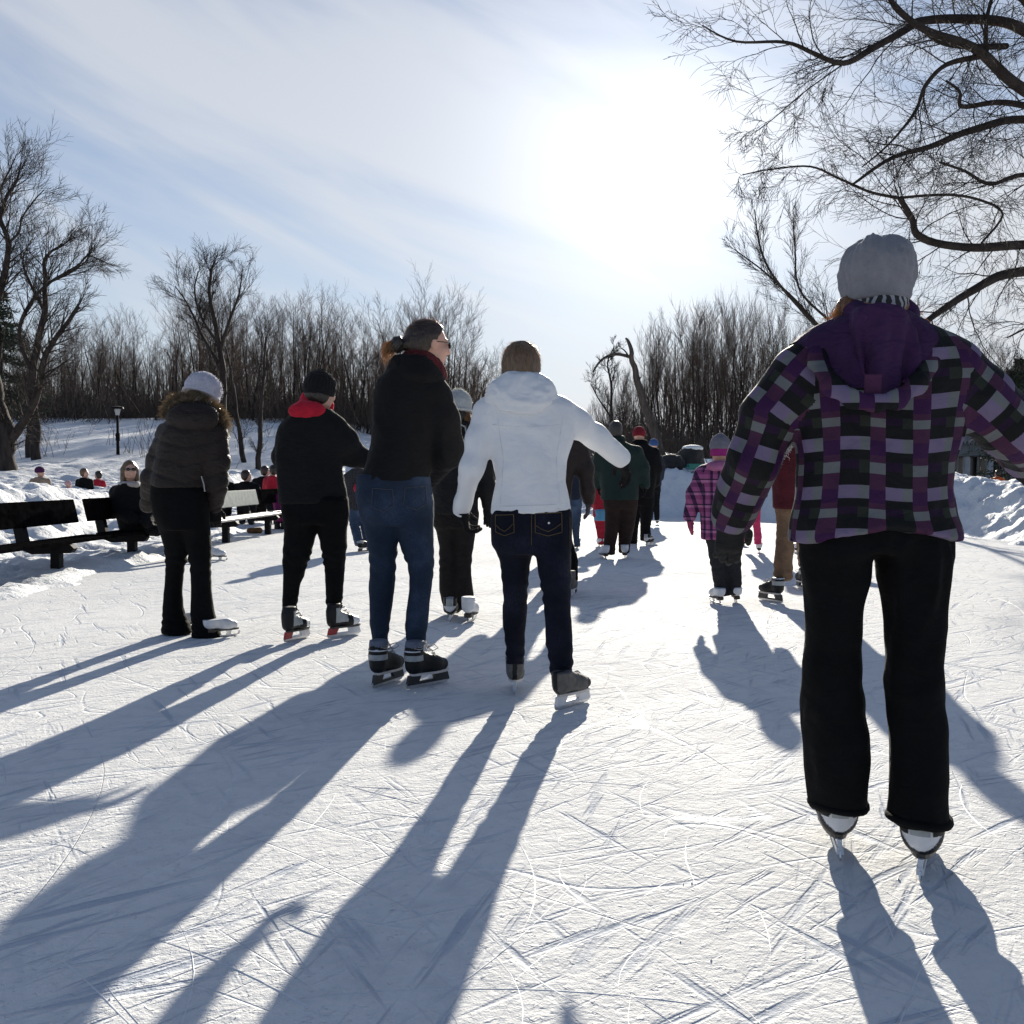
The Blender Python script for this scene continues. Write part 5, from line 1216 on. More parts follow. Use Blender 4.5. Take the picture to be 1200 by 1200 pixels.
# ---- tall woman in a black jacket and blue jeans, head turned right
D = 5.33
TALL = build_person('tall woman with a ponytail in a black jacket and blue jeans, looking right', D,
    head=dict(c=(503, 404), yaw=R(66), pitch=R(-4), s=1.02, dd=.03),
    torso=[(423, 472, 504), (432, 455, 516), (446, 442, 520), (465, 438, 524), (495, 436, 522), (520, 434, 512), (545, 429, 506), (563, 422, 503)], tdepth=.13, top_mat=M_BLACKC, vox=.010, hvox=.0065, leg_vox=.0095,
    arms=[dict(j=[(513, 462, -.02, 32), (522, 492, -.02, 32), (528, 530, .0, 31), (505, 560, .22, 24)]),
          dict(j=[(456, 462, .05, 30), (450, 500, .18, 26), (458, 535, .30, 24)])],
    legs=[dict(rows=[(560, 420, 470), (583, 419, 472), (615, 426, 468), (640, 432, 465), (672, 434, 463), (688, 432, 462), (720, 433, 458), (742, 434, 456), (760, 440, 453)], dd=.04),
          dict(rows=[(560, 458, 501), (583, 460, 506), (610, 464, 508), (640, 470, 508), (665, 479, 508), (690, 480, 506), (720, 476, 504), (744, 475, 500), (762, 481, 496)], dd=-.04)],
    waist=[(556, 422, 502), (580, 419, 505), (603, 424, 507), (615, 436, 500)], leg_mat=M_DEN,
    skates=[(438, 807, 27, 'hockey_black', 0, dict(shaft=.18, s=.93)), (478, 808, 46, 'hockey_black', 0, dict(shaft=.18, s=.93))], yaw=R(20), fold_amp=.006, seed=21, neck_r=.052)
def tall_details():
    p = TALL; body, hc, HM, s = p['body'], p['hc'], p['HM'], p['s']
    # collar and scarf
    def ring(c, rx, ry, r_, tilt=0, n=20, ax=HM): return ([c+ax[0]*rx*math.cos(a)+ax[1]*ry*math.sin(a)+A3([0, 0, 1])*tilt*math.sin(a) for a in np.linspace(0, 2*math.pi, n)], r_)
    M_SC = cloth('dark_red_scarf', (.09, .010, .013), rough=.95, bump=.6, fold=30, sheen=.3)
    pr = []
    nb = P(497, 430, D+.02)
    for k, (dz, rx, ry, rr) in enumerate(((-.01, .080, .088, .030), (.022, .070, .078, .026), (.045, .062, .068, .018))):
        pts, _ = ring(nb+A3([0, 0, dz]), rx, ry, 0, -.028); pr += [(Cone(pts[i], pts[i+1], rr, rr), .02) for i in range(len(pts)-1)]
    sdf_obj('scarf', pr, M_SC, body, .008, .03, (), folds(.005, (20, 20, 30), 3), 1)
    pr = []
    nb = P(486, 436, D-.01)
    for dz, rx, rr in ((-.02, .105, .034), (.015, .094, .028), (.045, .088, .022)):
        pts, _ = ring(nb+A3([0, 0, dz]), rx, rx*1.05, 0, .0); pr += [(Cone(pts[i], pts[i+1], rr, rr), .03) for i in range(len(pts)-1)]
    sdf_obj('collar', pr, M_BLACKC, body, .009, .03, [lambda x, y, z: ((x-P(500, 0, D)[0])*.9+(z-P(0, 420, D)[2]))+0*y], folds(.004, (12, 12, 12), 3), 1)
    # hair swept back into a loose bun
    def at(x, y, z): return hc+HM[0]*x*s+HM[1]*y*s+HM[2]*z*s
    def cutf(x, y, z):
        f = (x-hc[0])*HM[1][0]+(y-hc[1])*HM[1][1]+(z-hc[2])*HM[1][2]; u = (x-hc[0])*HM[2][0]+(y-hc[1])*HM[2][1]+(z-hc[2])*HM[2][2]
        return f*.95-(u-.035)*.62-.022
    h_ = sdf_obj('hair', [(Ell(at(0, -.018, .034), A3([.086, .108, .096])*s, HM), .02), (Ell(at(0, -.055, -.015), A3([.068, .06, .07])*s, HM), .05), (Cone(at(0, -.10, -.005), at(0, -.135, -.015), .035, .03), .03)], MH_BROWN, body, .0055, .02, [cutf], folds(.0025, (20, 20, 70), 6), 1)
    sdf_obj('hair_bun', [(Ell(at(0, -.168, -.018), (.038, .038, .042), HM), .01), (Cone(at(0, -.185, -.03), at(.0, -.215, -.06), .024, .012), .02), (Ell(at(0, -.14, -.01), (.020, .012, .024), HM), .01)], MH_DARK, h_, .005, .01, (), folds(.006, (40, 40, 40), 6), 1)
    def g(r):
        a = at(0, -.185, -.025)+rvec(r)*.022; d = -HM[1]*r.uniform(.02, .06)+A3([0, 0, -1])*r.uniform(-.01, .05); n_ = rvec(r)*.014; return [a, a+d*.5+n_, a+d*1.0+n_*.4+A3([0, 0, -.015]), a+d*1.15+A3([0, 0, -.04])-n_*.5+HM[1]*.012]
    strands('hair_strands', MST_GOLD, h_, g, 260, .0011, 5)
    def g2(r):
        ph = r.uniform(-.9, 1.5); th = r.uniform(-.7, .7); e = A3([math.sin(th)*.086, -math.sin(ph)*.108*math.cos(th)-.018, math.cos(ph)*.097*math.cos(th)+.034]); q = hc+HM.T@(e*s); nn = nrm(HM.T@A3([e[0], e[1]+.018, e[2]-.034])); d = nrm(-HM[1]+rvec(r)*.3); d = nrm(d-nn*(d@nn)); l_ = r.uniform(.03, .07); return [q, q+d*l_*.5+nn*.002, q+d*l_-nn*.004]
    strands('hair_strands', MST_BROWN, h_, g2, 110, .0007, 6)
    # sunglasses
    gl = MB(); M_SG = plain('dark_lens', (.01, .01, .012), .1)
    for sx in (-1, 1): 
        pts = [at(sx*(.034+.025*math.cos(a)), .102-.010*abs(math.cos(a))*(sx*math.cos(a) > 0), .006+.019*math.sin(a)) for a in np.linspace(0, 2*math.pi, 15)[:-1]]; c_ = at(sx*.034, .106, .006); V = pts+[c_]; gl.add(V, [[i, (i+1) % 14, 14] for i in range(14)]); V2 = [q-HM[1]*.003 for q in V]; gl.add(V2, [[(i+1) % 14, i, 14] for i in range(14)])
        gl.tube([at(sx*.060, .092, .010), at(sx*.075, .05, .012), at(sx*.080, .0, .008)], .0025, 5)
    gl.tube([at(-.012, .106, .008), at(.012, .106, .008)], .0025, 5); gl.build('sunglasses', M_SG, body)
    # back pockets and belt loops
    o, V, Q = p['trousers']; Nn = vnormals(V, Q)
    def surf(px, py, off=.003):
        q = P(px, py, D-.13); j = np.argmin((V[:, 0]-q[0])**2+(V[:, 2]-q[2])**2+np.where(Nn[:, 1] > -.1, 9, 0)); v = V[j]; return A3([q[0], v[1], q[2]])+Nn[j]*off
    seg = []
    for po in ([(437, 572), (460, 574), (461, 592), (450, 600), (436, 594)], [(474, 572), (497, 570), (499, 590), (488, 598), (473, 592)]):
        cl = po+[po[0]]
        for i in range(5):
            a, b_ = cl[i], cl[i+1]; seg.append(([surf(a[0]+(b_[0]-a[0])*t, a[1]+(b_[1]-a[1])*t, .003) for t in np.linspace(0, 1, 6)], .002))
    tube_obj('back_pocket', seg, cloth('denim_stitching', (.07, .07, .09)), o, 4)
tall_details()

# ---- person in black with a red hood
D = 6.9
HOOD = build_person('person in a black hoodie with its red hood down, black leggings and grey skates', D,
    head=dict(c=(376, 459), yaw=R(42), pitch=R(-8), s=1.0),
    torso=[(480, 352, 388), (487, 340, 396), (498, 330, 404), (515, 326, 404), (535, 324, 400), (555, 325, 402), (573, 327, 405), (590, 328, 408)], tdepth=.135, top_mat=M_BLACKC, vox=.012, hvox=.0095, leg_vox=.011,
    arms=[dict(j=[(393, 504, 0, 30), (405, 518, .04, 29), (414, 533, .12, 26), (440, 543, .12, 20)], hand=dict(d=(1, .2, -.1), pn=(0, 0, -1), side=1, curl=.5)),
          dict(j=[(340, 508, 0, 27), (332, 535, .08, 24), (340, 560, .22, 20)])],
    legs=[dict(rows=[(585, 332, 372), (620, 334, 371), (650, 332, 364), (668, 331, 358), (685, 331, 352), (708, 331, 349), (724, 336, 347)], dd=-.02),
          dict(rows=[(585, 368, 407), (615, 372, 407), (640, 376, 406), (668, 381, 403), (700, 382, 401), (710, 383, 401), (722, 387, 398)], dd=.03)],
    waist=[(580, 333, 406), (600, 332, 407), (613, 337, 405)], leg_mat=M_LEG,
    skates=[(334, 753, 26, 'soft_silver', 0, dict(shaft=.18, s=.9)), (385, 748, 46, 'soft_silver', 0, dict(shaft=.18, s=.9))], yaw=R(15), fold_amp=.006, seed=31)
def hood_details():
    p = HOOD; body, hc, HM, s = p['body'], p['hc'], p['HM'], p['s']
    sdf_obj('hood', [(Ell(P(360, 481, D-.10), (.125, .065, .062)), .03), (Cone(P(352, 487, D-.04), P(363, 468, D+.0), .055, .060), .05), (Cone(P(363, 472, D+.04), P(385, 476, D+.06), .05, .04), .05)], M_REDF, body, .009, .03, (), folds(.005, (12, 12, 12), 4), 1)
    sdf_obj('hair', [(Ell(hc-HM[2]*.025-HM[1]*.028, (.087, .082, .080), HM), .02)], MH_DARK, body, .009, .02, (), folds(.004, (30, 30, 12), 3), 1)
    hat_obj('knit_hat', hc, HM, knit('black_wool', (.014, .013, .014), 90), body, s, rx=.094, ry=.108, rz=.095, low=-.03, tilt=.0, wob=.004, vox=.0085)
    def g(r):
        a = r.uniform(-3.1, 3.1); ph = r.uniform(.0, 1.0); e = A3([math.sin(a)*math.sin(ph)*.092, -math.cos(a)*math.sin(ph)*.106-.012, math.cos(ph)*.096+.045]); q = hc+HM.T@e; d = nrm(HM.T@e+rvec(r)*.03); return [q, q+d*.006+rvec(r)*.003, q+d*.014+rvec(r)*.005]
    strands('wool_fuzz', strand_mat('dark_fuzz', (.03, .025, .025)), body, g, 260, .0012, 4)
hood_details()

# ---- woman in the brown parka with a fur-trimmed hood
D = 6.9
M_PARKA = cloth('brown_parka_nylon', (.022, .0165, .015), var=.15, rough=.6, bump=.3, fold=16, spec=.2)
def quilt(V, Nn):
    z = V[:, 2]; x = V[:, 0]-P(215, 0, 6.9)[0]; ph = (z*1.0-np.abs(x-.02)*.32+.02*vnoise(V*5, 4))/.115; f = ph-np.floor(ph)
    return -.007*np.exp(-(np.minimum(f, 1-f)/.08)**2)+.003*np.sin(f*3.1416)
PARKA = build_person('woman in a brown quilted parka with fur-trimmed hood, bent forward in black trousers', D,
    head=dict(c=(239, 464), yaw=R(38), pitch=R(-22), s=.98, dd=.10),
    torso=[(489, 206, 250), (497, 194, 258), (510, 188, 261), (530, 186, 258), (548, 181, 246), (560, 179, 241), (571, 178, 238)], tdepth=.155, top_mat=M_PARKA, vox=.011, hvox=.010, leg_vox=.011,
    arms=[dict(j=[(198, 507, 0, 28), (187, 536, .04, 25), (178, 562, .06, 23), (173, 592, .2, 18)]),
          dict(j=[(251, 510, .02, 30), (254, 540, .02, 28), (253, 568, .04, 25), (251, 592, .10, 20)], hand=dict(d=(.0, .15, -1), pn=(-.3, .9, 0), side=1, curl=.55))],
    legs=[dict(rows=[(575, 180, 222), (600, 182, 225), (640, 193, 222), (665, 195, 216), (690, 193, 213), (712, 191, 214), (726, 191, 219), (742, 190, 226)], dd=.05),
          dict(rows=[(575, 202, 240), (600, 208, 243), (635, 219, 247), (665, 223, 247), (690, 224, 247), (715, 224, 250), (735, 225, 255), (752, 226, 262)], dd=-.05)],
    waist=[(566, 179, 237), (585, 178, 240), (605, 183, 243), (620, 190, 242)], leg_mat=M_LEG,
    skates=[(201, 740, 50, 'figure', 0, dict(shaft=.09, s=.84)), (240, 748, 54, 'figure', 0, dict(shaft=.09, s=.84))], yaw=R(18), fold_amp=.003, seed=41, topdisp=quilt, tdd=.0)
def fur_strands(name, mat, parent, path, rad, n, ln, seed, r0=.0013):
    path = [A3(q) for q in path]
    def g(r):
        t = r.uniform(0, len(path)-1.001); i = int(t); c = path[i]*(1-t+i)+path[i+1]*(t-i); ax = nrm(path[i+1]-path[i]); v = rvec(r); v = nrm(v-ax*(v@ax)); q = c+v*rad; d = nrm(v+rvec(r)*.5); l_ = ln*r.uniform(.4, 1.2); return [q, q+d*l_*.5, q+d*l_+A3([0, 0, -.2])*l_]
    return strands(name, mat, parent, g, n, r0, seed)
def parka_details():
    p = PARKA; body, hc, HM, s = p['body'], p['hc'], p['HM'], p['s']; M_FUR = hair_mat('fur_base', (.07, .05, .03), (.20, .14, .08)); M_FURS = strand_mat('fur_strands', (.30, .24, .16))
    hd = sdf_obj('hood', [(Ell(P(226, 490, D-.09), (.175, .10, .105)), .03), (Ell(P(232, 480, D+.02), (.14, .10, .10)), .05)], M_PARKA, body, .009, .03, [lambda x, y, z: (z-P(0, 471, D)[2])*.8+(y-D-.02)*.35-(x-P(228, 0, D)[0])*-.18], folds(.006, (9, 9, 14), 5), 1)
    path = [P(x, y, D+dd) for x, y, dd in ((197, 489, .0), (198, 478, -.02), (205, 470, -.03), (217, 467, -.05), (231, 468, -.06), (245, 474, -.03), (254, 482, .0), (260, 492, .02), (261, 502, .03), (256, 508, .06))]
    fr = sdf_obj('fur_trim', [(Cone(path[i], path[i+1], .024, .024), .02) for i in range(len(path)-1)], M_FUR, body, .009, .02, (), folds(.008, (30, 30, 30), 5), 1)
    sdf_obj('hair', [(Ell(hc-HM[2]*.035-HM[1]*.045, (.080, .07, .06), HM), .02)], MH_BROWN, body, .009, .02, (), folds(.004, (30, 30, 12), 3), 1)
    fur_strands('fur', M_FURS, fr, path, .020, 3600, .055, 5, .0018)
    hat_obj('knit_hat', hc-HM[1]*.01, HM, knit('white_wool', (.50, .49, .56), 60, bump=1.0), body, s, rx=.110, ry=.122, rz=.105, low=-.015, tilt=.1, wob=.005, vox=.008, brim=knit('white_wool_brim', (.52, .51, .58), 60))
    hat_fuzz(p, strand_mat('white_fuzz', (.6, .6, .64)), rx=.112, ry=.124, rz=.107, n=500, r0=.0012, ln=.014)
    # reflective pocket stripe
    tube_obj('zip', [([P(236, 558, D-.14), P(239, 568, D-.13), P(240, 576, D-.11)], .004)], M_SILV, p['jacket'][0], 5)
parka_details()

# ---- woman in black with a white knit hat, between the tall woman and the white jacket
D = 7.9
BEH = build_person('woman in black with a white knit hat, half hidden between the two nearest women', D,
    head=dict(c=(538, 478), yaw=R(15), pitch=R(-6), s=.98),
    torso=[(494, 522, 554), (502, 512, 562), (512, 506, 568), (535, 507, 565), (560, 509, 560), (580, 507, 560), (603, 506, 560)], tdepth=.125, top_mat=M_BLACKS, vox=.013, leg_vox=.013,
    arms=[dict(j=[(513, 515, 0, 22), (506, 545, .0, 20), (510, 575, .12, 17)]), dict(j=[(561, 515, 0, 22), (568, 545, .0, 20), (572, 572, .02, 18), (572, 592, .04, 14)], hand=dict(d=(.05, .1, -1), pn=(-.2, 1, 0), side=1, curl=.3))],
    legs=[dict(rows=[(600, 506, 534), (640, 515, 533), (665, 515, 533), (690, 515, 536), (718, 521, 538)], dd=.02), dict(rows=[(600, 530, 560), (640, 534, 555), (665, 534, 552), (690, 533, 554), (714, 534, 556)], dd=.0)],
    waist=[(590, 507, 560), (605, 507, 560), (618, 510, 558)], leg_mat=cloth('brown_black_trousers', (.009, .007, .007)),
    skates=[(527, 729, 2, 'hockey_white', 0, dict(shaft=.12)), (547, 731, 12, 'figure', 0, dict(shaft=.14))], fold_amp=.006, seed=51)
def beh_details():
    p = BEH; body, hc, HM, s = p['body'], p['hc'], p['HM'], p['s']
    hat_obj('knit_hat', hc, HM, knit('cream_wool', (.46, .47, .46), 60), body, s, rx=.096, ry=.106, rz=.095, low=-.035, wob=.004, vox=.010, tilt=0, brim=knit('cream_wool_brim', (.5, .51, .5), 60))
    hat_fuzz(p, strand_mat('cream_fuzz', (.6, .6, .58)), rx=.098, ry=.108, rz=.097, n=400, r0=.0013, ln=.013)
    def at(x, y, z): return hc+HM[0]*x*s+HM[1]*y*s+HM[2]*z*s
    sdf_obj('hair', [(Ell(at(0, -.035, -.07), (.078, .06, .075), HM), .02)], MH_DARK, body, .010, .02, (), folds(.004, (30, 30, 20), 5), 1)
    h_ = sdf_obj('hair', [(Cone(at(.07, -.02, -.07), at(.09, -.03, -.15), .035, .02), .03)], MH_RED, body, .010, .02, (), folds(.006, (30, 30, 20), 5), 1)
    def g(r):
        a = at(.075, -.03, -.09)+rvec(r)*.04; d = A3([r.uniform(-.02, .04), r.uniform(-.03, .01), -r.uniform(.02, .09)]); return [a, a+d*.5+rvec(r)*.01, a+d]
    strands('hair_strands', MST_GOLD, h_, g, 200, .0016, 8)
    tube_obj('hood_cord', [([P(531, 493, D-.13), P(538, 497, D-.14), P(545, 500, D-.14), P(547, 510, D-.13)], .007)], M_SILV, body, 5)
beh_details()
# ================================================================ farther skaters, the seated woman and the people by the benches
M_GREEN = cloth('dark_green_jacket', (.006, .020, .017), rough=.7); M_BRNT = cloth('brown_trousers', (.026, .014, .011), rough=.9); M_BLKCOAT = cloth('black_coat', (.006, .006, .007), rough=.85, spec=.15)
M_REDS = cloth('red_snowsuit', (.34, .010, .028), rough=.7); M_PINK = cloth('hot_pink_snow_trousers', (.55, .03, .12), rough=.6); M_TAN = cloth('tan_trousers', (.17, .105, .062), rough=.85); M_MAR = cloth('maroon_jacket', (.075, .008, .014), rough=.8)
M_PPL = plaid_mat('pink_plaid_shell', .085, .105, dict(wide=[(0, (.36, .10, .24)), (.35, (.26, .06, .17)), (.7, (.45, .17, .32)), (.9, (.04, .02, .05))], wide2=[(0, (.30, .08, .20)), (.35, (.20, .05, .14)), (.7, (.36, .12, .26)), (.9, (.03, .02, .04))], narrow=[(0, (.06, .02, .07)), (.35, (.03, .012, .04)), (.7, (.14, .06, .14)), (.9, (.02, .01, .03))]))
M_GRT = cloth('charcoal_trousers', (.016, .016, .019), rough=.8); M_DKJ = denim('faded_denim', (.045, .07, .12)); M_BGE = cloth('beige_coat', (.30, .22, .16), rough=.8); M_ORG = cloth('orange_jacket', (.55, .09, .015), rough=.6); M_PRPJ = cloth('magenta_jacket', (.22, .02, .12), rough=.7); M_REDJ = cloth('red_jacket', (.42, .010, .03), rough=.7); M_NAVY = cloth('navy_jacket', (.010, .016, .035), rough=.7)
def simple_hair(p, mat, vox=.014, low=-.095, back=True):
    hc, HM, s = p['hc'], p['HM'], p['s']
    f0 = hc+HM[1]*.03*s
    sdf_obj('hair', [(Ell(hc+HM[2]*.03*s-HM[1]*.014*s, A3([.086, .104, .098])*s, HM), .02), (Ell(hc-HM[2]*.035*s-HM[1]*.03*s, A3([.078, .072, .07])*s, HM), .04)], mat, p['body'], vox*s, .03, [lambda x, y, z: ((x-f0[0])*HM[1][0]+(y-f0[1])*HM[1][1]+(z-f0[2])*HM[1][2])-.5*((x-f0[0])*HM[2][0]+(y-f0[1])*HM[2][1]+(z-f0[2])*HM[2][2]), lambda x, y, z: -((x-hc[0])*HM[2][0]+(y-hc[1])*HM[2][1]+(z-hc[2])*HM[2][2])+low*s], folds(.004, (30, 30, 12), 3), 1)
def simple_hat(p, mat, **kw): return hat_obj('knit_hat', p['hc'], p['HM'], mat, p['body'], p['s'], vox=kw.pop('vox', .014), tilt=0, low=kw.pop('low', -.01), **kw)
def collar(p, mat, py, px, D, rx=.085, r=.03):
    c = P(px, py, D); n = 14; pts = [c+A3([rx*math.cos(a), rx*math.sin(a), 0]) for a in np.linspace(0, 2*math.pi, n)]
    sdf_obj('collar', [(Cone(pts[i], pts[i+1], r, r), .03) for i in range(n-1)], mat, p['body'], .014, .03)

# man in green
D = 13.1
p = build_person('grey-haired man in a dark green jacket and brown trousers on white skates', D, head=dict(c=(721, 505), yaw=R(-10), pitch=R(-8), s=1.02),
    torso=[(517, 713, 731), (521, 706, 740), (530, 700, 750), (545, 701, 750), (560, 703, 749), (575, 704, 748), (586, 704, 748)], tdepth=.16, top_mat=M_GREEN, vox=.018,
    arms=[dict(j=[(706, 529, 0, 16), (700, 548, .05, 15), (701, 568, .15, 11)], hand=dict(d=(.1, .3, -1), pn=(1, 0, 0), side=-1, curl=.5)), dict(j=[(745, 530, 0, 17), (753, 549, .02, 16), (756, 568, .05, 12)], hand=dict(d=(0, .2, -1), pn=(-1, 0, 0), side=1))],
    legs=[dict(rows=[(584, 708, 729), (600, 709, 727), (620, 709, 725), (640, 707, 721), (650, 706, 721)], dd=.0), dict(rows=[(584, 724, 747), (600, 726, 746), (620, 725, 743), (640, 725, 738), (648, 725, 738)], dd=.1)],
    waist=[(582, 707, 747), (596, 708, 746)], leg_mat=M_BRNT, skates=[(711, 656, -12, 'figure', 0, dict(shaft=.12)), (732, 655, 8, 'figure', 0, dict(shaft=.12))], seed=61)
simple_hair(p, MH_GREY); collar(p, M_GREEN, 515, 722, D, .072, .042)
# man in black coat with a dark red hat
D = 15.6
p = build_person('person in a black coat and dark red knit hat right of the man in green', D, head=dict(c=(749, 511), yaw=R(15), pitch=R(-8), s=1.0),
    torso=[(520, 741, 759), (524, 738, 765), (532, 736, 771), (545, 737, 772), (560, 738, 769), (575, 739, 767), (584, 739, 766)], tdepth=.16, top_mat=M_BLKCOAT, vox=.020,
    arms=[dict(j=[(767, 530, 0, 12), (770, 548, .02, 12), (768, 566, .08, 10)], hand=dict(d=(0, .2, -1), pn=(-1, 0, 0), side=1)), dict(j=[(740, 530, 0, 12), (737, 548, .02, 11), (738, 566, .1, 9)])],
    legs=[dict(rows=[(580, 739, 755), (600, 739, 751), (620, 737, 748), (638, 736, 747)], dd=.3), dict(rows=[(580, 750, 766), (600, 750, 765), (620, 750, 762), (634, 750, 764)], dd=-.1)],
    waist=[(578, 740, 766), (592, 740, 766)], leg_mat=M_BLKCOAT, skates=[(740, 637, 5, 'figure', 0, dict(shaft=.12)), (757, 640, 30, 'hockey_white', 0, dict(shaft=.12))], seed=62)
simple_hat(p, knit('dark_red_wool', (.20, .018, .03), 60)); collar(p, M_BLKCOAT, 519, 750, D, .075, .04)
# small figure behind them
D = 21
p = build_person('distant skater in dark clothes and a blue hat beside the right snow bank', D, head=dict(c=(766, 522), yaw=0, s=.95),
    torso=[(530, 762, 771), (534, 758, 774), (545, 757, 776), (562, 758, 775), (570, 758, 775)], tdepth=.14, top_mat=M_NAVY, vox=.025,
    arms=[dict(j=[(773, 537, 0, 8), (776, 549, 0, 7), (775, 560, .05, 6)])], legs=[dict(rows=[(568, 759, 767), (590, 759, 766), (609, 759, 765)]), dict(rows=[(568, 765, 774), (590, 766, 773), (610, 767, 773)])], waist=[(567, 759, 774), (576, 759, 774)], leg_mat=M_BLKCOAT,
    skates=[(762, 614, 0, 'figure', 0, dict(shaft=.12)), (770, 615, 10, 'figure', 0, dict(shaft=.12))], seed=63)
simple_hat(p, knit('blue_wool', (.05, .10, .25), 60), vox=.02)
# child in red
D = 15.2
p = build_person('small child in a red snowsuit with a blue band, left of the man in green', D, head=dict(c=(703, 553), yaw=R(0), s=.82),
    torso=[(562, 698, 709), (566, 695, 712), (575, 694, 713), (590, 695, 713), (606, 695, 712)], tdepth=.11, top_mat=M_REDS, vox=.016,
    arms=[dict(j=[(696, 569, 0, 8), (692, 580, .03, 7), (694, 592, .1, 6)]), dict(j=[(711, 569, 0, 8), (714, 580, .03, 7), (713, 592, .1, 6)])],
    legs=[dict(rows=[(600, 696, 705), (615, 697, 705), (630, 700, 707), (638, 701, 707)]), dict(rows=[(600, 703, 712), (615, 704, 711), (630, 706, 711), (638, 706, 711)])], waist=[(600, 696, 712), (610, 697, 711)], leg_mat=M_REDS, skates=[(703, 641, 0, 'figure', 0, dict(shaft=.1)), (709, 641, 0, 'figure', 0, dict(shaft=.1))], seed=64)
simple_hat(p, knit('red_wool', (.35, .02, .04), 60), vox=.014)
c = P(704, 603, D); mb = []; 
sdf_obj('blue_band', [(loft_px(D, [(596, 695, 713), (610, 696, 712.5)], .122), .02)], cloth('light_blue_band', (.10, .28, .45)), p['body'], .014, .02)
# man in dark jacket just beyond the white jacket
D = 9.4
p = build_person('man in a dark brown jacket and black trousers just beyond the white jacket woman', D, head=dict(c=(645, 488), yaw=R(10), s=1.0),
    torso=[(500, 634, 657), (505, 625, 668), (514, 618, 686), (530, 620, 684), (560, 625, 672), (590, 628, 668), (606, 630, 667)], tdepth=.14, top_mat=cloth('dark_brown_jacket', (.020, .013, .012), rough=.6), vox=.015,
    arms=[dict(j=[(678, 522, 0, 22), (686, 550, .02, 19), (689, 576, .05, 16), (690, 586, .08, 14)], hand=dict(d=(-.05, .1, -1), pn=(-.8, .3, 0), side=1, curl=.3, mat=cloth('grey_palm_glove', (.05, .045, .05)))), dict(j=[(625, 522, 0, 20), (618, 550, .02, 18), (620, 585, .1, 14)])],
    legs=[dict(rows=[(600, 630, 650), (630, 632, 650), (660, 634, 649), (692, 634, 648)], dd=.2), dict(rows=[(600, 646, 667), (630, 650, 670), (655, 655, 677), (680, 657, 677), (695, 658, 676)], dd=0)],
    waist=[(596, 630, 668), (612, 631, 667)], leg_mat=M_LEG, skates=[(641, 697, 0, 'hockey_grey', 0, {}), (667, 702, 12, 'hockey_grey', 0, {})], seed=65)
simple_hair(p, MH_DARK)
# blue jeans farther
D = 14.8
p = build_person('skater in faded blue jeans mostly hidden behind the white jacket woman', D, head=dict(c=(668, 507), yaw=R(0), s=1.0),
    torso=[(517, 660, 676), (521, 656, 682), (530, 652, 686), (550, 654, 684), (575, 656, 682), (586, 656, 682)], tdepth=.14, top_mat=M_NAVY, vox=.02,
    arms=[dict(j=[(682, 529, 0, 12), (686, 545, .02, 11), (685, 565, .1, 9)])], legs=[dict(rows=[(582, 657, 670), (610, 657, 668), (640, 657, 666)]), dict(rows=[(582, 667, 682), (605, 669, 681), (625, 671, 679), (641, 673, 680)])], waist=[(580, 657, 682), (594, 657, 682)], leg_mat=M_DKJ, skates=[(661, 643, 0, 'figure', 0, dict(shaft=.1)), (677, 643, 0, 'figure', 0, dict(shaft=.1))], seed=66)
simple_hair(p, MH_DARK, .018)
# girl in pink plaid
D = 8.6
GIRL = build_person('girl in a pink plaid jacket and grey pom hat skating beyond the nearest skater', D, head=dict(c=(844, 531), yaw=R(8), pitch=R(-6), s=.88),
    torso=[(541, 832, 858), (546, 824, 866), (556, 818, 870), (575, 820, 868), (600, 821, 868), (618, 821, 869), (632, 822, 870)], tdepth=.115, top_mat=M_PPL, vox=.012, leg_vox=.012,
    arms=[dict(j=[(824, 556, 0, 20), (814, 578, .02, 18), (808, 605, .08, 14)], hand=dict(d=(.15, .3, -1), pn=(1, 0, 0), side=-1, curl=.3, mat=cloth('pink_mitten', (.30, .05, .12)), mitten=True)), dict(j=[(864, 556, 0, 20), (874, 578, .02, 18), (876, 600, .1, 14)])],
    legs=[dict(rows=[(625, 827, 848), (645, 829, 848), (665, 834, 851), (685, 837, 852), (698, 838, 853)]), dict(rows=[(625, 846, 868), (645, 848, 868), (665, 851, 868), (685, 854, 869), (697, 855, 870)])],
    waist=[(622, 827, 867), (636, 828, 867)], leg_mat=M_GRT, skates=[(846, 709, -12, 'figure', 0, dict(shaft=.10)), (864, 708, 6, 'figure', 0, dict(shaft=.10))], seed=67, fold_amp=.008, glove_mat=M_GLOVE)
o, V, Q = GIRL['jacket']; PP = GIRL['arms']
def guv(V, fv):
    VX = V[fv]; UV = np.zeros((len(fv), 4, 2)); UV[..., 0] = np.arctan2(VX[..., 0]-P(845, 0, 8.6)[0], -(VX[..., 1]-8.6))*.17; UV[..., 1] = VX[..., 2]
    C = VX.mean(1); m = C[:, 0] < P(822, 560, 8.6)[0]; UV[m, :, 0] = (VX[m][..., 0]+VX[m][..., 2]*.4)*.9; return UV
cloth_uv(o, V, Q, guv)
simple_hat(GIRL, knit('grey_pom_wool', (.18, .17, .20), 70), vox=.008, low=.03, rz=.105, pom=.030, wob=.003)
sdf_obj('hat_cuff', [(Cone(GIRL['hc']+[0, 0, .0], GIRL['hc']+[0, 0, .03], .082, .084, (0, 1, 0), 1.15), .02)], knit('magenta_wool', (.30, .03, .17), 70), GIRL['body'], .009, .02, [lambda x, y, z: -(z-GIRL['hc'][2]+.025)+0*x+0*y, lambda x, y, z: (z-GIRL['hc'][2]-.042)+0*x+0*y])
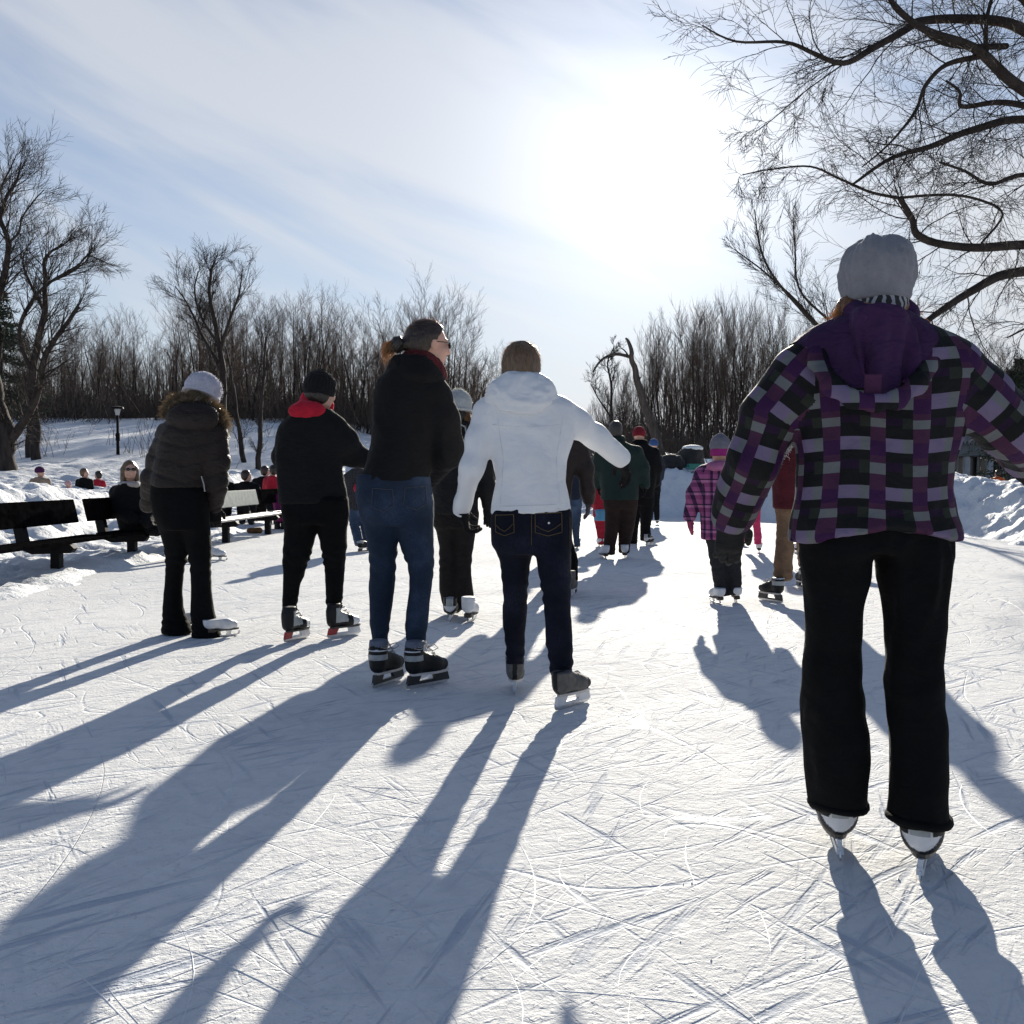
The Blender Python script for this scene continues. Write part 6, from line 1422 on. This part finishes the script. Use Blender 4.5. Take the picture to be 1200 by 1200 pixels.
sdf_obj('hood', [(Ell(P(842, 546, 8.50), (.105, .05, .045)), .02), (Ell(P(858, 543, 8.55), (.07, .05, .045)), .02)], cloth('pink_hood', (.35, .12, .24)), GIRL['body'], .010, .03, (), folds(.005, (14, 14, 14), 4), 1)
# man in maroon jacket and tan trousers
D = 8.75
p = build_person('man in a maroon jacket and tan trousers partly hidden behind the plaid jacket', D, head=dict(c=(934, 482), yaw=R(10), s=1.0),
    torso=[(494, 922, 946), (500, 912, 956), (512, 903, 962), (540, 904, 960), (565, 905, 957), (588, 906, 956), (596, 907, 955)], tdepth=.14, top_mat=M_MAR, vox=.015,
    arms=[dict(j=[(913, 518, 0, 20), (909, 545, .1, 18), (914, 568, .22, 14)]), dict(j=[(955, 518, 0, 20), (960, 550, .05, 18), (958, 580, .15, 14)])],
    legs=[dict(rows=[(585, 909, 932), (610, 910, 931), (640, 909, 930), (660, 907, 928), (680, 907, 928)]), dict(rows=[(585, 930, 954), (610, 932, 954), (640, 934, 953), (665, 936, 954)], dd=.4)],
    waist=[(582, 909, 954), (600, 910, 954)], leg_mat=M_TAN, skates=[(916, 707, -28, 'hockey_black', 0, dict(shaft=.14)), (944, 692, 0, 'hockey_black', 0, dict(shaft=.14))], seed=68, fold_amp=.008)
simple_hair(p, MH_DARK, .012)
def g_fr(r):
    t = r.random(); a = P(896+36*t+r.normal(0, 2.2), 545-40*t+r.normal(0, 3)+12*math.sin(t*3.1), 8.55); d = rvec(r)*r.uniform(.012, .035)+A3([0, 0, -.012]); k = rvec(r)*.010; return [a, a+d*.4+k, a+d*.8-k*.4, a+d]
strands('fringed_scarf', strand_mat('white_fringe', (.75, .72, .70)), p['body'], g_fr, 420, .0022, 12)
# pink child, teal child
D = 14.0
p = build_person('child in hot pink snow trousers beyond the nearest plaid sleeve', D, head=dict(c=(880, 530), yaw=R(8), s=.86),
    torso=[(541, 873, 887), (545, 868, 892), (556, 866, 894), (575, 868, 892), (592, 868, 892)], tdepth=.12, top_mat=M_BLKCOAT, vox=.018, arms=[dict(j=[(892, 550, 0, 10), (897, 565, .02, 9), (896, 580, .05, 8)]), dict(j=[(868, 550, 0, 10), (863, 565, .02, 9), (864, 580, .05, 8)])],
    legs=[dict(rows=[(588, 869, 881), (610, 870, 879), (634, 869, 877)], dd=.3), dict(rows=[(588, 879, 892), (605, 881, 891), (620, 883, 892), (638, 884, 893)])], waist=[(586, 869, 892), (598, 870, 891)], leg_mat=M_PINK, skates=[(873, 640, 0, 'figure', 0, dict(shaft=.11)), (890, 648, 10, 'figure', 0, dict(shaft=.11))], seed=69)
simple_hat(p, knit('pink_wool', (.45, .08, .2), 60), vox=.014)
D = 14.4
p = build_person('child on teal skates glimpsed between the tan trousers and the nearest skater', D, head=dict(c=(946, 536), yaw=R(0), s=.85),
    torso=[(546, 940, 952), (550, 935, 957), (562, 933, 959), (580, 934, 958), (596, 935, 958)], tdepth=.12, top_mat=cloth('teal_jacket', (.02, .18, .17)), vox=.02, arms=[dict(j=[(957, 556, 0, 9), (961, 570, .02, 8), (960, 584, .05, 7)])],
    legs=[dict(rows=[(592, 935, 946), (615, 934, 944), (637, 930, 940)]), dict(rows=[(592, 945, 957), (615, 947, 957), (637, 948, 957)])], waist=[(590, 935, 958), (600, 936, 957)], leg_mat=cloth('teal_trousers', (.02, .14, .13)), skates=[(934, 648, 5, 'figure', 0, dict(shaft=.1)), (952, 645, 0, 'figure', 0, dict(shaft=.1))], seed=70)
simple_hat(p, knit('teal_wool', (.02, .2, .2), 60), vox=.018)
# child between hooded person and tall woman
D = 14.6
p = build_person('small skater in a black and red jacket seen between the hooded person and tall woman', D, head=dict(c=(420, 538), yaw=R(30), s=.88),
    torso=[(549, 413, 427), (553, 407, 433), (562, 403, 436), (580, 404, 435), (598, 405, 434)], tdepth=.12, top_mat=cloth('speckled_black_jacket', (.03, .03, .035), var=.9, scale=60), vox=.016,
    arms=[dict(j=[(408, 560, 0, 11), (404, 575, .02, 10), (409, 590, .0, 8)], hand=dict(d=(.1, 0, -1), pn=(0, 1, 0), side=1, curl=.4)), dict(j=[(432, 560, 0, 11), (436, 575, .02, 10), (434, 590, .1, 8)])],
    legs=[dict(rows=[(592, 406, 420), (615, 410, 421), (640, 416, 427)], dd=-.2), dict(rows=[(592, 418, 434), (615, 422, 434), (638, 426, 437)])], waist=[(590, 406, 434), (602, 407, 433)], leg_mat=M_DKJ, skates=[(420, 648, 40, 'hockey_black', 0, dict(shaft=.11)), (432, 645, 30, 'hockey_black', 0, dict(shaft=.11))], seed=71)
simple_hair(p, MH_DARK, .018)
sdf_obj('red_pocket', [(Ell(P(418, 572, 14.45), (.05, .03, .07)), .02)], M_REDJ, p['body'], .014)

# ---------------- seated woman with sunglasses
D = 12.9
def at_px(px, py, dd=0): return P(px, py, D+dd)
seat = build_person('blonde woman in sunglasses and a black coat sitting on the second bench', D, head=dict(c=(152, 551), yaw=R(152), pitch=R(2), s=1.0),
    torso=[(566, 143, 162), (571, 136, 168), (582, 132, 172), (595, 134, 173), (610, 138, 176), (624, 142, 182)], tdepth=.17, top_mat=M_BLKCOAT, vox=.013, hvox=.009, tdd=.0,
    arms=[dict(j=[(138, 578, .05, 20), (142, 598, -.05, 18), (158, 610, -.25, 15)]), dict(j=[(168, 580, .0, 20), (174, 600, -.1, 18), (172, 612, -.3, 14)])], seed=72,
    extra_top=[(Cone(at_px(158, 618, 0), at_px(184, 622, -.25), .085, .07), .05), (Cone(at_px(165, 616, .15), at_px(198, 620, -.0), .085, .07), .05)])
b = seat['body']
sdf_obj('trousers', [(Cone(at_px(172, 621, -.1), at_px(212, 620, -.1), .075, .065), .03), (Cone(at_px(212, 620, -.1), at_px(234, 648, .0), .06, .05), .03), (Cone(at_px(172, 619, .1), at_px(205, 619, .15), .075, .065), .03), (Cone(at_px(205, 619, .15), at_px(220, 646, .25), .06, .05), .03)], M_LEG, b, .013, .03)
for q in ((240, 657, 96), (223, 655, 100)): skate(b, G(*q[:2]), R(q[2]), 'figure', shaft=.12, vox=.010)
hc, HM = seat['hc'], seat['HM']
sdf_obj('hair', [(Ell(hc+HM[2]*.03-HM[1]*.02, (.088, .10, .10), HM), .02), (Cone(hc-HM[0]*.07-HM[1]*.01, hc-HM[0]*.085-HM[2]*.15+HM[1]*.01, .042, .03), .04), (Cone(hc+HM[0]*.07-HM[1]*.01, hc+HM[0]*.085-HM[2]*.15+HM[1]*.01, .042, .03), .04)], MH_BLOND, b, .009, .03, [lambda x, y, z: ((x-hc[0])*HM[1][0]+(y-hc[1])*HM[1][1]+(z-hc[2])*HM[1][2])-.05-.5*np.maximum(0, ((z-hc[2])-.03))-.0*x+np.where(np.abs((x-hc[0])*HM[0][0]+(y-hc[1])*HM[0][1]) < .055, .0, -.03)], folds(.004, (30, 30, 10), 3), 1)
gl = MB()
for sx in (-1, 1):
    pts = [hc+HM[0]*sx*(.032+.027*math.cos(a))+HM[1]*.106+HM[2]*(.006+.020*math.sin(a)) for a in np.linspace(0, 2*math.pi, 13)[:-1]]; c_ = hc+HM[0]*sx*.032+HM[1]*.112+HM[2]*.006; V = pts+[c_]; gl.add(V, [[(i+1) % 12, i, 12] for i in range(12)]); gl.add([q-HM[1]*.004 for q in V], [[i, (i+1) % 12, 12] for i in range(12)])
    gl.tube([hc+HM[0]*sx*.058+HM[1]*.10+HM[2]*.01, hc+HM[0]*sx*.082+HM[2]*.008], .004, 5)
gl.tube([hc-HM[0]*.01+HM[1]*.108+HM[2]*.01, hc+HM[0]*.01+HM[1]*.108+HM[2]*.01], .004, 5); gl.build('sunglasses', plain('dark_lenses', (.008, .008, .01), .15), b)
sdf_obj('scarf', [(Cone(at_px(143, 567, -.12), at_px(160, 568, -.16), .035, .035), .02), (Cone(at_px(160, 568, -.16), at_px(166, 564, 0), .03, .03), .02)], cloth('pale_scarf', (.4, .36, .34)), b, .012)

# ---------------- people beyond the left bank and behind the benches (standing figures partly sunk behind the snow)
def onlooker(label, px, D, headpy, width, mat, lmat, hairmat, hat=None, yaw=0, s=1.0, group=None, lean=0, arms=True, seed=0):
    z = gz((px-600)/1200*D, D); base = 554+(CAMH-z)/D*1200; k = 1200/D
    hgt = 1.72*s; top = headpy; hcY = top+.115*s*k; sh = top+.29*s*k; hip = sh+.56*s*k; wd = width/2
    foot = base
    if foot < hip+.25*k: foot = hip+.6*s*k
    l = lean
    p = build_person(label, D, head=dict(c=(px+l, hcY), yaw=yaw, s=s), torso=[(sh-.06*k, px+l-wd*.45, px+l+wd*.45), (sh, px+l*.9-wd*.8, px+l*.9+wd*.8), (sh+.12*k, px+l*.7-wd*.95, px+l*.7+wd*.95), (sh+.32*k, px+l*.4-wd*.85, px+l*.4+wd*.85), (hip, px-wd*.85, px+wd*.85)], tdepth=.15, top_mat=mat, vox=.024, hvox=.02,
        arms=[dict(j=[(px+l*.9-wd*.85, sh+.04*k, 0, .14*k), (px+l*.6-wd*1.05, sh+.28*k, .05, .12*k), (px+l*.4-wd*.7, sh+.45*k, .2, .09*k)]), dict(j=[(px+l*.9+wd*.85, sh+.04*k, 0, .14*k), (px+l*.6+wd*1.05, sh+.28*k, .05, .12*k), (px+l*.4+wd*.7, sh+.45*k, .2, .09*k)])] if arms else (),
        legs=[dict(rows=[(hip-.03*k, px-wd*.8, px+.01*k), ((hip+foot)/2, px-wd*.7, px-.01*k), (foot-.02*k, px-wd*.65, px-.03*k)]), dict(rows=[(hip-.03*k, px-.01*k, px+wd*.8), ((hip+foot)/2, px+.01*k, px+wd*.7), (foot-.02*k, px+.03*k, px+wd*.65)])],
        waist=[(hip-.05*k, px-wd*.82, px+wd*.82), (hip+.06*k, px-wd*.8, px+wd*.8)], leg_mat=lmat, seed=seed, group=group)
    if hat: simple_hat(p, hat, vox=.02)
    else: simple_hair(p, hairmat or MH_DARK, .02)
    b = p['body']
    for lf in p['legs']:
        t = lf.T[0]; q = A3([t[1], t[2], t[0]]); sdf_obj('boot', [(Cone(q+[0, -.03, .03], q+[0, .12, .0], .055, .045), .03), (Cone(q+[0, -.02, .02], q+[0, -.02, .12], .055, .06), .03)], M_BLKL, b, .022)
    return p
onlooker('person in a beige coat and purple hat beyond the left snow bank', 47, 25, 548, 21, M_BGE, M_BLKCOAT, None, knit('purple_wool', (.07, .02, .07), 50), R(60), seed=1)
onlooker('child in a pale pink hat peeping over the left snow bank', 80, 23, 564, 13, M_PRPJ, M_BLKCOAT, None, knit('pale_pink_wool', (.5, .32, .34), 50), 0, .7, seed=2)
onlooker('person in black with fair hair beyond the left snow bank, beside a red jacket', 99, 26, 549, 17, M_BLKCOAT, M_LEG, MH_BLOND, None, R(80), seed=3)
onlooker('dark-haired person in a red jacket beyond the left snow bank', 115, 27, 552, 14, M_REDJ, M_LEG, None, None, R(-70), .95, seed=4)
onlooker('dark-haired man standing behind the benches just right of the brown parka', 263, 21, 550, 20, M_BLKCOAT, M_LEG, MH_DARK, None, R(50), seed=5)
onlooker('woman with brown hair in black behind the pale bench backrest', 289, 21, 551, 27, M_BLKCOAT, M_LEG, MH_BROWN, None, R(60), seed=6)
onlooker('person in black bending towards a red jacket behind the benches', 303, 22.5, 546, 26, M_BLKCOAT, M_LEG, MH_DARK, None, R(40), lean=8, seed=7)
onlooker('person in a red jacket and blue jeans behind the benches', 320, 22, 545, 19, M_REDJ, M_DKJ, MH_DARK, None, R(-40), seed=8)
onlooker('child in a magenta jacket at the far end of the benches', 329, 20, 569, 17, M_PRPJ, M_PRPJ, MH_BROWN, None, 0, .72, seed=9)
onlooker('person in a dark coat with fair hair in front of the pavilion', 1117, 33, 544, 17, M_BLKCOAT, M_LEG, MH_BLOND, None, R(20), seed=10)
onlooker('person in an orange jacket in front of the pavilion', 1169, 33, 551, 15, M_ORG, M_BLKCOAT, MH_BROWN, None, R(-20), .95, seed=11)
# ================================================================ benches, lamp, pavilion, sleds
M_BW = plain('dark_stained_wood', (.006, .0055, .006), 1.0, var=.5, scale=14, bump=.3, spec=.0); M_BWP = plain('sky_glare_board', (.20, .23, .22), .38, var=.25, scale=10, bump=.25); M_BEDGE = plain('pale_plank', (.30, .29, .28), .5, var=.4, scale=9, bump=.3); M_IRON = plain('black_iron', (.006, .006, .007), .7, spec=.15)  # pale board: sky glare is put into its base colour
def bench(y0, y1, posts, label, back_mat, plank_mat, snow=True):
    def X(y): return -4.86+(y-10.9)*.0625       # the row runs slightly towards the middle with distance
    ym = (y0+y1)/2; dirv = nrm(A3([.0625, 1, 0])); side = A3([dirv[1], -dirv[0], 0]); Mx = np.stack([side, dirv, A3([0, 0, 1])]).T
    t = empty('park_bench', (X(ym), ym, max(0, gz(X(ym), ym))), label, 'bench', 'benches along the left edge of the rink')
    ln = y1-y0; c = A3([X(ym), ym, 0])
    s_ = MB()
    for k, o in enumerate((-.135, 0, .135)): s_.box(c+side*o+A3([0, 0, .365]), (.125, ln, .038), Mx, .006)
    s_.build('seat', plank_mat, t)
    b_ = MB(); a = R(13); Mb = np.stack([side*math.sin(a)*0+nrm(side*math.cos(a)+A3([0, 0, math.sin(a)])), dirv, nrm(-side*math.sin(a)+A3([0, 0, math.cos(a)]))]).T
    b_.box(c-side*.315+A3([0, 0, .655]), (.036, ln, .275), Mb, .006); b_.build('backrest', back_mat, t)
    for yp in posts:
        q = A3([X(yp), yp, 0]); l_ = MB(); g0 = gz(q[0], yp)-.08
        l_.box(q+side*.03+A3([0, 0, (.30+g0)/2]), (.10, .10, .30-g0), Mx, .006); l_.build('leg', M_IRON, t)
        f = MB(); prof = [(-.475, .77), (-.378, .77), (-.285, .37), (.20, .34), (.24, .30), (.20, .25), (-.22, .235), (-.38, .30)]
        f.prism(prof, lambda u, w_, tt: q+side*u+dirv*tt+A3([0, 0, w_]), None, .09); f.build('bracket', M_IRON, t)
    return t
bench(8.2, 11.95, (8.9, 10.85), 'dark empty wooden bench nearest the camera, its backrest free of sitters', M_BW, M_BW)
bench(12.2, 14.75, (12.7, 14.3), 'dark wooden bench the woman in sunglasses sits on', M_BW, M_BW)
bench(15.0, 18.75, (16.1, 18.3), 'bench with a backrest pale from sky glare just right of the brown parka', M_BWP, M_BEDGE)  # seat planks in a lighter tone than the two nearer benches
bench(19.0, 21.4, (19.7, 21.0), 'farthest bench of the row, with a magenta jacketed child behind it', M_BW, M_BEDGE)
# brown mitten under the third bench
q = G(300, 625); o = sdf_obj('mitten', [(Cone(q+[-.12, 0, .05], q+[.06, .0, .05], .05, .06), .03), (Cone(q+[.0, -.06, .04], q+[-.05, -.10, .04], .03, .025), .03)], cloth('brown_leather', (.16, .08, .03)), None, .012); tag(o, 'small brown mitten lying in the snow below the pale bench', 'mitten')
# lamp post on the slope
D = 40; x = (139-600)/1200*D; z = gz(x, D); top = P(139, 476, D)[2]
t = empty('street_lamp', (x, D, z), 'dark park lamp with a flat hooded head on the left snow slope', 'street lamp')
m = MB(); m.tube([(x, D, z-.3), (x, D, z+.5), (x, D, top-.35)], [.075, .055, .05], 10); m.tube([(x, D, top-1.35), (x, D, top-1.05)], [.085, .085], 10); m.build('pole', M_IRON, t)
m = MB(); m.tube([(x, D, top-.35), (x, D, top-.12), (x, D, top-.10)], [.07, .12, .10], 12); m.build('lamp_glass', plain('milky_lamp_glass', (.5, .5, .5), .3), t)
m = MB(); m.tube([(x, D, top-.10), (x, D, top-.03), (x, D, top+.01)], [.25, .22, .05], 16); m.build('lamp_shade', M_IRON, t)
# pavilion
D = 46
def bx(m, px0, px1, py0, py1, d0, d1, bev=0):
    a = P(px0, py0, D+d0); b_ = P(px1, py1, D+d0); m.box(((a[0]+b_[0])/2, D+(d0+d1)/2, (a[2]+b_[2])/2), (abs(b_[0]-a[0]), d1-d0, abs(a[2]-b_[2])), None, bev)
M_CON = plain('pale_concrete', (.34, .35, .36), .8, var=.15, scale=3); M_CONG = plain('grey_concrete', (.13, .135, .14), .85, var=.2, scale=3); M_ROOF = plain('brown_roof', (.10, .085, .07), .85, var=.3, scale=2); M_GLS = plain('dark_glass', (.012, .015, .018), .06, var=.1)
t = empty('pavilion', P(1180, 585, D+3), 'modern park pavilion with pale columns, dark glass and scalloped canopy at the right edge', 'building')
m = MB(); bx(m, 1100, 1260, 533, 590, 3.0, 3.2); m.build('window_wall', M_GLS, t)
for i, px in enumerate((1112, 1134, 1161, 1188, 1216, 1243)):
    m = MB(); bx(m, px-2.6, px+2.6, 534.5, 592, -.15, .15, .03); m.build('column', M_CON, t)
for i, px in enumerate((1122, 1146, 1175, 1203, 1230)):
    m = MB(); bx(m, px-.6, px+.6, 535, 590, 2.9, 2.98); m.build('mullion', M_CON, t)
m = MB(); bx(m, 1100, 1262, 519, 534, -.5, 3.6, .03); m.build('lintel', M_CONG, t)
m = MB()
for i in range(34): 
    px = 1102+i*4.8; a = P(px, 500, D-.8); m.prism([(-.085, 0), (-.085, -.62), (0, -.80), (.085, -.62), (.085, 0)], lambda u, w_, tt, a=a: A3([a[0]+u, a[1]+tt, a[2]+w_]), None, .12)
m.build('scalloped_fascia', M_CONG, t)
m = MB(); bx(m, 1098, 1266, 487, 500.5, -1.2, 6, .05); m.build('roof_slab', plain('dark_slab', (.03, .032, .035), .8), t)
m = MB(); a0, a1 = P(1120, 487, D)[0], P(1300, 487, D)[0]; z0 = P(0, 487, D)[2]; z1 = P(0, 440, D)[2]
m.add([(a0, D, z0), (a1, D, z0), (a1, D+7, z0), (a0, D+7, z0), (a0+2.2, D+3.5, z1), (a1, D+3.5, z1)], [[3, 2, 1, 0], [0, 1, 5, 4], [2, 3, 4, 5], [3, 0, 4], [1, 2, 5]]); m.build('roof', M_ROOF, t)
# orange barrier beside the people
D2 = 33; q = P(1123, 570, D2); t = empty('barrier', (q[0], D2, gz(q[0], D2)), 'low orange and white plastic barrier in front of the pavilion', 'barrier')
m = MB(); m.box((q[0], D2-.3, P(0, 568, D2)[2]), (.55, .06, .18), None, .02); m.build('board', plain('orange_plastic', (.6, .12, .03), .5), t)
m = MB(); m.box((q[0]+.05, D2-.335, P(0, 568, D2)[2]), (.16, .02, .182), None, .004); m.build('stripe', M_WHTP, t)
for sx in (-.22, .22):
    m = MB(); m.box((q[0]+sx, D2-.3, (gz(q[0], D2)+P(0, 570, D2)[2])/2), (.04, .05, max(.2, P(0, 570, D2)[2]-gz(q[0], D2))), None, .005); m.build('leg', M_WHTP, t)
# boulders and a sled on the right bank
def boulder(px, py, D, w_, h_, label, seed, cap=True):
    q = P(px, py, D); g = gz(q[0], D)
    c = A3([q[0], D, g+h_*.35]); r0 = w_/2
    def dsp(V, Nn): return .10*r0*vnoise(V*4/r0*.5, seed)+.06*r0*vnoise(V*11/r0*.5, seed+1)
    o = sdf_obj('boulder', [(Ell(c, (r0, r0*.75, h_*.65)), .05), (Ell(c+A3([r0*.3, 0, h_*.12]), (r0*.6, r0*.6, h_*.55)), .1)], M_ROCK, None, .045, .05, (), dsp); tag(o, label, 'boulder')
    if cap: sdf_obj('snow_cap', [(Ell(c+A3([r0*.2, 0, h_*.60]), (r0*.72, r0*.5, h_*.16)), .05)], M_SNOW, o, .03, .05)
M_ROCK = plain('dark_rock', (.028, .026, .026), .9, var=.4, scale=4, bump=.5)
boulder(808, 526, 29, .85, .62, 'dark boulder with a snow cap above the right bank, beside a teal sled', 3); boulder(786, 534, 28, .75, .42, 'low dark boulder on the right bank, left of the snow-capped one', 7, False)
q = P(820, 536, 27.5); g = gz(q[0], 27.5); sl_ = MB(); M_TEAL = plain('teal_plastic', (.01, .20, .15), .35)
pts = [(-.38, .05), (-.30, .0), (.28, .0), (.40, .08), (.44, .20), (.40, .20), (.36, .11), (.26, .035), (-.28, .035), (-.34, .08)]
sl_.prism(pts, lambda u, w_, tt: A3([q[0]+u, 27.5+tt, g+.06+w_]), None, .40); t = empty('sled', (q[0], 27.5, g), 'teal plastic sled lying on top of the right snow bank', 'sled'); sl_.build('shell', M_TEAL, t)
for sy in (-.20, .20):
    r_ = MB(); r_.box((q[0], 27.5+sy, g+.15), (.62, .03, .14), None, .01); r_.build('side_rim', M_TEAL, t)
